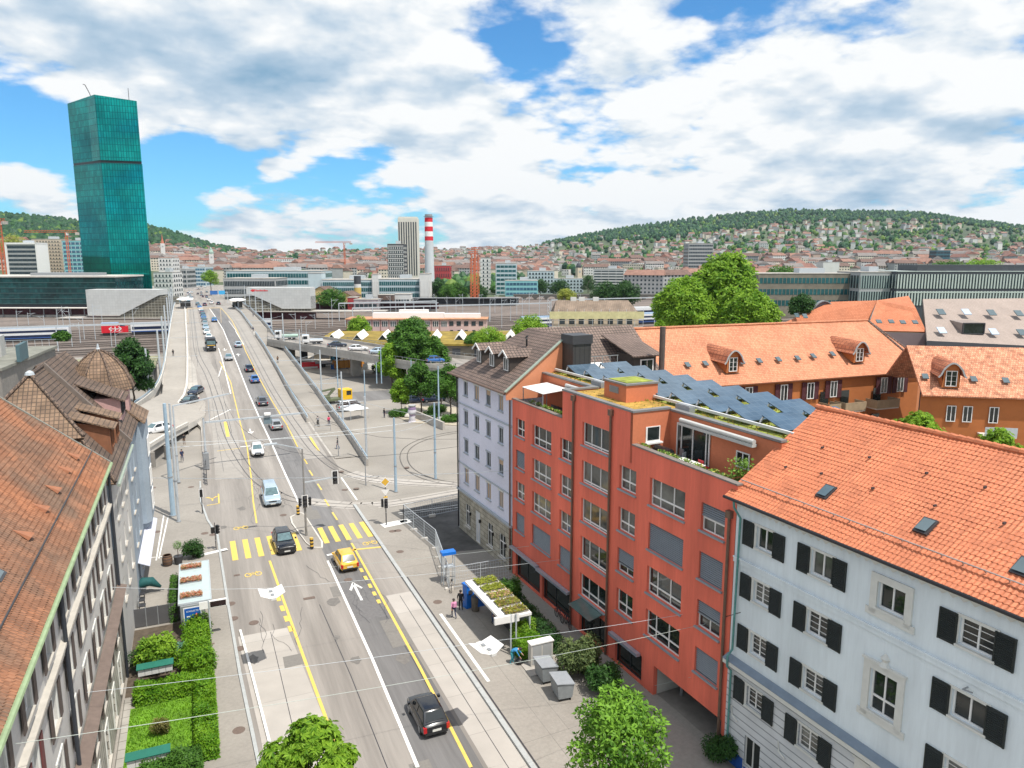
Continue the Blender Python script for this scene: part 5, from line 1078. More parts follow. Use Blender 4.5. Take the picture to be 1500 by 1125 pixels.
fr,L_=far_frame(752,1010,500);t=frame_thing(fr,'arched_viaduct','dark stone railway viaduct with round arches beyond the tracks','bridge');zt_=zt(431,500)
n=16;mb=MB();mb.box(0,L_,-6,0,zt_-1.2,zt_)
for k in range(n):
 x0,x1=L_*k/n,L_*(k+1)/n;mb.box(x0-.8,x0+.8,-5.9,-.01,-.2,zt_-1.21);c_=(x0+x1)/2;r_=(x1-x0)/2-.8;pts=[(c_+r_*math.cos(math.pi*j/10),zt_-3.6+2.2*math.sin(math.pi*j/10))for j in range(11)]
 for(a,b),(c2,d2)in zip(pts,pts[1:]):mb.poly([(a,-.02,b),(c2,-.02,d2),(c2,-.02,zt_-1.2),(a,-.02,zt_-1.2)])
mb.build('arches',mat('dark_stone',(.10,.095,.085),.9,.15,.5),t)
def crane(px,ybase,ytop,jl,jr,w_,label,wdt=1.4):
 c=at(px,w_);t=thing('tower_crane',label,'crane',(c.x,c.y,0));z1=zt(ytop,w_);mb=MB();z0=0
 for sx in(-1,1):
  for sy in(-1,1):mb.bar((sx*wdt/2,sy*wdt/2,z0),(sx*wdt/2,sy*wdt/2,z1),.35,.35)
 z=z0
 while z<z1-2:mb.bar((-wdt/2,-wdt/2,z),(wdt/2,-wdt/2,z+2),.2,.2);mb.bar((wdt/2,wdt/2,z),(-wdt/2,wdt/2,z+2),.2,.2);z+=2
 mb.build('mast',CRANE,t);mb=MB();a,b=RT*((jl-px)*w_/1090),RT*((jr-px)*w_/1090);up=Vector((0,0,z1))
 for dz,o_ in((0,-.6),(0,.6),(1.4,0)):mb.bar(a+up+FH*o_+Vector((0,0,dz)),b+up+FH*o_+Vector((0,0,dz)),.35,.35)
 n=max(3,int((b-a).length/2.2))
 for k in range(n):p,q=a.lerp(b,k/n),a.lerp(b,(k+1)/n);mb.bar(p+up,q+up+Vector((0,0,1.4)),.18,.18)
 mb.build('jib',CRANE,t);mb=MB();e=a if abs(jl-px)<abs(jr-px)else b;mb.box(e.x-1.4,e.x+1.4,e.y-1,e.y+1,z1-2.2,z1-.1);mb.build('counterweight',CONC,t)
 mb=MB();mb.box(-.2,1.6,-.9,.9,z1-2.4,z1-.3);mb.build('cab',W_W,t)
crane(101,400,341,40,117,600,'orange tower crane with its long jib pointing left, beside the glass tower')
crane(5,400,325,-40,14,500,'orange tower crane at the left edge with red mast',2.0)
crane(505,380,356,463,515,900,'far pink-red tower crane alone above the city roofs')
crane(692,420,372,686,700,470,'shorter red harbour crane right of the chimney',2.2);crane(698,420,366,690,702,480,'taller red harbour crane right of the chimney',2.2)
for px,yb,y1,y2,w_,lab,dome in((240,372,357,343,1000,'white church tower with slim red spire on the left slope',0),(310,387,372,362,900,'white church tower with domed cap above the red roofs',1),(848,400,392,383,800,'small yellow church tower with dark cap near the middle',1)):
 c=at(px,w_);z0=terr(c.x,c.y);t=thing('church_tower',lab,'church',(c.x,c.y,0));mb=MB();a=zt(y1,w_);b=zt(y2,w_);mb.box(-2.6,2.6,-2.6,2.6,z0-2,a);mb.build('tower',W_C if px>800 else W_W,t)
 mb=MB()
 if dome:mb.lathe([(2.9,a),(3.0,a+2),(2.2,a+4),(1.2,a+5),(1.2,b-2),(.1,b)],10)
 else:mb.lathe([(2.4,a),(1.0,a+(b-a)*.4),(.1,b)],8)
 mb.build('spire',W_K if px>800 else(mat('copper_dome',(.30,.42,.36),.7,.1,.3)if dome else mat('spire_red',(.42,.14,.08),.7,.1,.3)),t);mb=MB();mb.box(-1,1,-2.75,-2.6,a-5,a-3);mb.build('clock_face',W_G,t)
def gable_house(name,label,fr,L_,dep,ze,zr,wallm,roofm,z0=0,wins=((2,2),),group=None,ovh=.4):
 t=frame_thing(fr,name,label,'house')
 if group:t['group']=group
 mb=MB();mb.poly([(L_,0,z0),(0,0,z0),(0,0,ze),(L_/2,0,zr),(L_,0,ze)]);mb.poly([(0,-dep,z0),(L_,-dep,z0),(L_,-dep,ze),(L_/2,-dep,zr),(0,-dep,ze)])
 mb.poly([(0,0,z0),(0,-dep,z0),(0,-dep,ze),(0,0,ze)]);mb.poly([(L_,0,z0),(L_,0,ze),(L_,-dep,ze),(L_,-dep,z0)]);mb.build('wall',wallm,t)
 mb=MB()
 for sg in(0,1):e=-ovh if sg==0 else L_+ovh;mb.slab([(L_/2,ovh,zr+.2),(L_/2,-dep-ovh,zr+.2),(e,-dep-ovh,ze-.15),(e,ovh,ze-.15)],.2)
 mb.build('roof',roofm,t)
 for nx,nz in wins:
  for i in range(nx):
   for j in range(nz):
    x=L_*(i+.7)/(nx+.4);z=z0+(ze-z0)*(j+.35)/nz;mb=MB();mb.box(x-.5,x+.5,0,.06,z,z+1.3);mb.build('window',GL_D,t)
 return t
YEL=mat('yellow_render',(.60,.45,.20),.85,.06,.3);BRF=brick('far_brown_tiles',(.13,.085,.065),(.19,.12,.09),(.06,.045,.04),.6,.5,.05,.85,.2,0,.25,.3);ORF=brick('far_orange_tiles',(.36,.12,.06),(.46,.17,.085),(.20,.07,.04),.6,.5,.05,.85,.2,0,.25,.3)
for pl,pr,ye,yr,w_,lab in((452,479,427,420,400,'yellow gabled house with brown roof behind the right station hall'),(487,514,433,427,392,'yellow gabled house nearer the silo')):
 fr,L_=far_frame(pl,pr,w_,-12);gable_house('gabled_house',lab,fr,L_,12,zt(ye,w_),zt(yr,w_),YEL,BRF,wins=((3,2),))
for pl,pr,yt,w_,m_,lab in((507,520,436,385,W_R,'small red shed beside the yellow gabled house'),(516,552,439,380,mat('graffiti_wall',(.35,.30,.32),.8,.5,.4),'graffiti-covered grey shed right of the red shed'),(552,575,432,392,BRF,'brown hipped roof pavilion before the factory'),(576,600,431,396,W_W,'white awning-roofed shed before the factory')):band_block('shed',lab,'shed',pl,pr,yt,w_,8,1,m_,GL_D,zb=0,n=5,band=.3,top=.4)
w_=277;fr,L_=far_frame(504,655,w_);t=frame_thing(fr,'railway_office','long pink railway office with narrow windows and orange flat roof beyond the mossy shed','building');z1=zt(468,w_)
mb=MB();mb.box(0,L_,-11,0,0,z1);mb.box(-14.5,0,-10,-.6,0,z1);mb.build('wall',W_P,t)
mb=MB();mb.box(-.3,L_+.5,-11.5,.6,z1,z1+.25);mb.box(-15,-.31,-10.5,0,z1+.02,z1+.27);r=mb.build('roof',mat('orange_flat_roof',(.47,.24,.13),.9,.3,.4,var2=.2),t);mb=MB();mb.box(2,L_*.76,-8,-4,z1+.25,z1+2.2);mb.box(8,L_*.5,-7,-4.6,z1+2.2,z1+3.4);mb.box(-12,1.9,-8,-5,z1+.28,z1+1.9);mb.build('roof_storey',WHITE,r)
for k in range(12):
 x=L_*(k+.5)/12;mb=MB()
 for j in range(3):mb.box(x-1.05+j*.75,x-.6+j*.75,0,.08,z1-2.6,z1-.7,0)
 mb.box(x-1.2,x+1.0,-.02,.05,z1-2.7,z1-.6,1);mb.build('window',[GL_D,W_W],t)
 mb=MB();mb.box(x+1.45,x+1.62,0,.15,0,z1);mb.build('pilaster',mat('rust_red_strip',(.22,.06,.05),.8,.1,.5),t)
for k in range(5):x=-13.2+k*2.8;mb=MB();mb.box(x,x+1.6,-.6,-.5,z1-2.4,z1-.7);mb.build('window',GL_D,t);mb=MB();mb.box(x+.2,x+1.3,-.6,-.5,z1-5.2,z1-4.0);mb.build('window',GL_D,t)
w_=199;fr,L_=far_frame(452,755,w_,-1);t=frame_thing(fr,'mossy_shed','long low shed with brown moss roof and eight white gabled rooflights','building');z1=4.7
MOSS=mat('moss',(.23,.165,.03),.95,.35,.5,.4,var2=.35,scale2=.12)
mb=MB();mb.box(0,L_,-22,0,0,z1-.5);mb.build('wall',mat('shed_stone',(.16,.14,.11),.9,.2,.5),t);mb=MB();mb.slab([(-.4,.5,z1-.4),(L_+.4,.5,z1-.4),(L_+.4,-22.4,z1+.9),(-.4,-22.4,z1+.9)],.5);mb.build('roof',MOSS,t)
for k in range(8):
 x=1.5+k*(L_-5)/7;mb=MB();y0,y1=-6.0,-15;a,b=x-1.25,x+1.25;zl,zh=z1-.1,z1+1.5
 mb.poly([(b,y0,zl),(a,y0,zl),(x,y0,zh)],1);mb.slab([(a-.2,y0+.2,zl),(x,y0+.2,zh+.1),(x,y1,zh+.7),(a-.2,y1,zl+.6)],.12);mb.slab([(x,y0+.2,zh+.1),(b+.2,y0+.2,zl),(b+.2,y1,zl+.6),(x,y1,zh+.7)],.12);mb.build('rooflight',[WHITE,GL_D],t)
for k in range(10):x=3+k*6;mb=MB();mb.box(x,x+2.2,0,.1,.3,3.0);mb.build('door',W_K,t)
w_=232;fr,L_=far_frame(812,938,w_,0);t=frame_thing(fr,'scaffolded_house','grey-roofed house wrapped in scaffolding and yellow netting left of the big trees','house');ze,zr=zt(459,w_),zt(441,w_)
mb=MB();mb.box(0,L_,-12,0,0,ze);mb.build('wall',W_C,t);GRF=brick('grey_brown_tiles',(.22,.165,.12),(.27,.205,.155),(.12,.09,.07),.6,.4,.04,.9,.2,0,.25,.4)
mb=MB();mb.slab([(-.2,.5,ze-.1),(L_+.2,.5,ze-.1),(L_-1,-6,zr),(2.5,-6,zr)],.2);mb.slab([(2.5,-6,zr),(L_-1,-6,zr),(L_+.2,-12.5,ze),(-.2,-12.5,ze)],.2);mb.poly([(L_,0,ze),(L_,-12,ze),(L_-1,-6,zr)]);mb.poly([(0,0,ze),(2.5,-6,zr),(0,-12,ze)]);mb.build('roof',GRF,t)
for x in(L_*.45,L_*.62,L_*.72):mb=MB();mb.box(x,x+1.8,-6.6,-5.6,zr-1,zr+1.0);mb.build('chimney',W_W,t)
for k in range(8):x=2+k*(L_-4)/7.5;mb=MB();mb.box(x,x+1.7,.0,.06,ze-3.4,ze-1.6);mb.build('window',GL_D,t)
mb=MB();mb.box(-1.4,L_+1.4,1.5,1.56,ze-1.6,ze+.7);mb.build('netting',mat('yellow_netting',(.54,.50,.27),.9,.15,1),t)
for k in range(12):
 x=-1.2+k*(L_+2.4)/11;mb=MB();mb.bar((x,1.4,0),(x,1.4,ze+1.5),.1,.1);mb.bar((x,.3,ze-2),(x,1.4,ze-2),.08,.08);mb.build('scaffold_pole',LTM,t)
for z in(ze-2.1,ze-4.1,ze-6.1):mb=MB();mb.box(-1.3,L_+1.3,.35,1.35,z-.06,z);mb.build('scaffold_deck',CONC_LT,t)
mb=MB();mb.bar((L_+1.4,1.2,0),(L_+1.4,1.2,ze+4),.12,.12);mb.bar((L_+1.4,-11,0),(L_+1.4,-11,ze+4),.12,.12)
for k in range(5):z=ze+3.8-k*2;mb.bar((L_+1.4,1.2,z),(L_+1.4,-11,z),.08,.08)
mb.build('scaffold_frame',LTM,t)
OTF=brick('salmon_tiles',(.50,.20,.105),(.62,.285,.16),(.30,.105,.055),.22,.30,.02,.85,.4,.5,.14,.35);OCH=mat('ochre_orange_render',(.42,.14,.04),.9,.06,2,.1,var2=.12,scale2=.2);MAR=mat('maroon_shutter',(.075,.012,.018),.7,.1,3)
CB=mat('tan_balcony',(.33,.25,.16),.8,.15,2)
def eyebrow_dormer(parent,x,y0,z0,w=2.2,h=2.2,back=5.0,wallm=None,roofm=None):
 n=12;pr=[]
 for k in range(n+1):
  u=k/n*2-1;zz=z0+h*.62+h*.55*(math.cos(u*math.pi*.5)**1.2 if abs(u)<1 else 0)-(.25 if abs(u)>.8 else 0);pr.append((x+u*(w/2+.5),zz))
 mb=MB()
 for(a,b),(c,d)in zip(pr,pr[1:]):mb.slab([(a,y0+.35,b),(c,y0+.35,d),(c,y0-back,d+.25),(a,y0-back,b+.25)],.12)
 o=mb.build('dormer',roofm,parent);mb=MB();P=[(x+w/2,z0),(x-w/2,z0)]+[(a,b-.05)for a,b in pr if abs(a-x)<=w/2+.02]
 mb.poly([(a,y0,b)for a,b in P])
 for sg in(-1,1):e=x+sg*w/2;mb.poly([(e,y0,z0),(e,y0,z0+h*.6),(e,y0-back,z0+h*.75)])
 mb.build('dormer_front',wallm,o);mb=MB()
 for(a,b),(c,d)in zip(pr,pr[1:]):mb.bar((a,y0+.38,b-.06),(c,y0+.38,d-.06),.06,.16)
 mb.build('dormer_trim',W_G,o);window(o,x-.55,x+.55,z0+.15,z0+h*.78,y=y0+.1,depth=.09,cols=2,grid=3,glass=GLASS,frame=WHITE);return o
def plane_pt(fr,P0,U,V,px):
 n=U.cross(V);r=raydir(*px);rl=Vector((r.dot(fr.d),r.dot(fr.o),r.z));e=fr.loc(EYE);t_=(P0-e).dot(n)/rl.dot(n);return e+rl*t_
A0,A1=G(945,482,19.0),G(1271,470,19.0);fr=Frame(A1,A0-A1);L_=(A0-A1).xy.length
t=frame_thing(fr,'courtyard_house','ochre courtyard house with long salmon tile roof, two eyebrow dormers and tan balconies','house')
ez,ey,ry=13.4,8.6,0.0
mb=MB();ext=L_+10
mb.slab([(ext,ry,19),(0,ry,19),(-1.5,ey-.3,ez),(ext,ey,ez)],.2);mb.slab([(0,ry,19),(-6.6,4.0,ez),(-1.5,ey-.3,ez)],.2);mb.slab([(0,ry,19),(-6.6,-3,ez),(-6.6,4.0,ez)],.2);mb.slab([(0,ry,19),(ext,ry,19),(ext,-8,ez),(-5,-8,ez)],.2);mb.build('roof',OTF,t)
mb=MB();mb.tube([(0,ry,19.08),(-1.5,ey-.3,ez+.1)],.12,6);mb.tube([(0,ry,19.08),(-6.6,4,ez+.1)],.12,6);mb.build('hip_tiles',BRT,t);mb=MB();mb.tube([(0,0,19.1),(ext,0,19.1)],.15,8);mb.build('ridge_tiles',OTF,t)
mb=MB();mb.poly([(ext,ey-.7,0),(-1.0,ey-.9,0),(-1.0,ey-.9,ez),(ext,ey-.7,ez)]);mb.poly([(-1,ey-.9,0),(-6,3.8,0),(-6,3.8,ez),(-1,ey-.9,ez)]);mb.poly([(-6,3.8,0),(-6,-7,0),(-6,-7,ez),(-6,3.8,ez)]);mb.build('wall',OCH,t)
U,V_=Vector((1,0,0)),Vector((0,ey,ez-19));P0=Vector((0,0,19.2))
for px in((1073,546),(1258,531)):q=plane_pt(fr,P0,U,V_,px);eyebrow_dormer(t,q.x,q.y,q.z,1.7,2.2,4.5,OCH,ORF)
for px in((1007,535),(1033,533),(1086,531),(1112,529),(1140,527),(1168,525),(1191,522),(1219,519),(1270,517)):
 q=plane_pt(fr,P0,U,V_,px);mb=MB();v=V_.normalized()*.38;u=U*.28;nn=U.cross(V_).normalized();nn=nn if nn.z>0 else-nn;mb.slab([q-u-v+nn*.15,q+u-v+nn*.15,q+u+v+nn*.15,q-u+v+nn*.15],.12);mb.build('skylight',SKYG,t)
for px in((1095,596),(1147,582),(1186,577),(1220,572),(1293,575),(1317,572)):
 q=fr.y(*px,y=ey-.7);x,z=q.x,q.z
 if x<-.6:continue
 window(t,x-.5,x+.5,11.0,12.9,y=ey-.68,depth=-.06,cols=2,glass=GLASS,frame=WHITE,shutters=[(x-1.2,x-.6),(x+.6,x+1.2)])
for sh in[c for w_ in t.children for c in w_.children if c.name.startswith('shutter')]:sh.data.materials[0]=MAR
for px,wd,nm in((1243,3.0,0),(1213,1.6,0),(1290,3.4,1)):
 q=fr.y(*px[:2]if isinstance(px,tuple)else(px,590),y=ey);x=q.x
 for z in(9.4,6.2):
  mb=MB();mb.box(x-wd/2,x+wd/2,ey-.7,ey+1.1,z,z+.16);o=mb.build('balcony',CONC_LT,t);mb=MB();mb.box(x-wd/2,x+wd/2,ey+1.1,ey+1.16,z+.16,z+1.15);mb.box(x-wd/2-.06,x-wd/2,ey-.6,ey+1.16,z+.16,z+1.15);mb.box(x+wd/2,x+wd/2+.06,ey-.6,ey+1.16,z+.16,z+1.15);mb.build('balcony_screen',CB,o)
  mb=MB()
  for s in(-1,1):mb.box(x+s*wd*.3-.3,x+s*wd*.3+.3,ey+.4,ey+.95,z+.16,z+.5)
  mb.build('planter',SOIL,o);mb=MB();mb.box(x-.6,x+.6,ey-.7,ey-.62,z+.17,z+2.3);mb.build('balcony_door',GLASS,o)
A0,A1=G(1328,506,17.5),G(1620,512,17.5);fr=Frame(A1,A0-A1);L_=(A0-A1).xy.length
t=frame_thing(fr,'courtyard_house','ochre courtyard house with mottled salmon tile roof and single eyebrow dormer at the right edge','house');ey,ez,zr=6.4,13.0,17.5
OTM=brick('mottled_tiles',(.47,.185,.10),(.66,.33,.20),(.26,.10,.055),.24,.3,.02,.85,.4,.5,.35,1.4)
mb=MB();mb.slab([(L_,0,zr),(0,0,zr),(0,ey,ez),(L_,ey,ez)],.2);mb.slab([(L_,0,zr),(0,0,zr),(0,-7,ez),(L_,-7,ez)],.2);mb.build('roof',OTM,t);mb=MB();mb.poly([(L_,ey-.6,0),(0,ey-.6,0),(0,ey-.6,ez),(L_,ey-.6,ez)]);mb.build('wall',OCH,t)
P0,V_=Vector((0,0,zr+.2)),Vector((0,ey,ez-zr));q=plane_pt(fr,P0,U,V_,(1392,568));eyebrow_dormer(t,q.x,q.y,q.z,1.7,2.3,4.0,OCH,ORF)
for px in((1355,552),(1426,556),(1473,558)):
 q=plane_pt(fr,P0,U,V_,px);mb=MB();v=V_.normalized()*.38;u=U*.3;nn=Vector((0,.5,.8));mb.slab([q-u-v+nn*.15,q+u-v+nn*.15,q+u+v+nn*.15,q-u+v+nn*.15],.12);mb.build('skylight',SKYG,t)
for px in((1418,592),(1456,598),(1393,600)):
 q=fr.y(*px,y=ey-.6);window(t,q.x-.45,q.x+.45,10.2,11.9,y=ey-.58,depth=-.06,cols=2,glass=GLASS,frame=WHITE)
q=fr.y(1460,620,y=ey);mb=MB();mb.box(q.x-1.5,q.x+1.5,ey-.6,ey+1.2,9.0,9.15);o=mb.build('balcony',CONC_LT,t);mb=MB();mb.box(q.x-1.5,q.x+1.5,ey+1.16,ey+1.2,9.15,10.1);mb.build('balcony_screen',LTM,o)
t=thing('orange_roofed_house','house with plain orange roof, curved grey gable and four square skylights behind the courtyard','house',(0,0,0))
OR2=brick('plain_orange_tiles',(.47,.16,.075),(.55,.20,.10),(.33,.11,.055),.3,.35,.02,.85,.3,.5,.12,.3)
p1,p2,p3,p4,p5=G(1150,472,15),G(1218,442,18.8),G(1285,440,19.2),G(1272,472,15.2),G(1333,433,20)
e1,e2=G(1357,486,14.2),G(1270,484,14.2);top2=G(1342,452,18)
mb=MB();mb.slab([p1,p4,p3,p2],.25);mb.slab([p3,e2+Vector((0,0,0)),e1,top2],.25);mb.slab([p3,top2,p5+(p3-p5)*.05],.25);mb.build('roof',OR2,t)
mb=MB();a,b=G(1272,486,14.0),G(1357,488,14.0);
mb.poly([a,b,Vector((b.x,b.y,0)),Vector((a.x,a.y,0))]);mb.build('wall',mat('mauve_grey_render',(.20,.155,.16),.9,.06,1),t)
c=G(1205,466,15.6);mb=MB();rt2=RT;pts=[c+rt2*(-3.6),c+rt2*3.8]
cur=[c+rt2*(u*3.7)+Vector((0,0,3.4*(math.cos(u*math.pi/2)**1.3 if abs(u)<1 else 0)))for u in[k/8-1 for k in range(17)]];mb.poly(cur);o=mb.build('curved_gable',_mc['mauve_grey_render'],t)
mb=MB()
for a,b in zip(cur,cur[1:]):mb.bar(a,b,.9,.18)
mb.build('gable_coping',GREYM,o);mb=MB();q=c-FH*.1;mb.box(q.x-1.2,q.x+1.2,q.y-.3,q.y-.1,q.z+.1,q.z+1.1);mb.build('window',WHITE,o)
def sky_world(parent,px,z,sx,sy,tilt=.55,m=None):
 q=G(px[0],px[1],z);mb=MB();u=RT*sx/2;v=(FH*.8+Vector((0,0,tilt))).normalized()*sy/2;n=Vector((0,0,.22))-FH*.12
 mb.slab([q-u-v+n,q+u-v+n,q+u+v+n,q-u+v+n],.15);mb.build('skylight',m or SKYG,parent)
for px in((1287,472),(1305,472),(1322,473),(1340,473)):sky_world(t,px,15.9,.9,.9)
for px in((1167,463),(1179,464)):sky_world(t,px,16.2,.8,1.2)
t=thing('taupe_roofed_house','large taupe tile roof with two rows of skylights and a dark boxed dormer','house',(0,0,0))
TAU=brick('taupe_tiles',(.33,.27,.235),(.37,.30,.265),(.22,.175,.15),.3,.35,.02,.85,.3,.5,.08,.3)
a,b,c,d=G(1352,438,19.5),G(1640,436,19.5),G(1660,514,13.0),G(1358,499,13.0)
nT=(b-a).cross(d-a).normalized();pA=a.copy();r=raydir(1660,514);c=EYE+r*((a-EYE).dot(nT)/r.dot(nT))
mb=MB();mb.slab([a,b,c,d],.3);mb.build('roof',TAU,t);mb=MB();mb.poly([d,c,Vector((c.x,c.y,0)),Vector((d.x,d.y,0))]);mb.poly([a,d,Vector((d.x,d.y,0)),Vector((a.x,a.y,0))]);mb.build('wall',W_K,t)
def zroof(px):r=raydir(*px);return(EYE+r*((pA-EYE).dot(nT)/r.dot(nT))).z
for px in((1378,458),(1415,458),(1452,459),(1492,460),(1379,485),(1455,487),(1496,488)):
 sky_world(t,px,zroof(px)+.12,1.3,1.6,m=mat('bright_skylight',(.45,.55,.68),.1,.1,1)if px[0]%2 else SKYG)
q=G(1425,490,zroof((1425,490)))+Vector((0,0,.1));mb=MB();u=RT*1.9
P_=[q-u,q+u,q+u+Vector((0,0,1.9)),q-u+Vector((0,0,1.9))];bk=[p+FH*4.2+Vector((0,0,.25))for p in P_];mb.poly([P_[0],P_[1],P_[2],P_[3]]);mb.poly([P_[3],P_[2],bk[2],bk[3]],1);mb.poly([P_[0],P_[3],bk[3]],1);mb.poly([P_[1],bk[2],P_[2]],1);o=mb.build('dormer',[GLASS,mat('dormer_sheet',(.27,.225,.20),.6,.1,1)],t);mb=MB();[mb.bar(P_[i]-FH*.05,P_[(i+1)%4]-FH*.05,.2,.2)for i in range(4)];mb.build('frame',DARK,o)
ov_=thing('overpass','concrete overpass branching off the viaduct to the right above the construction yard','bridge',(0,0,0))
Pn=[G(392,500,5.6),G(425,505,5.9),G(470,512,6.0),(G(520,520,6.0)),G(570,529,5.9),G(620,537,5.6),G(680,543,5.2),G(740,548,4.8)]
Pf=[G(392,486,5.6),G(425,490,5.9),G(470,496,6.0),(G(520,503,6.0)),G(570,511,5.9),G(620,519,5.6),G(680,526,5.2),G(740,532,4.8)]
mb=MB();up=Vector((0,0,-1.15))
for k in range(7):
 a,b,c,d=Pn[k],Pn[k+1],Pf[k+1],Pf[k];mb.poly([a,b,c,d],1);mb.poly([a,a+up,b+up,b]);mb.poly([d,c,c+up,d+up]);mb.poly([a+up,d+up,c+up,b+up])
mb.build('deck',[CONC,ASPHALT],ov_)
for P_,nm in((Pn,0),(Pf,1)):
 mb=MB()
 for a,b in zip(P_,P_[1:]):mb.bar(a+Vector((0,0,.3)),b+Vector((0,0,.3)),.3,.8)
 o=mb.build('parapet',CONC,ov_);mb=MB()
 for a,b in zip(P_,P_[1:]):
  mb.bar(a+Vector((0,0,1.3)),b+Vector((0,0,1.3)),.08,.08)
  for k in range(5):c=a.lerp(b,k/5);mb.bar(c+Vector((0,0,.85)),c+Vector((0,0,1.3)),.08,.08)
 mb.build('railing',GREYM,o)
for k in(1,3,5,6):c=Pn[k].lerp(Pf[k],.4);mb=MB();mb.box(c.x-1.0,c.x+1.0,c.y-1.2,c.y+1.2,0,c.z-1.45);mb.build('pier',CONC,ov_)
mb=MB()
for Y in(212,218,224,240,246,252,262,268,274,284,290,296,304,312,322):
 if Y<230:xa,xb=-220,-9
 else:xa,xb=-260,420
 mb.bar((xa,Y,.05),(xb,Y,.05),2.6,.08,1)
 for s in(-.72,.72):mb.bar((xa,Y+s,.16),(xb,Y+s,.16),.09,.14,0)
mb.build('rail_track',[STEEL,mat('sleeper_ballast',(.155,.125,.11),.95,.3,1.5)],kind='structure')
sheet('verge_grass',[(-62,190),(-9,190),(-9,196),(-62,197)],GRASS,.03);sheet('verge_grass',[(60,262),(150,240),(150,250),(60,270)],mat('dry_grass_ground',(.28,.24,.10),.95,.3,.6),.03)
def train(name,label,x0,Y,L_,h,mats,wind=True,nose=0,zb=.5,doubled=False,wdt=2.9):
 t=thing(name,label,'train',(x0,Y,0));lo,st,glass,rf=mats
 mb=MB();mb.box(0,L_,-wdt/2,wdt/2,zb+.5,h-.5)
 if nose:mb.prism([(L_,-wdt/2),(L_+3,-wdt/3),(L_+3,wdt/3),(L_,wdt/2)],zb+.5,h-1.4)
 mb.build('body',lo,t);mb=MB();mb.box(0,L_,-wdt/2+.2,wdt/2-.2,h-.5,h);mb.build('roof',rf,t);mb=MB();mb.box(.3,L_-.3,-wdt/2+.3,wdt/2-.3,.2,zb+.5);mb.build('bogies',DARK,t)
 for k,(a,b)in enumerate(((1.3,2.1),(2.9,3.6))if doubled else((1.9,2.9),)):
  if wind:mb=MB();mb.box(.5,L_-.5,-wdt/2-.04,wdt/2+.04,a,b);mb.build('window_band',glass,t)
 if st:mb=MB();mb.box(.1,L_-.1,-wdt/2-.03,wdt/2+.03,zb+.5,zb+.85);mb.build('stripe',st,t)
 return t
TW=mat('train_white',(.66,.67,.68),.4,.05,1);TR=mat('train_red',(.60,.015,.03),.35,.05,1);TB=mat('train_blue',(.04,.10,.30),.4,.1,1);TLB=mat('train_pale_blue',(.30,.42,.58),.5,.08,1);TD=mat('train_window',(.02,.03,.07),.15,.2,1)
def xo(px,Y):d=raydir(px,482);return d.x/d.y*Y
qa=G(60,499);
for k in range(3):
 x0=-112+k*24.6;train('railway_coach',['white double-deck railway coach with blue windows at the left edge, rearmost','white double-deck railway coach with blue windows, middle of the left train','white double-deck railway coach with blue windows, next to the red locomotive'][k],x0,qa.y,24.2,4.9,(TW,TB,TD,TLB),doubled=True,wdt=3.0)
loc=train('locomotive','red railway locomotive with white crossed arrow emblem and sloping front',xo(149,300),300,xo(188,300)-xo(149,300)-3,4.6,(TR,None,TD,TLB),wind=False,nose=1,wdt=3.1)
mb=MB();y=-1.58
def arrow(cx,cz,s):mb.poly([(cx,y,cz+.12),(cx+s*1.5,y,cz+.12),(cx+s*1.5,y,cz-.12),(cx,y,cz-.12)][::s]);[mb.bar((cx+s*2.0,y,cz),(cx+s*1.1,y,cz+dz),.05,.26)for dz in(.75,-.75)]
ax=(xo(188,300)-xo(149,300))*.52;arrow(ax,2.4,1);arrow(ax,2.4,-1);mb.box(ax-.14,ax+.14,y-.01,y,1.6,3.2);mb.build('emblem',WHITE,loc);mb=MB();ax=xo(188,300)-xo(149,300)-3;mb.bar((ax+.4,0,3.3),(ax+2.0,0,2.9),2.4,.9);mb.build('windscreen',TD,loc);mb=MB();mb.box(.0,ax-.2,-1.57,1.57,3.6,4.0);mb.build('roof_band',TW,loc)
for k in range(2):train('railway_coach',['white and dark blue single-deck coach right of the red locomotive','white and dark blue single-deck coach half behind the viaduct'][k],xo(192,300)+k*25,300,24,4.3,(TW,TB,TD,mat('train_roof',(.35,.37,.40),.5,.1,1)))
for k in range(4):q=at(722+20*k,300);train('railway_coach',['blue and white coach on the right-hand tracks, first behind the pink office','second blue and white coach on the right-hand tracks','third blue and white coach on the right-hand tracks','last blue and white coach beside the scaffolded house'][k],118+k*25.4,262,25,4.9,(TW,TB,TD,TLB),doubled=True)
train('railway_coach','white railcar with red nose on a far track above the blue coaches',190,300,34,4.6,(TW,TR,TD,TW),nose=1)
def mast(px,yb,yt,z0=0,arm=0,m=None,r=.12,label=None,grp='catenary masts in the railway yard',w_=None):
 g=G(px,yb,z0);h=AD(px,yt,math.hypot(g.x,g.y)).z-z0;t=thing('catenary_mast',label or 'slim grey catenary mast standing among the railway tracks','mast',g,0,grp);mb=MB();mb.tube([(0,0,0),(0,0,h)],[r,r*.7],6);mb.build('pole',m or LTM,t)
 if arm:mb=MB();mb.bar((0,0,h*.92),(arm,0,h*.95),.1,.1);mb.bar((0,0,h*.7),(arm*.8,0,h*.94),.07,.07);mb.build('bracket',m or LTM,t)
 return t
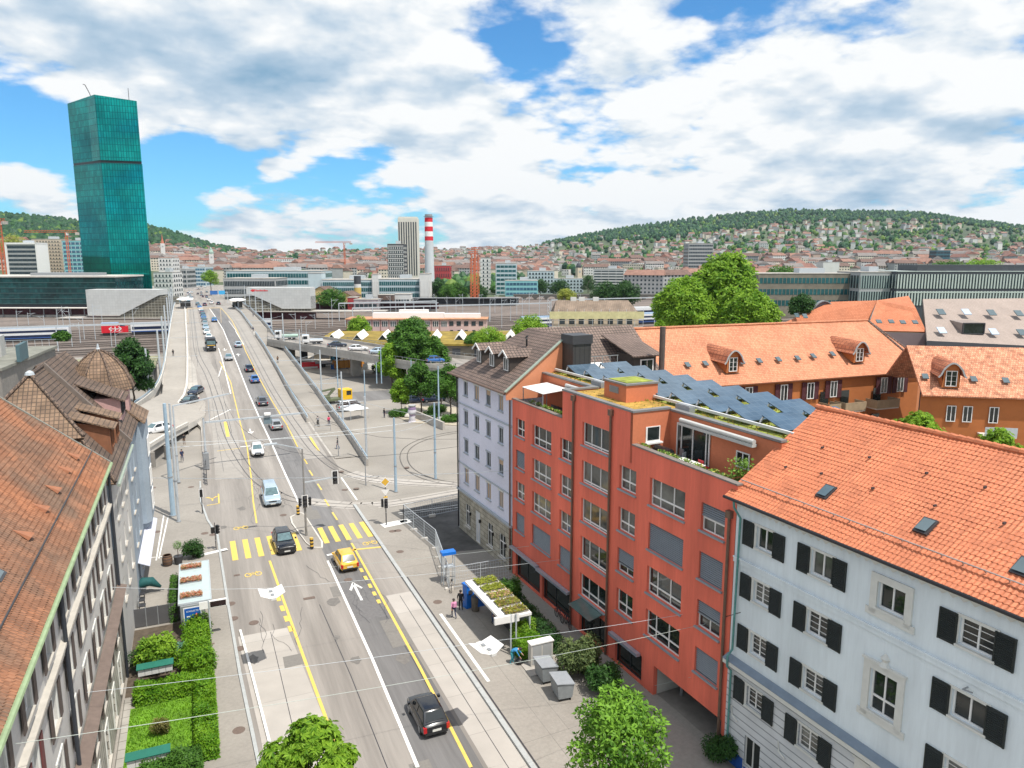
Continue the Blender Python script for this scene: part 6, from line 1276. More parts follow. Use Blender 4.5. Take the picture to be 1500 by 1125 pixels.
for px,yb,yt in((106,508,452),(118,503,472),(140,498,445),(164,508,480),(170,508,484),(124,498,464),(85,480,452),(93,478,448),(66,485,462),(26,478,455),(42,476,458),(197,493,449),(183,472,452),(150,474,452),(434,494,458),(442,490,463),(449,494,470),(462,482,460),(482,480,458),(487,478,437),(506,478,445),(555,462,436),(572,458,433),(580,462,432),(594,466,436),(606,470,436),(640,470,438),(655,462,434),(668,460,435),(678,462,430),(702,462,430),(718,468,436),(735,480,437),(725,458,432),(748,470,438),(757,462,434),(765,470,436),(775,470,428),(790,470,432),(850,452,430),(958,490,440),(970,470,432)):mast(px,yb,yt,arm=rnd.choice((2.2,-2.2,2.8)))
for a,b,Y,z,lab in(((-95),(-8),252,7.6,'left railway portal frame spanning the tracks by the red locomotive'),(60,150,300,7.5,'long railway portal frame right of the viaduct'),(60,105,330,7.8,'railway portal frame beside the right station hall'),(160,250,320,7.6,'railway portal frame near the blue coaches')):
 t=thing('portal_frame',lab,'railway gantry',(0,0,0));mb=MB();mb.bar((a,Y,z),(b,Y,z),.35,.5);mb.build('beam',LTM,t)
 for k in range(4):x=a+(b-a)*k/3;mb=MB();mb.bar((x,Y,0),(x,Y,z),.3,.3);mb.build('post',LTM,t)
# ================================================================ far city and wooded hills
r5=random.Random(11)
WALLS=[W_W,mat('far_ivory',(.62,.56,.46),.85,.05,.3),mat('far_rose',(.52,.38,.32),.85,.05,.3),W_G]
ROOFS=[mat('far_roof_red',(.21,.105,.082),.9,.25,.3),mat('far_roof_brown',(.15,.095,.078),.9,.25,.3),mat('far_roof_grey',(.20,.18,.17),.9,.2,.3),mat('far_roof_rust',(.26,.145,.11),.9,.25,.3)]
def house_geo(mb,x,y,z,a,l,d,h,rf,wi,ri,wins=True,flat=False):
 M=Matrix.Translation((x,y,z))@Matrix.Rotation(a,4,'Z');mb.M=M;l2,d2=l/2,d/2
 for q in(((-l2,-d2),(l2,-d2)),((l2,-d2),(l2,d2)),((l2,d2),(-l2,d2)),((-l2,d2),(-l2,-d2))):mb.poly([(*q[0],-4),(*q[1],-4),(*q[1],h),(*q[0],h)],wi)
 if flat:mb.poly([(-l2,-d2,h),(l2,-d2,h),(l2,d2,h),(-l2,d2,h)],ri)
 else:
  o=.5;mb.poly([(-l2-o,-d2-o,h-.3),(l2+o,-d2-o,h-.3),(l2+o-rf*.3,0,h+rf),(-l2-o+rf*.3,0,h+rf)],ri);mb.poly([(l2+o,d2+o,h-.3),(-l2-o,d2+o,h-.3),(-l2-o+rf*.3,0,h+rf),(l2+o-rf*.3,0,h+rf)],ri)
  for s in(-1,1):mb.poly([(s*(l2+o),-d2-o,h-.3),(s*(l2+o),d2+o,h-.3),(s*(l2+o-rf*.3),0,h+rf)][::s],ri)
 if wins:
  n=max(2,int(l/3));fl=max(1,int(h/3))
  for k in range(n):
   for f in range(fl):
    u=-l2+l*(k+.5)/n;v=h*(f+.4)/fl
    mb.poly([(u-.7,-d2-.04,v),(u+.7,-d2-.04,v),(u+.7,-d2-.04,v+1.4),(u-.7,-d2-.04,v+1.4)],8)
 mb.M=None
HM=WALLS+ROOFS+[GL_D]
def FOREST(px):return interp([(-900,380),(0,362),(120,360),(230,362),(262,366),(300,372),(350,378),(380,366),(600,364),(760,358),(800,360),(880,354),(950,352),(1000,348),(1060,341),(1120,334),(1200,327),(1300,325),(1400,330),(1500,344),(2600,350)],px,1)
cols={}
def column(px):
 k=int(px//8)
 if k not in cols:
  L_=[];pxx=k*8+4;v=FH+RT*((pxx-750)/1090);c=v.length;rc=interp(CREST,pxx,2);r=560
  while r<=rc*1.02:
   p=v/c*r;w_=r/c;z=terr(p.x,p.y);L_.append((380-(z-27)/w_*1090,w_,z));r+=22
  cols[k]=L_
 return cols[k]
def drop(px,y):
 L_=column(px)
 for(ya,wa,za),(yb,wb,zb)in zip(L_,L_[1:]):
  if ya>=y>yb:t=(ya-y)/(ya-yb);return wa+(wb-wa)*t
 return None
HS,TS=[],[]
def try_add(px,y,kind):
 w_=drop(px,y)
 if w_ is None:return
 p=at(px,w_);z=terr(p.x,p.y);(HS if kind else TS).append((p.x,p.y,z,w_,px,y))
for i in range(3600):
 px=r5.uniform(770,1560);y=r5.uniform(312,404);f=FOREST(px)+r5.gauss(0,2.2)
 if y<f:try_add(px,y,False)
 else:try_add(px,y,r5.random()<(.27 if y<372 else .44)+.12*math.sin(px*.031+y*.2))
for i in range(2900):
 px=r5.uniform(250,800);y=r5.uniform(364,412);try_add(px,y,r5.random()<.50+.22*math.sin(px*.05+y*.4))
for i in range(2300):
 px=r5.uniform(-90,350);y=r5.uniform(314,396);f=FOREST(px)+r5.gauss(0,3);try_add(px,y,y>f and r5.random()<.55)
for i in range(5200):
 px=r5.uniform(770,1560)if i%3 else r5.uniform(-90,345);f=FOREST(px);y0=interp(CREST,px,1)-2
 try_add(px,y0+(f-y0)*r5.random()**1.4,False)
for i in range(420):
 px=r5.uniform(630,1180);y=r5.uniform(398,431);try_add(px,y,px>930 and r5.random()<.5)if not(766<px<925)else None
HS=[h for h in HS if not(-12<h[0]<22 and h[1]<700)]
HS.sort(key=lambda h:h[3])
def hsize(w_,px):
 if w_<1150 and r5.random()<.5:return r5.uniform(18,40),r5.uniform(10,14),r5.uniform(10,17),r5.uniform(3,4.5)
 return r5.uniform(9,18),r5.uniform(8,11),r5.uniform(7.5,13),r5.uniform(2.2,4)
def choose(w_,px,y):
 hill=px>900 and y<372
 wi=r5.choice((0,0,0,1,1,3))if hill else r5.choice((0,0,0,1,1,2,3));ri=4+(r5.choice((0,1,1,2,3))if hill else r5.choice((0,1,1,3,2,2)))
 return wi,ri
protos=[]
for k in range(14):
 wi,ri=k%4,4+(k*3+k//4)%4;l,d,h,rf=(r5.uniform(18,34),12,r5.uniform(11,16),3.8)if k%2 else(r5.uniform(11,17),10,r5.uniform(7,10),4)
 mb=MB();house_geo(mb,0,0,0,0,l,d,h,rf,wi,ri);protos.append((mb,wi,ri))
TXT_W=['white','ivory','rose','grey'];TXT_R=['red','brown','grey','rust-red'];pm={}
for i,(x,y,z,w_,px,py)in enumerate(HS[:300]):
 k=r5.randrange(14);mb,wi,ri=protos[k];a=-YAW+r5.choice((0,.3,-.4,1.57,1.2))
 where='on the left slope' if px<330 else('in the middle below the skyline' if px<800 else 'at the foot of the right hillside')
 lab='small far %s-walled house with %s roof %s'%(TXT_W[wi],TXT_R[ri-4],where);grp='far %s houses with %s roofs %s'%(TXT_W[wi],TXT_R[ri-4],where)
 if k not in pm:o=mb.build('town_house',HM,uv=False);pm[k]=o
 else:o=pm[k].copy();SC.collection.objects.link(o)
 o.location=(x,y,z);o.rotation_euler=(0,0,a);tag(o,lab,'house',grp)
mb=MB()
for x,y,z,w_,px,py in HS[300:]:
 wi,ri=choose(w_,px,py);l,d,h,rf=hsize(w_,px);house_geo(mb,x,y,z,-YAW+r5.choice((0,.3,-.4,1.57,1.2,.8)),l,d,h,rf,wi,ri,w_<1500,r5.random()<(.34 if w_<1500 else .1))
mb.build('distant_town',HM,kind='stuff',label='far hillside town of small houses between trees',uv=False)
def blob(mb,x,y,z,r,h,mi,n=6):
 lv=[(.35,.12),(.95,.38),(.85,.68),(.4,.93)];rings=[];a0=r5.uniform(0,6)
 for f,t in lv:rings.append([mb.V((x+r*f*r5.uniform(.75,1.25)*math.cos(a0+6.283*j/n),y+r*f*r5.uniform(.75,1.25)*math.sin(a0+6.283*j/n),z+h*t*r5.uniform(.92,1.08)))for j in range(n)])
 for A,B in zip(rings,rings[1:]):
  for j in range(n):mb.face([A[j],A[(j+1)%n],B[(j+1)%n],B[j]],mi)
 top=mb.V((x,y,z+h));
 for j in range(n):mb.face([rings[-1][j],rings[-1][(j+1)%n],top],mi)
FG=[leafmat('wood_dark',(.010,.045,.024),(.032,.095,.036),.01,.1),leafmat('wood_mid',(.022,.078,.024),(.06,.15,.034),.01,.1),leafmat('wood_light',(.06,.13,.02),(.14,.22,.04),.01,.1)]
mb=MB()
for x,y,z,w_,px,py in TS:
 forest=py<FOREST(px)+2;mi=0 if forest and r5.random()<.55 else r5.choice((0,1,1,2));s=r5.uniform(.8,1.3)
 blob(mb,x,y,z-1,(5.6 if forest else 4.8)*s,(12.5 if forest else 10.5)*s*(1.15 if mi==0 else 1),mi)
mb.build('woodland',FG,kind='stuff',label='far mixed woodland covering the hills and between the houses',uv=False)
# ================================================================ vehicles
def paint(name,c,rough=.22,metal=.0):return mat('paint_'+name,c,rough,0,1,metal=metal,coat=.6)
PB,PY,PS,PW_,PG,PBL,PN,PD,PT,PR_=paint('black',(.008,.009,.012)),paint('yellow',(.72,.43,.05)),paint('silver',(.42,.44,.46),.28,.5),paint('white',(.72,.72,.72)),paint('grey',(.10,.11,.13),.28,.4),paint('blue',(.03,.13,.38)),paint('navy',(.015,.025,.05)),paint('dark_teal',(.02,.06,.07)),paint('ice_blue',(.45,.56,.66),.28,.3),paint('plum',(.10,.05,.08))
CG=mat('car_glass',(.012,.017,.02),.03,0,1,spec=.9);CW=mat('car_screen',(.10,.17,.19),.03,.35,3,spec=.9);TYRE=mat('tyre',(.018,.018,.018),.85,.1,5);RIM=mat('rim',(.40,.41,.42),.3,0,1,metal=.7);HEADL=mat('headlight_glass',(.62,.65,.68),.08,0,1,spec=.9);TAILL=mat('taillight_red',(.45,.012,.015),.15,0,1);PLATE=mat('plate',(.66,.66,.62),.5,0,1);TRIM=mat('black_trim',(.02,.02,.022),.6,.05,3)
STY=dict(mini=(3.65,.84,.88,1.41,1.8,.92,.35,-1.15,-1.62,.66),hatch=(3.75,.84,.90,1.48,1.85,.98,.35,-1.2,-1.70,.66),suv=(4.35,.90,1.0,1.60,2.1,1.0,.3,-1.5,-2.0,.78),wagon=(4.5,.88,.92,1.45,2.2,1.0,.25,-1.4,-2.05,.66),sedan=(4.6,.89,.92,1.42,2.25,1.0,.3,-.95,-1.75,.68),van=(4.9,.95,1.15,1.95,2.4,1.62,1.0,-2.15,-2.38,.85))
def car(name,label,cat,loc,rz,pm_,style='hatch',roofm=None,group=None,screen=None,sc=1.0):
 L_,hw,belt,roof,hf,cow,rf,rr,rb_,nz=STY[style];t=thing(name,label,cat,loc,rz,group);t.scale=(sc,)*3;x0,x1=-L_/2,L_/2
 st=[(x0,.80,.34,belt-.14),(x0+.12,.93,.24,belt-.03),(x0+.75,1,.19,belt),(0,1,.19,belt),(cow,1,.19,belt-.02),(hf-.35,.97,.20,nz+.14),(x1-.12,.90,.24,nz),(x1,.74,.34,nz-.12)]
 mb=MB();rings=[]
 for x,k,zl,zb in st:
  w_=hw*k;rings.append([mb.V(p)for p in((x,-w_*.86,zl),(x,-w_,zl+.16),(x,-w_*1.0,zl+(zb-zl)*.68),(x,-w_*.90,zb),(x,0,zb+.035),(x,w_*.90,zb),(x,w_,zl+(zb-zl)*.68),(x,w_,zl+.16),(x,w_*.86,zl))])
 for A,B in zip(rings,rings[1:]):
  for j in range(8):mb.face([A[j],A[j+1],B[j+1],B[j]])
  mb.face([A[8],A[0],B[0],B[8]])
 mb.face(rings[0]);mb.face(rings[-1][::-1]);gb,gt=hw*.88,hw*.70
 lo=[(cow,-gb),(cow,gb),(rb_,gb*.96),(rb_,-gb*.96)];hi=[(rf,-gt),(rf,gt),(rr,gt*.95),(rr,-gt*.95)]
 a=[mb.V((x,y,belt-.04))for x,y in lo];b=[mb.V((x,y,roof-.05))for x,y in hi];c=[mb.V((x+(-.12 if x>0 else .12),y*.8,roof))for x,y in hi]
 for k in range(4):mb.face([a[k],a[(k+1)%4],b[(k+1)%4],b[k]]);mb.face([b[k],b[(k+1)%4],c[(k+1)%4],c[k]])
 mb.face(c);o=mb.build('body',pm_,t,smooth=True);md=o.modifiers.new('bevel','BEVEL');md.width=.05;md.segments=2;md.limit_method='ANGLE';md.angle_limit=R(18)
 if roofm:mb=MB();mb.poly([(x*.96,y*.96,roof+.012)for x,y in[(p[0]+(-.12 if p[0]>0 else .12),p[1]*.8)for p in hi]]);mb.build('roof',roofm,t)
 def glass(nm,P4,k0=.10,k1=.12,m=CG,off=.02):
  P4=[Vector(p)for p in P4];cen=sum(P4,Vector())/4;n=(P4[1]-P4[0]).cross(P4[2]-P4[0]).normalized();n=n if n.dot(cen-Vector((-.2,0,.8)))>0 else-n
  q=lambda u,v:P4[0].lerp(P4[1],u).lerp(P4[3].lerp(P4[2],u),v)+n*off
  mb=MB();mb.poly([q(k0,k1),q(1-k0,k1),q(1-k0,1-k1*.6),q(k0,1-k1*.6)]);return mb.build(nm,m,t)
 LO=[(x,y,belt)for x,y in lo];HI=[(x,y,roof-.06)for x,y in hi]
 glass('windscreen',(LO[0],LO[1],HI[1],HI[0]),.07,.06,screen or CW);glass('rear_window',(LO[2],LO[3],HI[3],HI[2]),.10,.14 if style!='van' else .1,screen or CG)
 for i,j in((0,3),(1,2)):
  Lm,Hm=[(LO[i][k]+LO[j][k])/2 for k in range(3)],[(HI[i][k]+HI[j][k])/2 for k in range(3)]
  glass('side_window',(LO[i],Lm,Hm,HI[i]),.06,.1);glass('side_window',(Lm,LO[j],HI[j],Hm),.08,.1)
 for x in(x0+.72,x1-.78):
  for s in(-1,1):
   mb=MB();mb.M=Matrix.Translation((x,s*(hw-.10),.31))@Matrix.Rotation(math.pi/2,4,'X');mb.lathe([(.22,-.1),(.31,-.08),(.31,.08),(.22,.1)],18);o=mb.build('wheel',TYRE,t)
   mb=MB();mb.M=Matrix.Translation((x,s*(hw-.0),.31))@Matrix.Rotation(math.pi/2,4,'X');mb.lathe([(.2,-.012),(.2,.012)],14);mb.build('rim',RIM,o)
 for s in(-1,1):
  mb=MB();mb.slab([(x1-.05,s*hw*.46,nz-.13),(x1-.05,s*hw*.74,nz-.10),(x1-.30,s*hw*.88,nz+.09),(x1-.26,s*hw*.54,nz+.07)],.06);mb.build('headlight',HEADL,t)
  mb=MB();mb.box(x0-.025,x0+.16,s*hw*.70,s*hw*.92,belt-.42,belt-.10);mb.build('taillight',TAILL,t)
  mb=MB();mb.box(cow-.32,cow-.14,s*(hw+.02),s*(hw+.17),belt,belt+.14);mb.build('mirror',TRIM if style=='van' else pm_,t)
 mb=MB();mb.box(x0-.02,x0+.1,-hw*.78,hw*.78,.28,.42);mb.build('bumper',TRIM,t);mb=MB();mb.box(x1-.1,x1+.03,-hw*.7,hw*.7,.26,.42);mb.build('bumper',TRIM,t)
 mb=MB();mb.box(x0-.045,x0-.03,-.26,.26,belt-.42,belt-.28);mb.build('number_plate',PLATE,t);mb=MB();mb.box(x1+.03,x1+.045,-.26,.26,.36,.48);mb.build('number_plate',PLATE,t);mb=MB();mb.box(x1-.06,x1+.015,-hw*.42,hw*.42,nz-.24,nz-.12);mb.build('grille',TRIM,t)
 return t
UPR,DNR=R(90),R(-90)
def put(px,dz=.03):c=DK(*px);return(c.x,c.y,c.z+dz)
def slope(o,Y):o.rotation_euler.rotate_axis('Y',-math.atan((prof(Y+3)-prof(Y-3))/6)*(1 if o.rotation_euler.z>0 else-1));return o
car('parked_car','black hatchback seen from behind in the right lane nearest us','car',put((626,1056)),R(90.5),PB,'mini')
car('passenger_car','yellow hatchback waiting at the stop line','car',put((506,828)),R(92),PY,'hatch')
car('passenger_car','black car driving toward us over the yellow crossing','car',put((416,802)),R(-88),PB,'suv')
car('delivery_van','pale silver van driving toward us before the traffic island','van',put((397,734)),R(-90),PT,'van')
car('passenger_car','white hatchback driving toward us below the gantry','car',put((377,665)),R(-91),PW_,'hatch')
slope(car('passenger_car','silver-grey car driving away beside the gantry sign','car',put((404,627)),R(91),PS,'wagon'),110)
protoS=car('passenger_car','charcoal car driving away up the viaduct, second behind the blue car','car',put((384,592)),R(91),PG,'sedan')
slope(protoS,145)
c=copy_tree(protoS,loc=put((373,559)),label='bright blue hatchback driving away up the viaduct');recolour(c,PG,PBL)
c=copy_tree(protoS,loc=put((365,543)),label='dark car just ahead of the blue hatchback');recolour(c,PG,PN)
c=copy_tree(protoS,loc=put((335,527)),rz=R(-89),label='silver car driving toward us, behind the dark truck');recolour(c,PG,PS)
c=copy_tree(protoS,loc=put((349,508)),label='pale silver car driving away opposite the truck');recolour(c,PG,PT)
c=copy_tree(protoS,loc=put((314,471)),rz=R(-89),label='single dark blue car in the middle lane high on the viaduct');recolour(c,PG,PBL)
Q=[((306,496),PW_,'white car first behind the truck in the queue'),((303,489),PW_,'second white car in the queue behind the truck'),((301.5,482),PT,'pale silver car, third in the queue behind the truck'),((300.5,476),PS,'silver car, fourth in the queue behind the truck'),((299.5,471),PG,'charcoal car, fifth in the queue'),((298.5,467),PBL,'blue car, sixth in the queue'),((297.5,463),PN,'navy car, seventh in the queue'),((296,459),PR_,'plum car, eighth in the queue'),((294.5,455.5),PW_,'white car, ninth in the queue'),((292.5,451.5),PBL,'blue car, tenth in the queue'),((289.5,447),PG,'charcoal car, last of the queue before the crest')]
for i,(px,pm_,lab)in enumerate(Q):c=copy_tree(protoS,loc=put(px),rz=R(-89),label=lab);c['group']='queue of cars on the viaduct';recolour(c,PG,pm_)
for px,pm_,lab,a in(((300,448),PR_,'reddish car at the viaduct crest, left of the dark one',90),((320,446.5),PN,'dark car at the viaduct crest, farthest right',90),((310,445.5),PW_,'white car at the viaduct crest between two others',90),((306,441),PW_,'white car just over the viaduct crest',90),((276,444),PBL,'blue van-like car stopped by the left tram shelter',-90),((263,444),PG,'grey car at the far left tram shelter',-90),((281,438),PW_,'white car beyond the left tram shelter',-90)):
 c=copy_tree(protoS,loc=put(px),rz=R(a),label=lab);recolour(c,PG,pm_);c['group']='cars at the viaduct crest'
for k in range(40):
 px=(r5.uniform(268,300),r5.uniform(408,438));p=at(px[0],27*1090/(px[1]-380));c=copy_tree(protoS,loc=(p.x,p.y,.05),rz=R(r5.choice((88,-92))),label='tiny distant car on the street beyond the viaduct');c['group']='distant cars beyond the viaduct';recolour(c,PG,r5.choice((PW_,PW_,PS,PG,PN,PR_)))
car('passenger_car','black car second in line on the left slip lane, farther one','car',put((287,577)),R(-112),PN,'wagon');car('passenger_car','black car waiting at the slip-lane line, nearer one','car',put((277,592)),R(-118),PB,'wagon')
p=G(229,634,2.5);car('passenger_car','white estate car on the curved side ramp','car',(p.x,p.y,p.z),R(-142),PW_,'wagon')
for px,pm_,st,lab in(((494,508),PN,'sedan','dark car on the overpass, leftmost car'),((525,513.5),PW_,'wagon','white car on the overpass left of the big tree'),((556,518),PT,'sedan','pale car on the overpass next to the big tree'),((638,531),PBL,'hatch','dark blue car on the overpass right of the big tree')):p=G(px[0],px[1],6.0);car('passenger_car',lab,'car',(p.x,p.y,p.z),R(-8),pm_,st)
p=G(514,601);car('delivery_van','silver panel van parked by the white tent','van',p,R(8),PS,'van');p=G(690,589);car('delivery_van','white minivan with dark windows on the road behind the square','van',p,R(2),PW_,'van',sc=1.1)
p=G(605,590);car('passenger_car','dark estate car half hidden behind the young trees','car',p,R(4),PN,'wagon');p=G(634,588);car('passenger_car','dark car between the young trees on the back road','car',p,R(3),PN,'sedan')
def truck(label,loc,rz,cabm,boxm,L_=7.5,name='truck',flat=False,sc=1):
 t=thing(name,label,'truck',loc,rz);t.scale=(sc,)*3;h=L_/2;mb=MB();mb.prism([(h-2.1,-1.2),(h,-1.15),(h,1.15),(h-2.1,1.2)],.55,2.85);o=mb.build('cab',cabm,t);md=o.modifiers.new('b','BEVEL');md.width=.12;md.segments=3
 mb=MB();mb.box(h-.01,h+.02,-1.0,1.0,1.65,2.55);mb.build('windscreen',CW,t);mb=MB();mb.box(h-1.5,h-.4,-1.23,1.23,1.7,2.5);mb.build('side_window',CG,t);mb=MB();mb.box(h-.05,h+.12,-1.15,1.15,.4,.8);mb.build('bumper',TRIM,t)
 mb=MB();mb.box(-h,h-2.2,-1.2,1.2,.95,1.5 if flat else 2.9);mb.build('load_bed',boxm,t);mb=MB();mb.box(-h+.1,h-.3,-.5,.5,.55,.95);mb.build('chassis',DARK,t)
 for s in(-1,1):mb=MB();mb.box(h+.0,h+.06,s*.75-.2,s*.75+.2,.85,1.1);mb.build('headlight',HEADL,t);mb=MB();mb.box(h-.3,h-.15,s*1.35-.12,s*1.35+.12,1.8,2.3);mb.build('mirror',TRIM,t)
 for x in(h-1.0,-h+1.3,-h+2.6):
  for s in(-1,1):mb=MB();mb.M=Matrix.Translation((x,s*1.02,.5))@Matrix.Rotation(math.pi/2,4,'X');mb.lathe([(.35,-.15),(.5,-.12),(.5,.12),(.35,.15)],16);mb.build('wheel',TYRE,t)
 return t
t=truck('dark tipper truck with yellow stripe leading the queue toward us',put((309,512)),R(-89),PB,DARK);mb=MB();mb.box(3.76,3.79,-.9,.9,1.35,1.5);mb.build('stripe',PY,t);mb=MB();mb.box(2.6,3.2,-1.0,1.0,2.86,3.05);mb.build('light_bar',TRIM,t)
p=G(420,497,6);truck('pale green flatbed truck at the start of the overpass',(p.x,p.y,6),R(172),PW_,mat('pale_green',(.42,.58,.50),.6,.05,1),7,flat=True,sc=.85);p=G(458,504,6);truck('white flatbed pickup on the overpass behind the green truck',(p.x,p.y,6),R(174),PW_,PW_,6,flat=True,sc=.85)
p=G(478,537);truck('small blue lorry in the construction yard',p,R(5),mat('lorry_blue',(.06,.30,.48),.5,.05,1),PW_,7,flat=True);
p=G(515,539);t=thing('container_skip','orange skip container in the construction yard','container',p,R(3));mb=MB();mb.prism([(-4.5,-1.2),(4.5,-1.2),(4.5,1.2),(-4.5,1.2)],.3,2.2);mb.build('tub',mat('skip_orange',(.60,.27,.05),.6,.1,1),t);mb=MB()
for k in range(9):mb.box(-4.4+k*1.1,-4.25+k*1.1,-1.3,1.3,.3,2.25)
mb.build('rib',mat('skip_orange_dark',(.45,.18,.04),.6,.1,1),t);mb=MB();mb.box(-4.3,4.3,-1.0,1.0,2.2,2.24);mb.build('cover',WHITE,t)
p=G(497,590);t=thing('crane_lorry','yellow-cabbed crane lorry seen end-on beside the viaduct pole','truck',p,R(12));t.scale=(.8,)*3;mb=MB();mb.prism([(.2,-1.25),(2.9,-1.25),(2.9,1.25),(.2,1.25)],.7,3.3);o=mb.build('cab',mat('machine_yellow',(.75,.45,.02),.45,.05,1),t);md=o.modifiers.new('b','BEVEL');md.width=.15;md.segments=3
mb=MB();mb.box(2.88,2.93,-1.0,1.0,1.8,2.9);mb.build('windscreen',CG,t);mb=MB();mb.box(1.4,2.6,-1.28,1.28,1.9,2.9);mb.build('side_window',CG,t);mb=MB();mb.box(-4.5,.1,-1.2,1.2,.8,1.3);mb.bar((-3.5,0,1.3),(-1.0,0,3.6),.5,.5);mb.bar((-1.0,0,3.6),(-4,.2,3.2),.4,.4);mb.box(-4.4,-2.6,-1.1,1.1,1.3,2.0);mb.build('crane_bed',mat('olive_machine',(.12,.14,.08),.7,.2,2),t)
for x in(1.6,-3.2,-2.0):
 for s in(-1,1):mb=MB();mb.M=Matrix.Translation((x,s*1.05,.5))@Matrix.Rotation(math.pi/2,4,'X');mb.lathe([(.35,-.15),(.5,-.12),(.5,.12),(.35,.15)],14);mb.build('wheel',TYRE,t)
p=G(474,532);
sheet('construction_ground',[G(425,522),G(560,522),G(545,548),G(430,545)],mat('pale_gravel',(.52,.48,.42),.95,.12,.5),.02)
for px,wd,m,lab in((452,3,TR,'red tarpaulin heap in the construction yard'),(497,2.2,PBL,'blue and white covered heap in the construction yard'),(540,1.6,mat('far_white2',(.65,.65,.63),.8,.05,1),'white site hut at the right of the construction yard')):
 p=G(px,540);t=thing('site_stack',lab,'site material',p);mb=MB();mb.prism([(-wd,-.8),(wd*.9,-.9),(wd,.8),(-wd*.8,1)],0,1.1);mb.prism([(-wd*.7,-.6),(wd*.5,-.7),(wd*.6,.6),(-wd*.6,.7)],1.1,1.7);o=mb.build('cover',m,t);mb=MB();mb.box(-wd*.5,wd*.7,-.95,-.9,.1,.6);mb.build('board',W_W,t)
# ================================================================ people
SKIN=mat('skin',(.50,.30,.22),.6,.05,4);HAIR=mat('dark_hair',(.025,.018,.014),.6,.1,6);SHOE=mat('shoe',(.05,.045,.045),.6,.1,5)
CL={n:mat('cloth_'+n,c,.85,.1,12)for n,c in dict(black=(.015,.015,.018),navy=(.02,.03,.08),jeans=(.06,.11,.22),pink=(.62,.26,.42),rose=(.60,.06,.14),teal=(.03,.22,.28),blue=(.04,.25,.50),white=(.62,.62,.6),brown=(.14,.08,.05),grey=(.2,.2,.21)).items()}
def person(label,loc,rz,top,legs,pose='walk',h=1.72,hair=HAIR,extra=None,group=None):
 """one continuous skinned body; joints are laid out for the pose and thickness tapers along every limb"""
 P=dict(pel=(0,0,.95),wst=(0,0,1.10),chs=(.01,0,1.33),nck=(.02,0,1.47),hed=(.04,0,1.60),crn=(.03,0,1.72))
 if pose=='walk':legp={1:((0,.09,.92),(.16,.10,.50),(.10,.10,.08),(.26,.10,.03)),-1:((0,-.09,.92),(-.02,-.10,.50),(-.24,-.10,.12),(-.12,-.10,.03))};arms={1:((0,.19,1.40),(-.12,.24,1.14),(-.06,.25,.90)),-1:((0,-.19,1.40),(.12,-.24,1.15),(.26,-.22,.96))}
 elif pose=='bend':
  P=dict(pel=(-.12,0,.86),wst=(.0,0,1.0),chs=(.22,0,1.10),nck=(.36,0,1.12),hed=(.50,0,1.10),crn=(.60,0,1.14));legp={1:((-.12,.10,.84),(.02,.14,.46),(-.08,.13,.08),(.08,.14,.03)),-1:((-.12,-.10,.84),(-.06,-.14,.45),(-.22,-.13,.08),(-.06,-.14,.03))};arms={1:((.24,.18,1.06),(.42,.22,.84),(.62,.12,.70)),-1:((.24,-.18,1.06),(.40,-.22,.82),(.52,-.16,.58))}
 elif pose=='bike':legp={1:((0,.09,.95),(.34,.12,.72),(.18,.12,.30),(.32,.12,.26)),-1:((0,-.09,.95),(.30,-.12,.60),(.10,-.12,.20),(.24,-.12,.16))};arms={1:((.10,.19,1.38),(.30,.24,1.18),(.55,.22,1.08)),-1:((.10,-.19,1.38),(.30,-.24,1.18),(.55,-.22,1.08))};P['chs']=(.12,0,1.32);P['nck']=(.18,0,1.45);P['hed']=(.23,0,1.58);P['crn']=(.22,0,1.70)
 else:legp={s:((0,s*.09,.92),(.02,s*.11,.50),(-.02,s*.12,.08),(.13,s*.14,.03))for s in(1,-1)};arms={s:((0,s*.19,1.40),(-.03,s*.25,1.14),(.06,s*.25,.90))for s in(1,-1)}
 V,E,Rr,K=[],[],[],[]
 def add(p,r,kind,par=None):
  V.append(p);Rr.append(r);K.append(kind)
  if par is not None:E.append((par,len(V)-1))
  return len(V)-1
 pe=add(P['pel'],.135,'l');w_=add(P['wst'],.125,'t',pe);c=add(P['chs'],.145,'t',w_);n=add(P['nck'],.055,'s',c);hd=add(P['hed'],.098,'s',n);add(P['crn'],.075,'h',hd)
 for s in(1,-1):
  a,b,d,e=legp[s];i=add(a,.095,'l',pe);i=add(b,.065,'l',i);i=add(d,.042,'l',i);add(e,.04,'f',i)
  a,b,d=arms[s];i=add(a,.062,'t',c);i=add(b,.045,'t',i);i=add(d,.03,'s',i);a,b=Vector(b),Vector(d);u=(b-a).normalized();sd=Vector((0,-s,0));hnd=add(tuple(b+u*.06),.032,'s',i)
  for k in range(4):f=b+u*.10+Vector((.022*(k-1.5),0,0));j=add(tuple(f),.010,'s',hnd);add(tuple(f+u*(.05-.006*abs(k-1))+sd*.015),.008,'s',j)
  j=add(tuple(b+u*.05+sd*.035+Vector((.02,0,0))),.011,'s',hnd);add(tuple(b+u*.09+sd*.05+Vector((.03,0,0))),.009,'s',j)
 me=bpy.data.meshes.new('p');me.from_pydata(V,E,[]);o=bpy.data.objects.new('p',me);SC.collection.objects.link(o);o.modifiers.new('s','SKIN');sk=me.skin_vertices[0].data
 for i,r in enumerate(Rr):sk[i].radius=(r,r*(1.25 if K[i]=='t' and r>.12 else 1))if K[i]=='t' else(r,r)
 sk[0].use_root=True;sub=o.modifiers.new('u','SUBSURF');sub.levels=sub.render_levels=1
 bpy.context.view_layer.update();em=bpy.data.meshes.new_from_object(o.evaluated_get(bpy.context.evaluated_depsgraph_get()));bpy.data.objects.remove(o)
 for m in(SKIN,top,legs,SHOE,hair):em.materials.append(m)
 vs=[Vector(v)for v in V];mid=[]
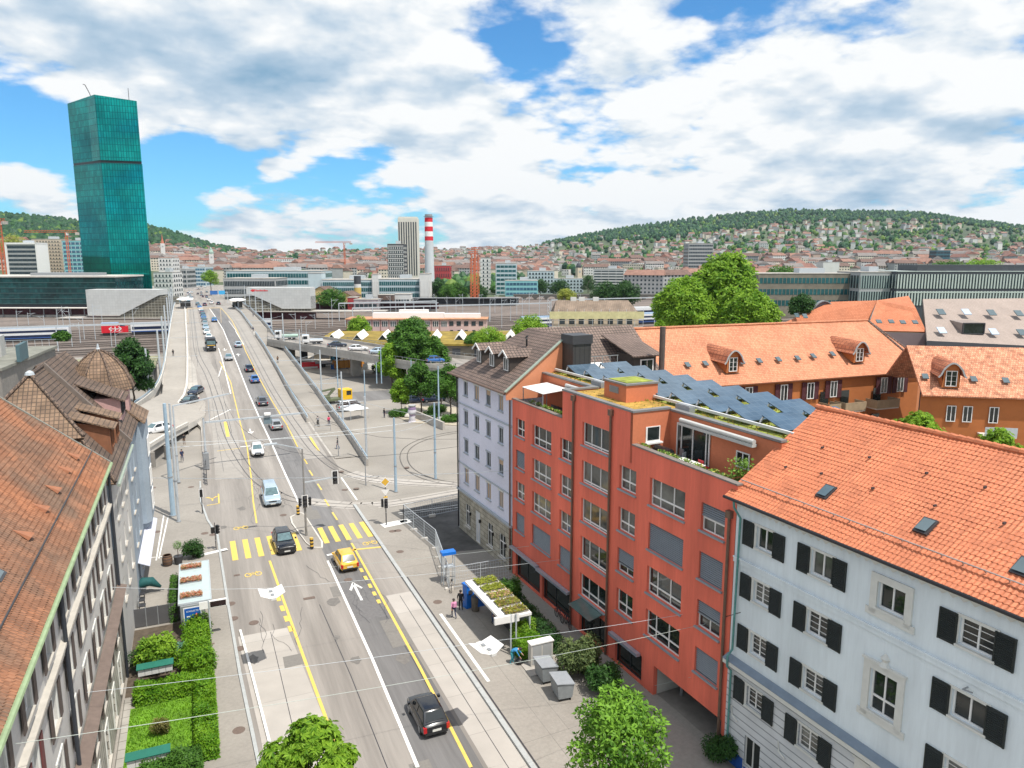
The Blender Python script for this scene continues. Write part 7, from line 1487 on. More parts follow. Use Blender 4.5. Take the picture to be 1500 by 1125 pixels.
 for p in em.polygons:
  p.use_smooth=True;best=min(range(len(vs)),key=lambda i:(vs[i]-p.center).length-Rr[i]*.6);p.material_index={'s':0,'t':1,'l':2,'f':3,'h':4}[K[best]]
 b=bpy.data.objects.new('person',em);SC.collection.objects.link(b);b.location=loc;b.rotation_euler=(0,0,rz);b.scale=(h/1.78,)*3;tag(b,label,'person',group)
 hv=Vector(P['hed']);up=(Vector(P['crn'])-hv).normalized();fw=Vector((1,0,0))if pose!='bend' else Vector((.5,0,-.85));mb=MB()
 mb.M=Matrix.Translation(hv+up*.035-fw*.035);mb.lathe([(.03,-.10),(.095,-.06),(.118,.0),(.105,.065),(.06,.10),(.01,.115)],12);mb.build('hair',hair,b,smooth=True)
 mb=MB()
 for s in(-1,1):q=hv+fw*.092+Vector((0,s*.035,.012));mb.box(q.x-.008,q.x+.008,q.y-.012,q.y+.012,q.z-.006,q.z+.008)
 q=hv+fw*.09-up*.055;mb.box(q.x-.006,q.x+.008,-.022,.022,q.z-.005,q.z+.005);mb.build('face',HAIR,b);mb=MB();q=hv+fw*.1-up*.02;mb.poly([(q.x+.02,0,q.z-.012),(q.x-.01,.016,q.z-.014),(q.x-.01,0,q.z+.03),(q.x-.01,-.016,q.z-.014)]);mb.build('nose',SKIN,b)
 if extra:
  mb=MB();mb.prism([(-.30,-.15),(-.12,-.17),(-.12,.17),(-.30,.15)],1.05,1.48);q=mb.build('backpack',extra,b);md=q.modifiers.new('b','BEVEL');md.width=.05;md.segments=2
 return b
def foot(px,dz=.12):c=DK(*px);return(c.x,c.y,(.122 if c.x>15.4 and c.y<79 or c.x<1 and c.y<100 else c.z+.03))
person('woman with pink backpack walking away along the right kerb',foot((665,908)),R(96),CL['pink'],CL['navy'],h=1.62,extra=CL['pink'])
person('person in black standing before the blue ticket machine',foot((675,896)),R(60),CL['black'],CL['black'],'stand')
person('person in blue shirt bending over a black bag by the departure display',foot((752,974)),R(-35),CL['blue'],CL['teal'],'bend',hair=HAIR)
p=foot((759,975));t=thing('refuse_bag','black refuse bag held by the bending person','bag',(p[0]+.1,p[1],p[2]));mb=MB();mb.lathe([(.08,0),(.26,.06),(.30,.2),(.18,.36),(.05,.42),(.09,.48)],12);mb.build('bag',BLACK,t,smooth=True);mb=MB();mb.lathe([(.06,0),(.06,.03)],10,c=(0,0,.41));mb.build('knot',DARK,t)
person('person in teal top and jeans waiting under the right shelter',foot((722,915)),R(180),CL['teal'],CL['jeans'],'stand',h=1.5)
person('person in black coat walking on the left pavement, farther one',foot((270,652)),R(95),CL['black'],CL['brown']);person('person in blue jacket walking on the left pavement, nearer one',foot((267,676)),R(-80),CL['navy'],CL['navy'])
person('person in black walking alone on the left viaduct lane',foot((254,522)),R(95),CL['black'],CL['black']);person('pedestrian with dark top and blue jeans by the right viaduct end',foot((495,658)),R(150),CL['black'],CL['jeans']);person('person in red-pink jacket beside the viaduct railing',foot((482,624)),R(90),CL['rose'],CL['navy'])
for px,lab,c in(((407,532),'walker on the right viaduct footway, nearest of three','brown'),((398,506),'walker on the right viaduct footway, middle of three','black'),((371,487),'walker at the break of the low wall, farthest of three','navy')):person(lab,foot(px),R(95),CL[c],CL['black'])
for px,lab,c in(((366,455),'far walker near the right tram shelter, left one','black'),((371,464),'far walker near the right tram shelter, right one','grey')):person(lab,foot(px),R(95),CL[c],CL['navy'])
p=G(602,612);person('person at the head of the stair on the square',p,R(20),CL['rose'],CL['black'],'stand');p=G(563,612);person('person standing under the white market tent',p,R(20),CL['black'],CL['navy'],'stand')
def bicycle(label,loc,rz,col=DARK):
 t=thing('bicycle',label,'bicycle',loc,rz)
 for x in(-.52,.52):
  mb=MB();n=20
  for k in range(n):a,b=6.283*k/n,6.283*(k+1)/n;mb.bar((x+.33*math.cos(a),0,.34+.33*math.sin(a)),(x+.33*math.cos(b),0,.34+.33*math.sin(b)),.035,.035)
  for k in range(8):a=6.283*k/8;mb.bar((x,0,.34),(x+.32*math.cos(a),0,.34+.32*math.sin(a)),.01,.01)
  mb.build('wheel',TYRE,t)
 mb=MB()
 for a,b in(((-.52,.34),(-.15,.82)),((-.15,.82),(.38,.84)),((.38,.84),(-.05,.32)),((-.05,.32),(-.15,.86)),((-.05,.32),(-.52,.34)),((.52,.34),(.36,.98))):mb.bar((a[0],0,a[1]),(b[0],0,b[1]),.035,.035)
 mb.build('bike_frame',col,t);mb=MB();mb.box(-.28,-.03,-.07,.07,.88,.94);mb.build('saddle',BLACK,t);mb=MB();mb.bar((.36,-.27,1.0),(.36,.27,1.0),.03,.03);mb.build('handlebar',BLACK,t);return t
p=foot((466,624));bicycle('bicycle ridden up the right viaduct footway',p,R(95));person('cyclist in dark clothes riding up the right footway',(p[0],p[1]-.2,p[2]),R(95),CL['grey'],CL['black'],'bike');p=foot((402,534));
bicycle('bicycle leaning on the blue-topped pillar stand',foot((662,866)),R(70),GREYM);bicycle('bicycle parked by the red block entrance, left of two',(*FR.w(4.2,.55,0).xy,.12),R(80));bicycle('bicycle parked by the red block entrance, right of two',(*FR.w(5.4,.6,0).xy,.12),R(86))
# ================================================================ street furniture
def bx(parent,name,m,*b):mb=MB();mb.box(*b);return mb.build(name,m,parent)
def flowers(mb,x0,x1,y0,y1,z,n,cols):
 for _ in range(n):leaf(mb,Vector((r5.uniform(x0,x1),r5.uniform(y0,y1),z+r5.uniform(0,.14))),Vector((r5.uniform(-.4,.4),r5.uniform(-.4,.4),1)),.15,r5.randrange(cols),2)
r8=random.Random(5)
def leaf(mb,p,n,s,mi=0,kind=0):
 u=n.cross(Vector((r8.uniform(-1,1),r8.uniform(-1,1),.3))).normalized();v=n.cross(u);mb.poly([p-u*s*.5,p+v*s*.3,p+u*s*.5,p-v*s*.3],mi)
FL_R=leafmat('red_flowers',(.35,.06,.03),(.55,.20,.12),2,.2);FL_G=leafmat('sedum_tray',(.16,.20,.02),(.36,.40,.05),2,.3);FL_P=leafmat('pink_flowers',(.50,.25,.15),(.65,.42,.28),2,.2);FL_B=leafmat('olive_flowers',(.14,.13,.03),(.32,.22,.08),2,.2)
t=thing('bus_shelter','left bus shelter with glass roof, three red flower strips and blue poster','bus shelter',(-1.2,58.3,.12))
bx(t,'roof',mat('milky_glass',(.45,.54,.54),.25,.05,1),-1.05,1.1,-3.7,3.9,2.45,2.53)
mb=MB()
for q in((-1.1,-1.04,-3.75,3.95),(1.09,1.15,-3.75,3.95),(-1.04,1.09,-3.75,-3.69),(-1.04,1.09,3.89,3.95)):mb.box(*q,2.42,2.56)
mb.build('roof_frame',LTM,t)
for y in(-2.6,.2,2.9):o=bx(t,'planter',GREYM,-.95,.55,y-.42,y+.42,2.53,2.62);mb=MB();flowers(mb,-.95,.55,y-.42,y+.42,2.63,520,3);mb.build('flowers',[FL_R,FL_P,FL_B],o,uv=False)
for y in(-3.5,0,3.7):bx(t,'post',LTM,-1.0,-.9,y-.05,y+.05,0,2.45)
bx(t,'back_glass',mat('pale_glass',(.20,.26,.26),.1,.1,1,spec=.7),-1.02,-.98,-3.4,3.6,.3,2.2);bx(t,'bench',DARK,-.8,-.35,-2,1.5,.42,.47)
o=bx(t,'poster_case',GREYM,-.95,.62,-3.95,-3.76,.3,2.4);pb=mat('poster_blue',(.01,.10,.42),.4,.1,1.5);bx(o,'poster_border',WHITE,-.78,.42,-3.97,-3.951,.5,2.28);bx(o,'poster',pb,-.71,.35,-3.985,-3.971,.57,2.21)
cu=bpy.data.curves.new('poster_title','FONT');cu.body='VITAMINFITTER';cu.size=.165;cu.align_x='CENTER';cu.extrude=.002;cu.materials.append(WHITE);co=bpy.data.objects.new('poster_title',cu);SC.collection.objects.link(co);bpy.context.view_layer.update();tm=bpy.data.meshes.new_from_object(co.evaluated_get(bpy.context.evaluated_depsgraph_get()));bpy.data.objects.remove(co);co=bpy.data.objects.new('poster_title',tm);SC.collection.objects.link(co);co.parent=o;co.location=(-.18,-3.99,1.92);co.rotation_euler=(R(90),0,0);co.scale=(.72,1.1,1)
mb=MB();mb.lathe([(.02,0),(.13,.06),(.1,.2),(.02,.28)],10,c=(.08,-3.99,1.5));mb.build('red_figure',PR_ if 0 else mat('poster_red',(.6,.05,.04),.5,0,1),o);bx(o,'pack_shot',mat('poster_cream',(.62,.56,.40),.5,.2,6),-.6,-.3,-3.995,-3.986,.95,1.35);bx(o,'dark_figure',CL['navy'],-.05,.25,-3.995,-3.986,.95,1.5);bx(o,'tag',WHITE,-.58,-.35,-3.995,-3.986,1.55,1.64)
def display(label,x,y,rz,h=3.0,w_=1.15):
 t=thing('departure_display',label,'sign',(x,y,.12),rz);mb=MB();mb.tube([(0,0,0),(0,0,h)],.06,8);mb.build('post',LTM,t);o=bx(t,'display_case',WHITE,.05,w_+.05,-.1,.1,h-.55,h-.05);bx(o,'screen',mat('display_black',(.02,.008,.01),.25,.1,5),.1,w_,-.115,-.101,h-.5,h-.1);bx(t,'stop_flag',WHITE,-.62,-.05,-.03,.03,h-.6,h-.05);return t
display('departure display with dark screen beside the left bus shelter',-.28,53.6,0,2.9);t=display('departure display with dark screen at the near end of the right bus shelter',18.6,42.9,R(178),3.0);mb=MB();mb.tube([(-.35,.1,0),(-.35,.1,3.0)],.06,8);mb.build('post',LTM,t)
t=thing('bus_shelter','right bus shelter with white roof carrying five green sedum trays','bus shelter',(18.95,46.4,.12),R(1.5));bx(t,'roof',WHITE,-1.1,1.25,-3.3,3.4,2.5,2.68)
for k in range(5):
 y=-2.55+1.3*k;o=bx(t,'planter',CONC_DK,-.55,1.15,y-.5,y+.5,2.68,2.76);mb=MB();flowers(mb,-.55,1.15,y-.5,y+.5,2.77,520,2 if k!=2 else 3);mb.build('sedum',[FL_G,FL_B if k<2 else FL_G,FL_P],o,uv=False)
for y in(-3.2,0,3.3):bx(t,'post',LTM,1.1,1.2,y-.05,y+.05,0,2.5)
bx(t,'back_glass',_mc['pale_glass'],1.12,1.16,-3.1,3.2,.3,2.3);bx(t,'bench',DARK,.5,.95,-2,2,.42,.47);bx(t,'end_panel',pb,-.2,1.1,3.25,3.33,.4,2.2)
p=foot((682,892));t=thing('ticket_machine','bright blue ticket machine at the far end of the right shelter','ticket machine',(p[0]+.25,p[1],p[2]),R(15));TM=mat('machine_blue',(.01,.16,.62),.4,.05,2);mb=MB();mb.box(-.35,.35,-.28,.28,0,1.85);o=mb.build('cabinet',TM,t);bx(o,'screen',DARK,-.2,.2,-.3,-.281,1.1,1.45);bx(o,'mark',WHITE,-.06,.1,-.3,-.281,1.5,1.75);bx(t,'top',TM,-.4,.4,-.34,.34,1.851,2.0)
p=foot((690,896));t=thing('litter_bin','brown litter bin right of the blue ticket machine','bin',(p[0]+.3,p[1]-.2,p[2]));mb=MB();mb.lathe([(.3,0),(.34,1.1),(.3,1.15)],14);mb.build('bin_body',mat('bin_brown',(.13,.11,.09),.7,.2,4),t);mb=MB();mb.lathe([(.32,1.15),(.15,1.3)],14);mb.build('lid',DARK,t)
p=foot((660,860));t=thing('pillar_stand','blue-topped steel stand with bicycle at the end of the fence','information stand',(p[0],p[1]+.3,p[2]));
for x,y in((-.5,0),(.5,0),(-.5,.5),(.5,.5)):mb=MB();mb.bar((x,y,0),(x,y,2.6),.07,.07);mb.build('post',LTM,t)
bx(t,'header',TM,-.6,.6,-.1,.6,2.6,2.85);bx(t,'shelf',LTM,-.5,.5,0,.5,1.5,1.58)
def bin_(label,loc,rz):
 t=thing('wheeled_container',label,'waste container',loc,rz);mb=MB();a=[mb.V(p)for p in((-.62,-.45,.2),(.62,-.45,.2),(.62,.45,.2),(-.62,.45,.2))];b=[mb.V(p)for p in((-.7,-.55,1.15),(.7,-.55,1.15),(.7,.55,1.15),(-.7,.55,1.15))]
 for k in range(4):mb.face([a[k],a[(k+1)%4],b[(k+1)%4],b[k]])
 mb.face(a[::-1]);mb.build('tub',mat('bin_grey',(.24,.26,.27),.5,.12,3),t);mb=MB();mb.slab([(-.74,-.58,1.17),(.74,-.58,1.17),(.74,.6,1.32),(-.74,.6,1.32)],.06);mb.build('lid',mat('bin_lid',(.30,.325,.35),.45,.08,3),t)
 for x in(-.5,.5):
  for y in(-.35,.35):mb=MB();mb.M=Matrix.Translation((x,y,.1))@Matrix.Rotation(math.pi/2,4,'X');mb.lathe([(.1,-.03),(.1,.03)],10);mb.build('castor',TYRE,t)
 bx(t,'handle',DARK,-.5,.5,-.64,-.59,1.02,1.08)
bin_('grey wheeled waste container by the electrical cabinet, farther one',(19.5,39.3,.12),R(88));bin_('grey wheeled waste container before the maple tree, nearer one',(19.6,37.2,.12),R(84))
t=thing('electrical_cabinet','white electrical cabinet between box hedge and waste containers','cabinet',(20.0,41.1,.12));bx(t,'cabinet',CONC_LT,-.8,.8,-.25,.25,0,1.6);bx(t,'roof',WHITE,-.86,.86,-.31,.31,1.6,1.68);bx(t,'door',W_G,-.7,-.05,-.27,-.251,.2,1.5);bx(t,'door',W_G,.05,.7,-.27,-.251,.2,1.5);bx(t,'plinth',CONC,-1.3,.9,-1.2,.8,0,.06)
F0,F1,F2=Vector((18.75,71.2,.1)),Vector((18.0,54.3,.1)),Vector((25.3,72.4,.02))
t=thing('construction_fence','wire mesh construction fence on concrete feet around the dark yard','fence',(0,0,0))
for A,B,n in((F0,Vector((19.6,63,.1)),3),(Vector((19.6,63,.1)),F1,4),(F0,F2,2),(F1,Vector((23.5,54.2,.1)),2)):
 for k in range(n):
  a,b=A.lerp(B,k/n),A.lerp(B,(k+1)/n);mb=MB();u=Vector((0,0,1.9))
  mb.bar(a,a+u,.05,.05);mb.bar(a+u,b+u,.05,.05);mb.bar(a+Vector((0,0,.15)),b+Vector((0,0,.15)),.04,.04)
  for j in range(1,12):c=a.lerp(b,j/12);mb.bar(c+Vector((0,0,.15)),c+u,.012,.012)
  for j in range(1,6):mb.bar(a+Vector((0,0,.15+j*.3)),b+Vector((0,0,.15+j*.3)),.012,.012)
  mb.build('panel',LTM,t);mb=MB();mb.box(a.x-.35,a.x+.35,a.y-.12,a.y+.12,0,.28);mb.build('foot',CONC_LT,t)
def letterbox(label,loc):
 t=thing('letterbox_stand',label,'letterbox',loc)
 for x in(.15,1.85):mb=MB();mb.bar((x,0,0),(x,0,1.0),.07,.07);mb.build('post',GREYM,t)
 for k in range(5):bx(t,'letterbox',W_W,.02+k*.4,.40+k*.4,-.2,.2,.85,1.3)
 mb=MB();mb.slab([(-.06,-.3,1.36),(2.08,-.3,1.36),(2.08,.3,1.46),(-.06,.3,1.46)],.05);mb.build('canopy',mat('green_canopy',(.015,.14,.10),.6,.1,2),t)
letterbox('white letterboxes under green canopy beside the laurel bush',(-4.65,48.7,.13));letterbox('white letterboxes under green canopy at the bottom by the lawn',(-4.65,39.4,.13))
t=thing('terrace_screen','grey panel screen between garden and cafe terrace','fence',(0,0,0))
for k in range(4):x=-5.4+k*.8;bx(t,'panel',mat('screen_grey',(.10,.10,.105),.6,.1,2),x+.03,x+.77,57.3,57.35,.2,1.6);bx(t,'post',GREYM,x-.03,x+.03,57.28,57.37,.12,1.65)
p=foot((246,830));t=thing('wooden_barrel','old wooden barrel with iron hoops on the terrace','barrel',p);mb=MB();mb.lathe([(.33,0),(.42,.3),(.43,.5),(.42,.7),(.34,.98),(.3,.98),(.3,.93)],18);mb.build('staves',mat('barrel_wood',(.15,.085,.05),.8,.25,6),t)
for z,r_ in((.12,.385),(.35,.435),(.65,.435),(.88,.385)):mb=MB();mb.lathe([(r_,z),(r_,z+.05)],18);mb.build('hoop',DARK,t)
p=foot((262,828));t=thing('potted_tree','small round tree in dark pot beside the barrel','potted plant',p);mb=MB();mb.lathe([(.28,0),(.4,.75),(.34,.75)],14);mb.build('pot',DARK,t);mb=MB();mb.tube([(0,0,.7),(0,0,1.5)],.03,6);mb.build('stem',CL['brown'],t);mb=MB()
for _ in range(420):d=Vector((r5.gauss(0,1),r5.gauss(0,1),r5.gauss(0,1))).normalized()*r5.uniform(.2,.45);leaf(mb,d+Vector((0,0,1.75)),d+Vector((0,0,.3)),.15)
mb.build('leaves',leafmat('pot_leaves',(.04,.12,.02),(.15,.3,.06),2,.3),t,uv=False)
bx(thing('planter_box','grey planter box behind the left bus shelter','planter',(-1.6,63.6,.12)),'box',GREYM,-.9,.7,-.3,.3,0,.7)
p=foot((218,872));t=thing('folded_parasol','folded dark green parasol lying over the terrace chairs','parasol',(p[0],p[1],p[2]+.5),R(20));mb=MB();mb.tube([(-.8,0,.3),(-.3,.1,.55),(.3,.05,.45),(.9,-.25,-.1)],[.2,.42,.38,.1],9);mb.build('canopy',mat('parasol_green',(.01,.085,.085),.8,.2,5),t,smooth=True);mb=MB();mb.tube([(-1.2,0,.2),(1.1,-.4,-.35)],.03,6);mb.build('pole',DARK,t)
for k,px in enumerate(((208,880),(208,889),(209,897))):
 p=foot(px);t=thing('terrace_chair',['dark terrace chair under the green parasol','dark terrace chair, middle of three along the wall','dark terrace chair nearest the white tables'][k],'chair',p,R(180));bx(t,'seat',DARK,-.25,.25,-.25,.25,.42,.48);bx(t,'backrest',GREYM,.2,.25,-.25,.25,.48,.95)
 for x in(-.2,.2):
  for y in(-.2,.2):bx(t,'leg',DARK,x-.02,x+.02,y-.02,y+.02,0,.42)
for k,px in enumerate(((205,914),(214,913))):p=foot(px);t=thing('bistro_table',['round white bistro table against the wall','round white bistro table beside the screen'][k],'table',p);mb=MB();mb.lathe([(.33,.72),(.33,.75)],16);mb.build('table_top',WHITE,t);mb=MB();mb.tube([(0,0,0),(0,0,.72)],.035,8);mb.lathe([(.22,0),(.2,.03)],12);mb.build('pedestal',LTM,t)
def pole(label,px,ytop,r=.13,m=BLUEM,name='tram_pole',arm=None,z=None,group=None):
 c=foot(px)if z is None else(G(*px,z));c=Vector(c);h=AD(px[0],ytop,math.hypot(c.x,c.y)).z-c.z;t=thing(name,label,'pole',c,0,group);mb=MB();mb.tube([(0,0,0),(0,0,h*.35),(0,0,h)],[r,r*.9,r*.62],10);mb.build('shaft',m,t);mb=MB();mb.lathe([(r*1.5,0),(r*1.5,.08)],10);mb.lathe([(r*1.12,h*.35),(r*1.12,h*.35+.1)],10);mb.build('collar',GREYM,t);return t,h
pole('thick pale blue tram pole in front of the corner oriel',(254,757),590,.27);pole('slim square lamp post beside the thick blue tram pole',(262,766),590,.16,LTM,'lamp_post')
pole('blue tram pole right of the traffic sign by the crossing',(580,721),612,.17);pole('blue tram pole nearest the corner house',(638,702),590,.16);pole('tall blue tram pole behind the planted bed',(643,615),536,.15)
for px,yt,lab in(((495,568),507,'slim lamp post beside the crane lorry'),((535,592),542,'blue lamp post near the white minivan'),((559,562),507,'blue lamp post before the large tree'),((603,572),527,'slim post at the edge of the large tree'),((552,562),530,'short signal post before the underpass road')):pole(lab,px,yt,.12,BLUEM,'lamp_post')
for k,(Y,x)in enumerate(((97,20.6),(118,21.4),(142,21.9),(170,21.9),(200,21.7),(232,21.9),(262,22.1),(290,22.1),(318,22),(345,22))):
 t=thing('tram_pole',('leaning-looking steel catenary pole at the near end of the right viaduct railing','steel catenary pole along the right viaduct railing')[k>0],'pole',(x,Y,prof(Y)-.2),0,'catenary poles along the right railing' if k else None);mb=MB();mb.tube([(0,0,-1),(0,0,9)],[.17,.12],8);mb.build('shaft',LTM,t);mb=MB();mb.bar((0,0,7.2),(-9,0,7.4),.07,.07);mb.bar((0,0,8.4),(-4.5,0,7.4),.04,.04);mb.build('cantilever',LTM,t)
for k,(Y,x)in enumerate(((152,-8.4),(175,-7.1),(200,-6.9),(228,-7),(258,-7),(290,-7.1),(322,-7.2),(350,-7.2))):
 t=thing('tram_pole','pale steel catenary pole along the left viaduct parapet','pole',(x,Y,prof(Y)-1),0,'catenary poles along the left parapet');mb=MB();mb.tube([(0,0,-2),(0,0,10)],[.26,.18],8);mb.build('shaft',LTM,t);mb=MB();mb.bar((0,0,8.2),(9,0,8.2),.06,.06);mb.build('cantilever',LTM,t)
def signal(t,x,y,z,rz=0,n=3,s=1.0,back=True):
 mb=MB();mb.M=Matrix.Translation((x,y,z))@Matrix.Rotation(rz,4,'Z');mb.box(-.17*s,.17*s,-.1,.1,0,.34*n*s)
 if back:mb.box(-.26*s,.26*s,.02,.04,-.06,.34*n*s+.06,1)
 o=mb.build('signal_head',[BLACK,WHITE],t);mb=MB();mb.M=Matrix.Translation((x,y,z))@Matrix.Rotation(rz,4,'Z')
 for k in range(n):mb.box(-.1*s,.1*s,-.22,-.101,.07+k*.34*s,.27*s+k*.34*s)
 mb.build('visor',DARK,o)
t,h=pole('traffic signal mast with long arm on the traffic island',(449,787),657,.12,mat('mast_grey',(.26,.25,.24),.6,.1,2),'signal_mast');signal(t,0,-.2,3.1,0,3,1.15);signal(t,-.5,0,3.2,R(90),3,.8,False);signal(t,.5,0,3.2,R(-90),3,.8,False);mb=MB();mb.bar((0,0,h*.62),(3.0,.3,h*.63),.12,.12);mb.build('arm',LTM,t);signal(t,3.05,.2,h*.56,0,3,1.25);mb=MB();mb.bar((0,0,h),(-2.4,1.0,h+.5),.08,.08);mb.box(-3.4,-2.2,.8,1.15,h+.44,h+.58);mb.build('lamp_arm',LTM,t)
t,h=pole('signal post with yellow diamond priority sign right of the crossing',(566,771),716,.06,DARK,'signal_post');signal(t,0,-.15,1.9,0,3,.95);signal(t,-.35,0,2.0,R(90),3,.8,False)
for z,mm,s in((h+.75,WHITE,.56),(h+.75,PY,.40)):mb=MB();y=-.06 if mm==WHITE else-.075;mb.poly([(0,y,z-s),(s,y,z),(0,y,z+s),(-s,y,z)]);mb.poly([(0,y+.01,z-s),(-s,y+.01,z),(0,y+.01,z+s),(s,y+.01,z)]);mb.build('sign_plate',mm,t)
mb=MB();mb.poly([(-.45,-.06,h-.05),(0,-.06,h-.7),(.45,-.06,h-.05)][::-1]);mb.build('yield_sign',WHITE,t);mb=MB();mb.tube([(0,0,h-.3),(0,0,h+.9)],.04,6);mb.build('sign_tube',DARK,t);bx(t,'yellow_box',PY,-.2,.2,-.1,.1,h-1.1,h-.8)
t,h=pole('signal post at the left end of the yellow crossing',(317,808),765,.05,DARK,'signal_post');signal(t,.2,0,h-1.1,R(60),3,.8,False);signal(t,-.2,0,h-1.0,R(200),2,.8,False)
t,h=pole('slim signal post beside the bike box on the left pavement',(297,754),714,.06,DARK,'signal_post');signal(t,0,0,h-1.0,R(180),3,.8,True);pole('slim sign post at the near end of the viaduct railing',(536,711),674,.07,GREYM,'sign_post');pole('thin pedestrian signal post by the right viaduct end',(496,668),637,.06,GREYM,'signal_post')
for px,lab in(((437,756),'yellow and black striped bollard at the far end of the island'),((457,805),'yellow and black striped bollard at the near end of the island')):
 c=DK(*px);t=thing('bollard',lab,'bollard',(c.x,c.y,.15))
 for k in range(6):mb=MB();mb.lathe([(.17,k*.17),(.17,k*.17+.17)],12);mb.build('band',(BLACK,PY)[k%2],t)
t,h=pole('gantry post carrying a long sign arm over both lanes',(303,688),612,.16,LTM,'gantry');mb=MB();mb.bar((0,0,h-.6),(12.2,1.0,h-.6),.22,.22);mb.build('beam',LTM,t);bx(t,'sign',mat('sign_back',(.16,.22,.25),.6,.1,2),7.4,8.4,.6,.7,h-1.6,h-.4);bx(t,'camera_box',WHITE,7.5,8.3,.3,.9,h-.4,h-.1);bx(t,'control_box',GREYM,-.3,.35,-.3,.3,.1,2.2)
t,h=pole('portal post with short arm over the slip lane',(262,708),594,.15,LTM,'gantry');mb=MB();mb.bar((0,0,h),(6.6,6,h),.16,.16);mb.bar((4.0,3.6,h),(4.0,3.6,h-3.2),.08,.08);mb.build('beam',LTM,t)
t=thing('sign_gantry','slim gantry across the viaduct lanes above the queue','gantry',(0,0,0));Y=262;z=prof(Y);mb=MB();mb.bar((-1.2,Y,z+5.0),(9,Y,z+5.0),.3,.4);mb.build('beam',W_C,t)
for x in(-1.2,8.8):mb=MB();mb.bar((x,Y,z),(x,Y,z+5.1),.25,.25);mb.build('post',W_C,t)
t=thing('sign_gantry','blue direction signs over the road at the viaduct crest','gantry',(0,0,0));Y=372;z=prof(Y);
for a,b,m in((8.5,11.8,PBL),(12.2,15.0,mat('sky_blue_sign',(.05,.35,.65),.5,.05,1))):bx(t,'sign',m,a,b,Y,Y+.15,z+4.2,z+6.0)
mb=MB();mb.bar((8,Y+.3,z+5.2),(16,Y+.3,z+5.2),.2,.3);mb.bar((16,Y+.3,z),(16,Y+.3,z+5.4),.25,.25);mb.build('frame',LTM,t)
for x0,x1,Y,lab in((-5.5,1.2,338,'oval white tram shelter roof on the left of the viaduct crest'),(14.5,21,325,'oval white tram shelter roof on the right of the viaduct crest')):
 t=thing('tram_shelter',lab,'tram shelter',((x0+x1)/2,Y,prof(Y)+.05));mb=MB();a=(x1-x0)/2;mb.M=Matrix.Diagonal((1,2.6,1,1));mb.lathe([(a*.8,3.4),(a,3.6),(a*.7,3.95),(.1,4.1)],20);mb.build('roof',WHITE,t)
 for y in(-5,0,5):bx(t,'post',GREYM,-.15,.15,y-.15,y+.15,0,3.5)
 bx(t,'glass_wall',GLASS,-a*.6,a*.6,2.5,2.6,.3,2.6)
t=thing('stair_wall','concrete parapet walls around the pedestrian underpass ramp on the square','wall',(0,0,0))
for A,B in((G(594,606),G(650,630)),(G(650,586),G(690,604)),(G(690,604),G(688,614))):
 mb=MB();mb.bar(A+Vector((0,0,.65)),B+Vector((0,0,.65)),.35,1.3);mb.build('parapet',CONC,t)
mb=MB();mb.poly([G(596,604,.03),G(648,622,.03),G(686,606,.03),G(650,588,.03)]);mb.build('ramp_shade_floor',CONC_DK,t)  # no real descent: dark colour paints in the shade of a sunken ramp
p=G(522,613);t=thing('market_tent','white canopy tent beside the viaduct railing','tent',(p.x,p.y,0),R(20));t.scale=(.62,.62,.72);mb=MB()
for q in(((-3,-2),(3,-2)),((3,-2),(3,2)),((3,2),(-3,2)),((-3,2),(-3,-2))):mb.poly([(*q[0],2.4),(*q[1],2.4),(0,0,3.5)])
mb.build('canopy',WHITE,t)
for x in(-2.9,2.9):
 for y in(-1.9,1.9):bx(t,'leg',LTM,x-.04,x+.04,y-.04,y+.04,0,2.4)
p=G(604,618);t=thing('column_sculpture','short patterned purple and white column on the square','column',p);mb=MB();mb.lathe([(.7,0),(.55,.3),(.5,1.2),(.75,1.7),(.6,2.6),(.4,2.7)],16);mb.build('column',brick('poster_patches',(.60,.60,.60),(.22,.14,.28),(.4,.4,.45),.5,.5,.02,.7,0,.5,.3,2),t);mb=MB();mb.lathe([(.65,2.7),(.7,2.9),(.1,3.0)],16);mb.build('cap',W_G,t)
t=thing('planted_bed','gravel island bed with boulders under the young trees','planting bed',(0,0,0));mb=MB();mb.prism([tuple(G(*q).xy)for q in((572,608),(604,620),(672,624),(672,598),(600,592))],0,.12);mb.build('bed',mat('sandy_gravel',(.42,.37,.29),.95,.15,2),t)
for px in((598,612),(625,612),(645,617),(655,614),(668,616)):
 c=G(*px);mb=MB();mb.M=Matrix.Translation((c.x,c.y,.1));mb.lathe([(.6,0),(.75,.25),(.5,.6),(.1,.7)],7);mb.build('boulder',CONC_LT,t)
t=thing('barrier_rail','small tubular barrier on the right viaduct footway','barrier',foot((473,632)));mb=MB();mb.tube([(-1.2,0,0),(-1.2,0,1),(1.2,0,1),(1.2,0,0)],.045,6);mb.tube([(-1.2,0,.5),(1.2,0,.5)],.03,6);mb.build('rail',GREYM,t)
t=thing('bike_rail','long dark fence with leaning bicycles beside the tram stop on the left','barrier',(.35,93,.12));mb=MB();mb.bar((0,0,1.2),(0,16,1.25),.08,.1)
for k in range(9):mb.bar((0,k*2,0),(0,k*2,1.2),.06,.06)
mb.build('rail',DARK,t)
for k in range(4):bx(t,'panel',DARK,-.03,.03,.4+k*1.3,1.2+k*1.3,.2,1.9)
def wire(label,pts,r=.025,sag=.25,name='span_wire',m=None,group=None):
 P=[Vector(p)for p in pts];out=[]
 for a,b in zip(P,P[1:]):
  for k in range(8):t_=k/8;c=a.lerp(b,t_);c.z-=sag*4*t_*(1-t_);out.append(c)
 out.append(P[-1]);mb=MB();mb.tube(out,r,5);return mb.build(name,m or LTM,None,uv=False,label=label,cat='wire',group=group)
WW=mat('white_cable',(.45,.49,.45),.6,0,1);fw_=lambda px:FR.w(*FR.y(*px))
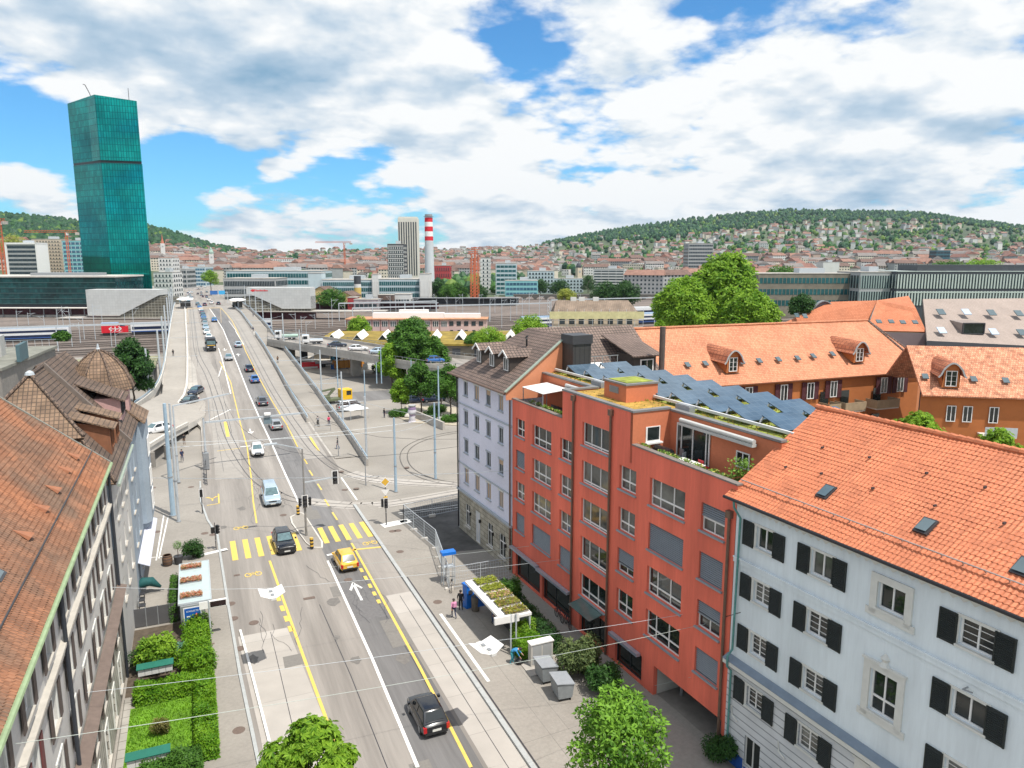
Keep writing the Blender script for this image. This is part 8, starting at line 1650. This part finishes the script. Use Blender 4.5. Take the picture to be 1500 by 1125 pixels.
def ground_l(px,X=-5.6):r=raydir(*px);return EYE+r*(X/r.x)
wire('white span wire from the red block across the street to the terrace house, nearer one',[fw_((1012,992)),ground_l((330,1150))],.010,.35,m=WW);wire('white span wire from the red block over the black hatchback to the terrace house',[fw_((1033,914)),ground_l((20,1090))],.010,.3,m=WW)
wire('span wire from the red block over the bus shelter roof',[fw_((775,800)),ground_l((215,850))],.013,.3,m=WW);wire('span wire from the corner house to the turret house',[fw_((745,690)),ground_l((212,700))],.022,.3);wire('dark wire stub on the white house wall',[fw_((1085,897)),fw_((1058,905))],.02,0,m=DARK)
for k,(x,Y0)in enumerate(((3.6,96),(.4,150),(13.9,96),(13.2,150))):wire('tram contact wire above the viaduct tracks',[(x if Y>140 else x,Y,prof(Y)+5.6)for Y in((Y0,Y0+60)if Y0<100 else(150,200,260,340))],.022,.05,'contact_wire',DARK,'tram contact wires')
for a,b in(((-3,82.6,8.2),(20.7,81.8,7.4)),((-3,82.6,7.6),(26.5,84.9,7.6)),((20.7,81.8,7.2),(26.6,84.9,7.8)),((20.6,97,8),(26.6,84.9,8)),((.46,100.9,7.8),(20.6,97,8.2))):wire('thin catenary span wire above the tram junction',[a,b],.02,.3,group='span wires above the tram junction')
for pts in([(30,78.6,5.6),(17,78,5.6),(9,84,5.6),(5,98,5.6),(3.6,117,5.8)],[(34,79.4,5.6),(20,86.6,5.6),(15,102,5.6),(14.1,122,5.9)]):wire('curved tram contact wire over the junction',smooth_pts(pts,3),.02,0,'contact_wire',DARK,'tram wires over the junction')
for(px,z,lab,rot)in(((398,872),5.4,'white winged street light hung above the left tram lane',0),((712,952),5.4,'white winged street light hung above the right platform',.15)):
 c=G(*px,z);t=thing('hanging_light',lab,'street light',c,R(4)+rot);t.scale=(.8,)*3
 for s in(-1,1):mb=MB();mb.slab([(s*.22,-.95,.15),(s*.95,-.8,.45),(s*.95,.8,.45),(s*.22,.95,.15)],.03);mb.build('reflector',WHITE,t)
 mb=MB();mb.prism([(-.2,-1.0),(.2,-1.0),(.2,1.0),(-.2,1.0)],.0,.18);mb.build('lamp_body',W_W,t)
 for y in(-.4,.35):bx(t,'lamp',GREYM,-.12,.12,y-.15,y+.15,.18,.26)
 wire('thin suspension cable holding the %s light'%('left hanging' if px[0]<500 else 'right hanging'),[(-5.6,c.y+.4,7.5),(c.x,c.y,z+.5),fw_((820,820))if px[0]<500 else fw_((1000,900))],.011,.1,m=LTM)
def tp(s,y,z=14.36):return FR.w(s,y,z)
t=thing('barbecue','black covered barbecue on the near roof terrace','barbecue',tp(-3.9,-1.4),FR.rz);mb=MB();mb.prism([(-.75,-.3),(.75,-.3),(.75,.3),(-.75,.3)],0,.85);mb.tube([(-.7,0,.85),(.7,0,.85)],.33,10);mb.build('cover',BLACK,t);bx(t,'shelf',DARK,.76,1.2,-.25,.25,.75,.8)
t=thing('terrace_table','white terrace table with red chairs on the near roof terrace','table',tp(-6.2,-1.5),FR.rz);bx(t,'table_top',WHITE,-1.0,1.0,-.45,.45,.72,.76)
for x in(-.9,.9):
 for y in(-.38,.38):bx(t,'leg',LTM,x-.03,x+.03,y-.03,y+.03,0,.72)
for k,(s,y,m,lab)in enumerate(((-6.6,-2.3,TR,'red chair behind the terrace table, right one'),(-5.8,-.75,TR,'red chair in front of the terrace table'),(-4.6,-2.2,LTM,'pale metal chair behind the barbecue'),(-4.0,-2.5,GREYM,'grey metal chair beside the terrace side wall'))):
 t=thing('terrace_chair',lab,'chair',tp(s,y),FR.rz+k);bx(t,'seat',m,-.24,.24,-.24,.24,.42,.47);bx(t,'backrest',m,-.24,.24,.2,.24,.47,.92)
 for x in(-.2,.2):
  for yy in(-.2,.2):bx(t,'leg',m,x-.02,x+.02,yy-.02,yy+.02,0,.42)
PLG=leafmat('terrace_leaves',(.06,.14,.02),(.2,.34,.05),2,.3);PLY=leafmat('terrace_blooms',(.45,.38,.06),(.6,.55,.2),2,.2)
for k,s in enumerate((-5.0,-6.0,-7.2,-8.2,-9.4,-10.4,-3.1,7.4,8.2,9.3,10.2,11.2,12.2)):
 near=s<0;t=thing('flower_box',('flower box %s on the near terrace parapet' if near else 'flower pot %s on the far terrace parapet')%['left of the white table','before the white table','right of the white table','below the terrace door','near the right terrace end','at the right terrace end','by the terrace side wall','nearest the raised block','second from the raised block','third from the raised block','in the middle','second from the left','farthest left'][k],'planter',tp(s,-.55,14.9 if near else 15.0),FR.rz);bx(t,'box',DARK if near else mat('terracotta_pot',(.40,.22,.13),.8,.1,4),-.4 if near else-.2,.4 if near else .2,-.16,.16,0,.36);mb=MB()
 for _ in range(150):q=Vector((r5.uniform(-.42,.42)*(1 if near else .7),r5.uniform(-.2,.2),.36+r5.uniform(0,.38)));leaf(mb,q,Vector((r5.gauss(0,.5),r5.gauss(0,.5),1)),.15,int(r5.random()<.22))
 mb.build('plants',[PLG,PLY],t,uv=False);bx(t,'bracket',DARK,-.15,.15,-.1,.1,-.55,0)
t=thing('terrace_plant','tall potted shrub in the right corner of the near terrace','potted plant',tp(-10.7,-1.3),FR.rz);mb=MB();mb.lathe([(.25,0),(.33,.5)],12);mb.build('pot',DARK,t);mb=MB()
for _ in range(500):q=Vector((r5.gauss(0,.35),r5.gauss(0,.3),r5.uniform(.5,2.1)));leaf(mb,q,Vector((r5.gauss(0,.6),r5.gauss(0,.6),1)),.17)
mb.build('leaves',PLG,t,uv=False)
t=thing('terrace_canopy','white square sun canopy on four poles on the far roof terrace','canopy',tp(11.8,-1.5),FR.rz);mb=MB();mb.slab([(-1.8,-1.2,2.5),(1.8,-1.2,2.5),(1.8,1.15,2.3),(-1.8,1.15,2.3)],.05);mb.build('cloth',WHITE,t)
for x in(-1.7,1.7):
 for y in(-1.1,1.1):bx(t,'pole',GREYM,x-.03,x+.03,y-.03,y+.03,0,2.3)
t=thing('terrace_sofa','dark rattan sofa under the white terrace canopy','sofa',tp(11.2,-1.9),FR.rz);bx(t,'seat',BLACK,-1.2,1.0,-.4,.4,.1,.45);bx(t,'backrest',BLACK,-1.2,1.0,-.5,-.4,.1,.9)
t=thing('boom_barrier','yellow and black boom barrier across the garage entry','barrier',FR.w(-6.3,-1.6,.02),FR.rz);mb=MB();mb.tube([(0,0,0),(0,0,1.15)],.1,8);mb.build('post',GREYM,t)
for k in range(14):mb=MB();mb.box(.1-k*.4,-.3-k*.4+.0,-.05,.05,.98,1.14);mb.build('boom_segment',(PY,BLACK)[k%2],t)
# ================================================================ trees, hedges and plants
r8=random.Random(5)
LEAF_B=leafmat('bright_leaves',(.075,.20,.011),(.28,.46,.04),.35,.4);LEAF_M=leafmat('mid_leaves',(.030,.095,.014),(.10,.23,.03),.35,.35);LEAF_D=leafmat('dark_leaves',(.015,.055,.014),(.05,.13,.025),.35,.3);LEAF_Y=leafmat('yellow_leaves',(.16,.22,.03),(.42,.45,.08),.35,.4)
LEAF_H=leafmat('hedge_leaves',(.055,.18,.008),(.20,.38,.02),.6,.35)
BARK=mat('bark',(.10,.075,.055),.9,.25,3,.4)
def leaf(mb,p,n,s,mi=0,kind=0):
 n=n.normalized();u=n.cross(Vector((r8.uniform(-1,1),r8.uniform(-1,1),r8.uniform(-1,1)))).normalized();v=n.cross(u)
 if kind==0:mb.poly([p-u*s*.5,p+v*s*.28+n*s*.06,p+u*s*.55,p-v*s*.28+n*s*.06],mi)
 elif kind==1:
  for k in range(5):
   a=(k-2)*.62;d=u*math.cos(a)+v*math.sin(a);e=u*-math.sin(a)+v*math.cos(a);L_=s*(1-.12*abs(k-2));dr=-n*s*.18
   mb.poly([p,p+d*L_*.6+e*s*.16,p+d*L_+dr,p+d*L_*.6-e*s*.16],mi)
 else:
  for k in range(3):
   a=k*2.1;d=(u*math.cos(a)+v*math.sin(a)+n*.35).normalized();e=d.cross(n).normalized();mb.poly([p,p+d*s*.5+e*s*.22,p+d*s,p+d*s*.5-e*s*.22],mi)
def crown(mb,lobes,n,s,kind=0,shell=.55,mi=0):
 tot=sum(l[3]**2 for l in lobes)
 for cx,cy,cz,r,sq in lobes:
  for _ in range(int(n*r*r/tot)):
   d=Vector((r8.gauss(0,1),r8.gauss(0,1),r8.gauss(0,1))).normalized();f=shell+(1-shell)*r8.random()**.6;f*=1+.10*math.sin(d.x*7+cx)*math.sin(d.y*6+cy)+.08*math.sin(d.z*9)
   p=Vector((cx+d.x*r*f,cy+d.y*r*f,cz+d.z*r*f*sq));leaf(mb,p,d+Vector((r8.uniform(-.6,.6),r8.uniform(-.6,.6),r8.uniform(.1,.9))),s*r8.uniform(.7,1.3),mi,kind)
def tree(name,label,loc,h,r,trunk=.35,n=2600,s=.5,m=None,kind=2,cat='tree',group=None,lob=11,sq=.85,low=.35,lr=1.0):
 t=thing(name,label,cat,loc,0,group);mb=MB();hb=h*low;tr=max(.05,r*.055)
 mb.tube([(0,0,0),(r*.03,0,hb*.6),(0,r*.03,hb),(r*.04,0,h*.8)],[tr,tr*.8,tr*.65,tr*.15],7)
 L_=[]
 for k in range(lob):
  a=k*2.399+r8.uniform(-.3,.3);q=(k+.5)/lob;rr=r*.62*math.sqrt(max(.05,1-(2*q-.85)**2))if q>.12 else r*.5;z=hb+(h-hb)*(.12+.72*q);lr_=r*r8.uniform(.30,.56)*lr
  c=(rr*math.cos(a),rr*math.sin(a),z);L_.append((*c,lr_,sq));mb.tube([(0,0,hb*.8+(z-hb)*.3),(c[0]*.5,c[1]*.5,hb+(z-hb)*.6),c],[tr*.4,tr*.22,tr*.06],5)
 mb.build('trunk',BARK,t);L_.append((0,0,h-r*.42,r*.42,sq));mb=MB();crown(mb,L_,n,s,kind);mb.build('crown',m or LEAF_M,t,uv=False);return t
def px_tree(name,label,px,ytop,ybot,rpx,w_=None,base=None,z0=None,**k):
 """tree whose crown spans ytop..ybot in the photo, standing at w_ metres ahead"""
 p=at(px,w_);z0=terr(p.x,p.y)if z0 is None else z0;top,bot=zt(ytop,w_),zt(ybot,w_);p.z=z0;h=top-z0;low=max(.12,min(.8,(bot-z0)/h));return tree(name,label,p,h,rpx*w_/1090,low=low,**k)
p=G(456,1092,10.6);tree('street_tree','bright green chestnut tree cut by the bottom edge, left of the white centre line',(p.x-.1,p.y-.4,.12),11.9,1.85,n=2800,s=.25,m=LEAF_B,kind=1,low=.66,lob=15,sq=.75,lr=.8)
p=G(908,1082,6.2);tree('street_tree','green maple tree before the garage entry at the bottom',(p.x,p.y,.12),8.6,2.75,n=3400,s=.24,m=leafmat('maple_leaves',(.05,.15,.012),(.22,.42,.045),.5,.35),kind=2,low=.36,lob=20,sq=.85,lr=.72)
p=G(208,598);tree('street_tree','dense green tree beside the left viaduct parapet behind the turret',(p.x-1.5,p.y+4,0),12.8,4.0,n=3800,s=.62,m=LEAF_D,low=.2)
p=G(602,568);tree('street_tree','large dark green tree before the overpass, tallest on the square',(p.x,p.y+2,0),14.6,5.0,n=4200,s=.75,m=LEAF_M,low=.25,lob=14,lr=.85)
p=G(640,572);tree('street_tree','bushy green tree just right of the large square tree',(p.x+1,p.y+5,0),11.0,3.8,n=2600,s=.65,m=LEAF_M,low=.15,lob=12,lr=.9)
p=G(585,575);tree('street_tree','lower leafy tree left of the large square tree',(p.x,p.y+6,0),9.5,3.2,n=2200,s=.6,m=LEAF_B,low=.2,lob=12,lr=.9)
p=G(652,560);tree('street_tree','loose green tree behind the overpass right of the large dark one',(p.x+6,p.y+45,0),11,4.2,n=2400,s=.7,m=LEAF_M,low=.2)
p=G(560,520);tree('street_tree','small bright tree peeking over the overpass',(p.x,p.y+30,0),8.6,4.0,n=1800,s=.7,m=LEAF_B,low=.2)
for px,yb,h,r,m,lab in((588,606,6.2,1.6,LEAF_B,'young slim bright tree, leftmost in the planted bed on the square'),(617,606,9.4,2.7,LEAF_M,'middle young tree of the planted bed, behind the column poster'),(660,612,9.6,2.9,LEAF_M,'young tree of the planted bed nearest the corner house'),(646,596,7.0,2.4,LEAF_D,'darker young tree at the back of the planted bed')):
 p=G(px,yb);tree('young_tree',lab,p,h,r,n=1500,s=.5,m=m,low=.28,lob=8)
for px,yt,yb,rp,w_,m,lab in((715,486,508,26,175,LEAF_B,'bright tree left of the corner house roof'),(778,467,492,28,165,LEAF_B,'bright tree just above the corner house ridge'),(695,489,506,16,200,LEAF_M,'smaller tree between the corner house and the mossy shed'),(482,425,447,22,380,LEAF_M,'tree between the two yellow gabled houses'),(306,395,414,12,560,LEAF_B,'rounded bright tree at the far end of the viaduct'),(640,410,438,17,470,LEAF_D,'dark tree right of the chimney foot'),(668,414,438,18,480,LEAF_M,'tree below the red cranes'),(700,418,438,16,490,LEAF_D,'dark tree right of the red cranes'),(655,418,436,14,455,LEAF_M,'low tree in front of the red block'),(888,415,440,22,420,LEAF_D,'dark tree behind the scaffolded house, left of two'),(917,413,440,24,410,LEAF_D,'dark tree behind the scaffolded house, right of two'),(830,424,441,15,330,LEAF_Y,'small yellow-green tree left of the scaffolded house roof'),(792,409,428,12,560,LEAF_D,'dark tree between the pale blue blocks'),(820,412,428,15,570,LEAF_D,'dark tree before the low pale blue block'),(862,402,428,10,600,LEAF_D,'dark tree left of the white slab'),(1066,372,480,52,175,LEAF_B,'tallest bright plane tree above the courtyard roofs'),(1004,411,482,44,165,LEAF_B,'bright plane tree left of the tallest one'),(1102,428,485,42,160,LEAF_B,'bright plane tree lower right of the tallest one'),(1178,431,460,20,145,LEAF_D,'darker tree right of the plane trees by the orange roof'),(970,470,482,9,150,LEAF_B,'small shrub left of the plane trees'),(1390,390,400,26,560,LEAF_M,'broad tree behind the pillared office, left of two'),(1440,389,400,26,560,LEAF_B,'broad tree behind the pillared office, right of two'),(1150,396,412,30,520,LEAF_M,'tree behind the brown glass hall, left part'),(1100,400,420,22,430,LEAF_B,'bright tree just right of the plane trees far behind'),(20,345,372,26,900,LEAF_Y,'pale green tree left of the cream apartment tower'),(79,488,512,11,140,LEAF_M,'shrub beside the grey lift box on the flat roof')):
 big=rp*w_/1090;px_tree('street_tree',lab,px,yt,yb,rp,w_,z0=12.0 if px==79 else None,n=7000 if rp>40 else 1500,s=min(1.6,max(.5,big*.13)),m=m,lob=16 if rp>40 else 9)
p=at(1370,66);tree('courtyard_tree','loose bright maple standing before the ochre courtyard house',(p.x,p.y,0),13.4,2.6,n=1500,s=.42,m=LEAF_B,kind=1,low=.6,lob=10)
p=at(1492,60);tree('courtyard_tree','loose bright tree at the right edge behind the pantile roof',(p.x,p.y,0),13.2,2.0,n=900,s=.4,m=LEAF_B,kind=1,low=.6,lob=8)
def hedge(name,label,x0,x1,y0,y1,z0,z1,n,s=.14,m=None,cat='hedge',kind=2,par=None):
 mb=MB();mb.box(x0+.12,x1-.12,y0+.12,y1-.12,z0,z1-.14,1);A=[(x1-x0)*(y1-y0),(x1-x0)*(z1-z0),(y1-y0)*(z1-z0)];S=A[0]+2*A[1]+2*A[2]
 for _ in range(n):
  q=r8.uniform(0,S);x,y,z=r8.uniform(x0,x1),r8.uniform(y0,y1),r8.uniform(z0+.05,z1)
  if q<A[0]:z=z1+r8.uniform(-.16,.14)+.10*math.sin(x*3+y*2.3);nn=Vector((0,0,1))
  elif q<A[0]+2*A[1]:k=r8.choice((-1,1));y=(y0 if k<0 else y1)+r8.uniform(-.08,.08);nn=Vector((0,k,.5))
  else:k=r8.choice((-1,1));x=(x0 if k<0 else x1)+r8.uniform(-.08,.08);nn=Vector((k,0,.5))
  leaf(mb,Vector((x,y,z)),nn+Vector((r8.uniform(-.7,.7),r8.uniform(-.7,.7),r8.uniform(-.3,.7))),s*r8.uniform(.7,1.4),0,kind)
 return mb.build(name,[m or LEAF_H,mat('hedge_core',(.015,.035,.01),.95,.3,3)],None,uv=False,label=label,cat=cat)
hedge('garden_hedge','clipped hedge along the pavement edge of the little lawn',-1.3,-.35,39.6,47.6,.1,1.0,5600,.16);hedge('garden_hedge','clipped hedge across the garden behind the lawn',-4.7,-1.4,46.5,47.6,.1,1.0,3200,.16);hedge('garden_hedge','hedge across the near end of the lawn at the bottom edge',-3.9,-1.2,37.6,39.5,.1,1.2,2600,.15,LEAF_M)
hedge('garden_hedge','narrow strip hedge behind the left bus shelter',-2.95,-2.5,57.2,63.2,.1,1.5,1500,.15,LEAF_M)
hedge('box_hedge','long dark box hedge behind the right bus shelter',20.7,22.0,41.8,51.6,.1,1.35,4200,.14,LEAF_D);hedge('box_hedge','bright clipped box bush beside the departure display',18.9,20.5,41.9,43.2,.1,1.3,1900,.13)
sheet('lawn',[(-5.0,39.6),(-1.2,39.6),(-1.2,46.6),(-5.0,46.4)],mat('lawn_ground',(.12,.26,.015),.95,.3,3,.4,var2=.25,scale2=.7),.13);sheet('garden_soil',[(-5.4,47.8),(-2.2,47.8),(-2.2,57),(-5.4,57)],SOIL,.128);sheet('garden_path',[(-5.45,37),(-5.0,37),(-5.0,47.6),(-5.45,47.6)],brick('path_slabs',(.33,.31,.28),(.37,.35,.31),(.15,.14,.12),.6,.8,.03,.9,.2,0,.15,1),.134)
mb=MB()
for _ in range(4600):x,y=r8.uniform(-4.95,-1.3),r8.uniform(39.8,46.3);a=r8.uniform(0,6.28);mb.poly([(x-.03*math.cos(a),y-.03*math.sin(a),.13),(x+.03*math.cos(a),y+.03*math.sin(a),.13),(x+r8.uniform(-.06,.06),y+r8.uniform(-.06,.06),.13+r8.uniform(.05,.14))])
mb.build('lawn_grass',LEAF_H,kind='stuff',label='short bright lawn grass in the hedged garden',uv=False)
def bush(name,label,loc,r,h,n,s,m,cat='bush',kind=2,lob=6,z=.12):
 mb=MB();L_=[(r*.5*math.cos(k*2.4),r*.5*math.sin(k*2.4),h*(.35+.35*(k%3)/2),r*.58,h/(2*r)+.3)for k in range(lob)];crown(mb,L_,n,s,kind,.5)
 for k in range(5):mb.tube([(0,0,0),(r*.3*math.cos(k*1.3),r*.3*math.sin(k*1.3),h*.5)],[.04,.015],5,1)
 return mb.build(name,[m,BARK],None,uv=False,loc=(loc[0],loc[1],z),label=label,cat=cat)
for y_,r_,h_,lab in((54.4,.95,1.7,'bushy garden shrub on the left pavement edge right before the poster'),(52.9,.9,1.5,'bushy garden shrub on the left pavement edge, second from the poster'),(51.3,.85,1.35,'bushy garden shrub on the left pavement edge, third from the poster'),(49.4,1.15,1.5,'large rounded garden shrub on the left pavement edge by the upper letterboxes')):bush('garden_shrub',lab,(-1.2,y_),r_,h_,1500,.18,LEAF_H)
q=G(232,985);bush('laurel_bush','big glossy laurel bush in the left garden',(q.x,q.y),1.25,2.5,1900,.24,LEAF_B);q=G(236,1078);bush('dry_bush','small brownish bush in the middle of the lawn',(q.x,q.y),.5,1.0,500,.12,leafmat('brown_leaves',(.09,.085,.03),(.22,.2,.06),1,.3))
q=G(208,985);bush('fruit_shrub','loose dark shrub against the terrace house wall',(q.x,q.y),.8,1.7,700,.14,LEAF_D);q=G(270,962);bush('cabbage_plant','blue-green broad-leaved plant beside the hedge',(q.x,q.y),.6,.9,260,.26,leafmat('blue_leaves',(.05,.16,.10),(.15,.3,.2),1,.3))
q=G(715,952);bush('round_shrub','round light-green shrub right of the departure display',(20.0,43.9),.85,1.9,1300,.18,LEAF_B);bush('round_shrub','tall green shrub at the back corner of the right bus shelter',(21.4,49.6),.9,2.3,1300,.2,LEAF_M);bush('olive_shrub','grey-green shrub between the electrical cabinet and the red block',(21.7,38.9),1.45,2.6,2400,.2,leafmat('olive_leaves',(.05,.09,.03),(.15,.2,.07),.8,.3))
bush('low_shrub','low bush behind the bins right of the olive shrub',(22.2,36.6),1.1,1.9,1200,.2,LEAF_D);q=G(1052,1112);bush('low_shrub','dark round bush at the bottom beside the garage entry',(q.x,q.y-.2),1.0,1.4,1200,.16,LEAF_D);q=G(280,824);bush('low_shrub','round bush behind the left shelter roof',(q.x+.2,q.y+.8),.95,1.7,900,.18,LEAF_D)
for px,py,r,lab in((585,610,1.8,'low shrubs in the planted bed, left end'),(632,612,1.5,'low shrubs in the planted bed, right of the column poster'),(660,618,1.6,'low shrubs in the planted bed, by the corner house'),(640,604,1.6,'low shrubs at the back of the planted bed')):q=G(px,py);bush('bed_shrub',lab,(q.x,q.y),r,1.1,700,.3,LEAF_M,z=.0)
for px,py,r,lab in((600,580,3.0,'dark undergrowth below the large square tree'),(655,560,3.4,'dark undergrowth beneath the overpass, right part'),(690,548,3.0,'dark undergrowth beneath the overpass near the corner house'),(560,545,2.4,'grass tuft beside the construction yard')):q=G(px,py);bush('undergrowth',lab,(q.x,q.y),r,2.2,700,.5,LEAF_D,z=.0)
# ================================================================ air
def haze():
 m=bpy.data.materials.new('haze');m.use_nodes=True;nt=m.node_tree;nt.nodes.clear();o=nt.nodes.new('ShaderNodeOutputMaterial');v=nt.nodes.new('ShaderNodeVolumePrincipled')
 v.inputs['Color'].default_value=(.62,.78,.95,1);v.inputs['Density'].default_value=4e-5;v.inputs['Anisotropy'].default_value=.2;nt.links.new(v.outputs[0],o.inputs['Volume'])
 mb=MB();mb.box(-5800,5800,-5800,5800,-6,420);mb.build('haze',m,kind='stuff',label='thin bluish summer haze over the whole city',uv=False)
haze()
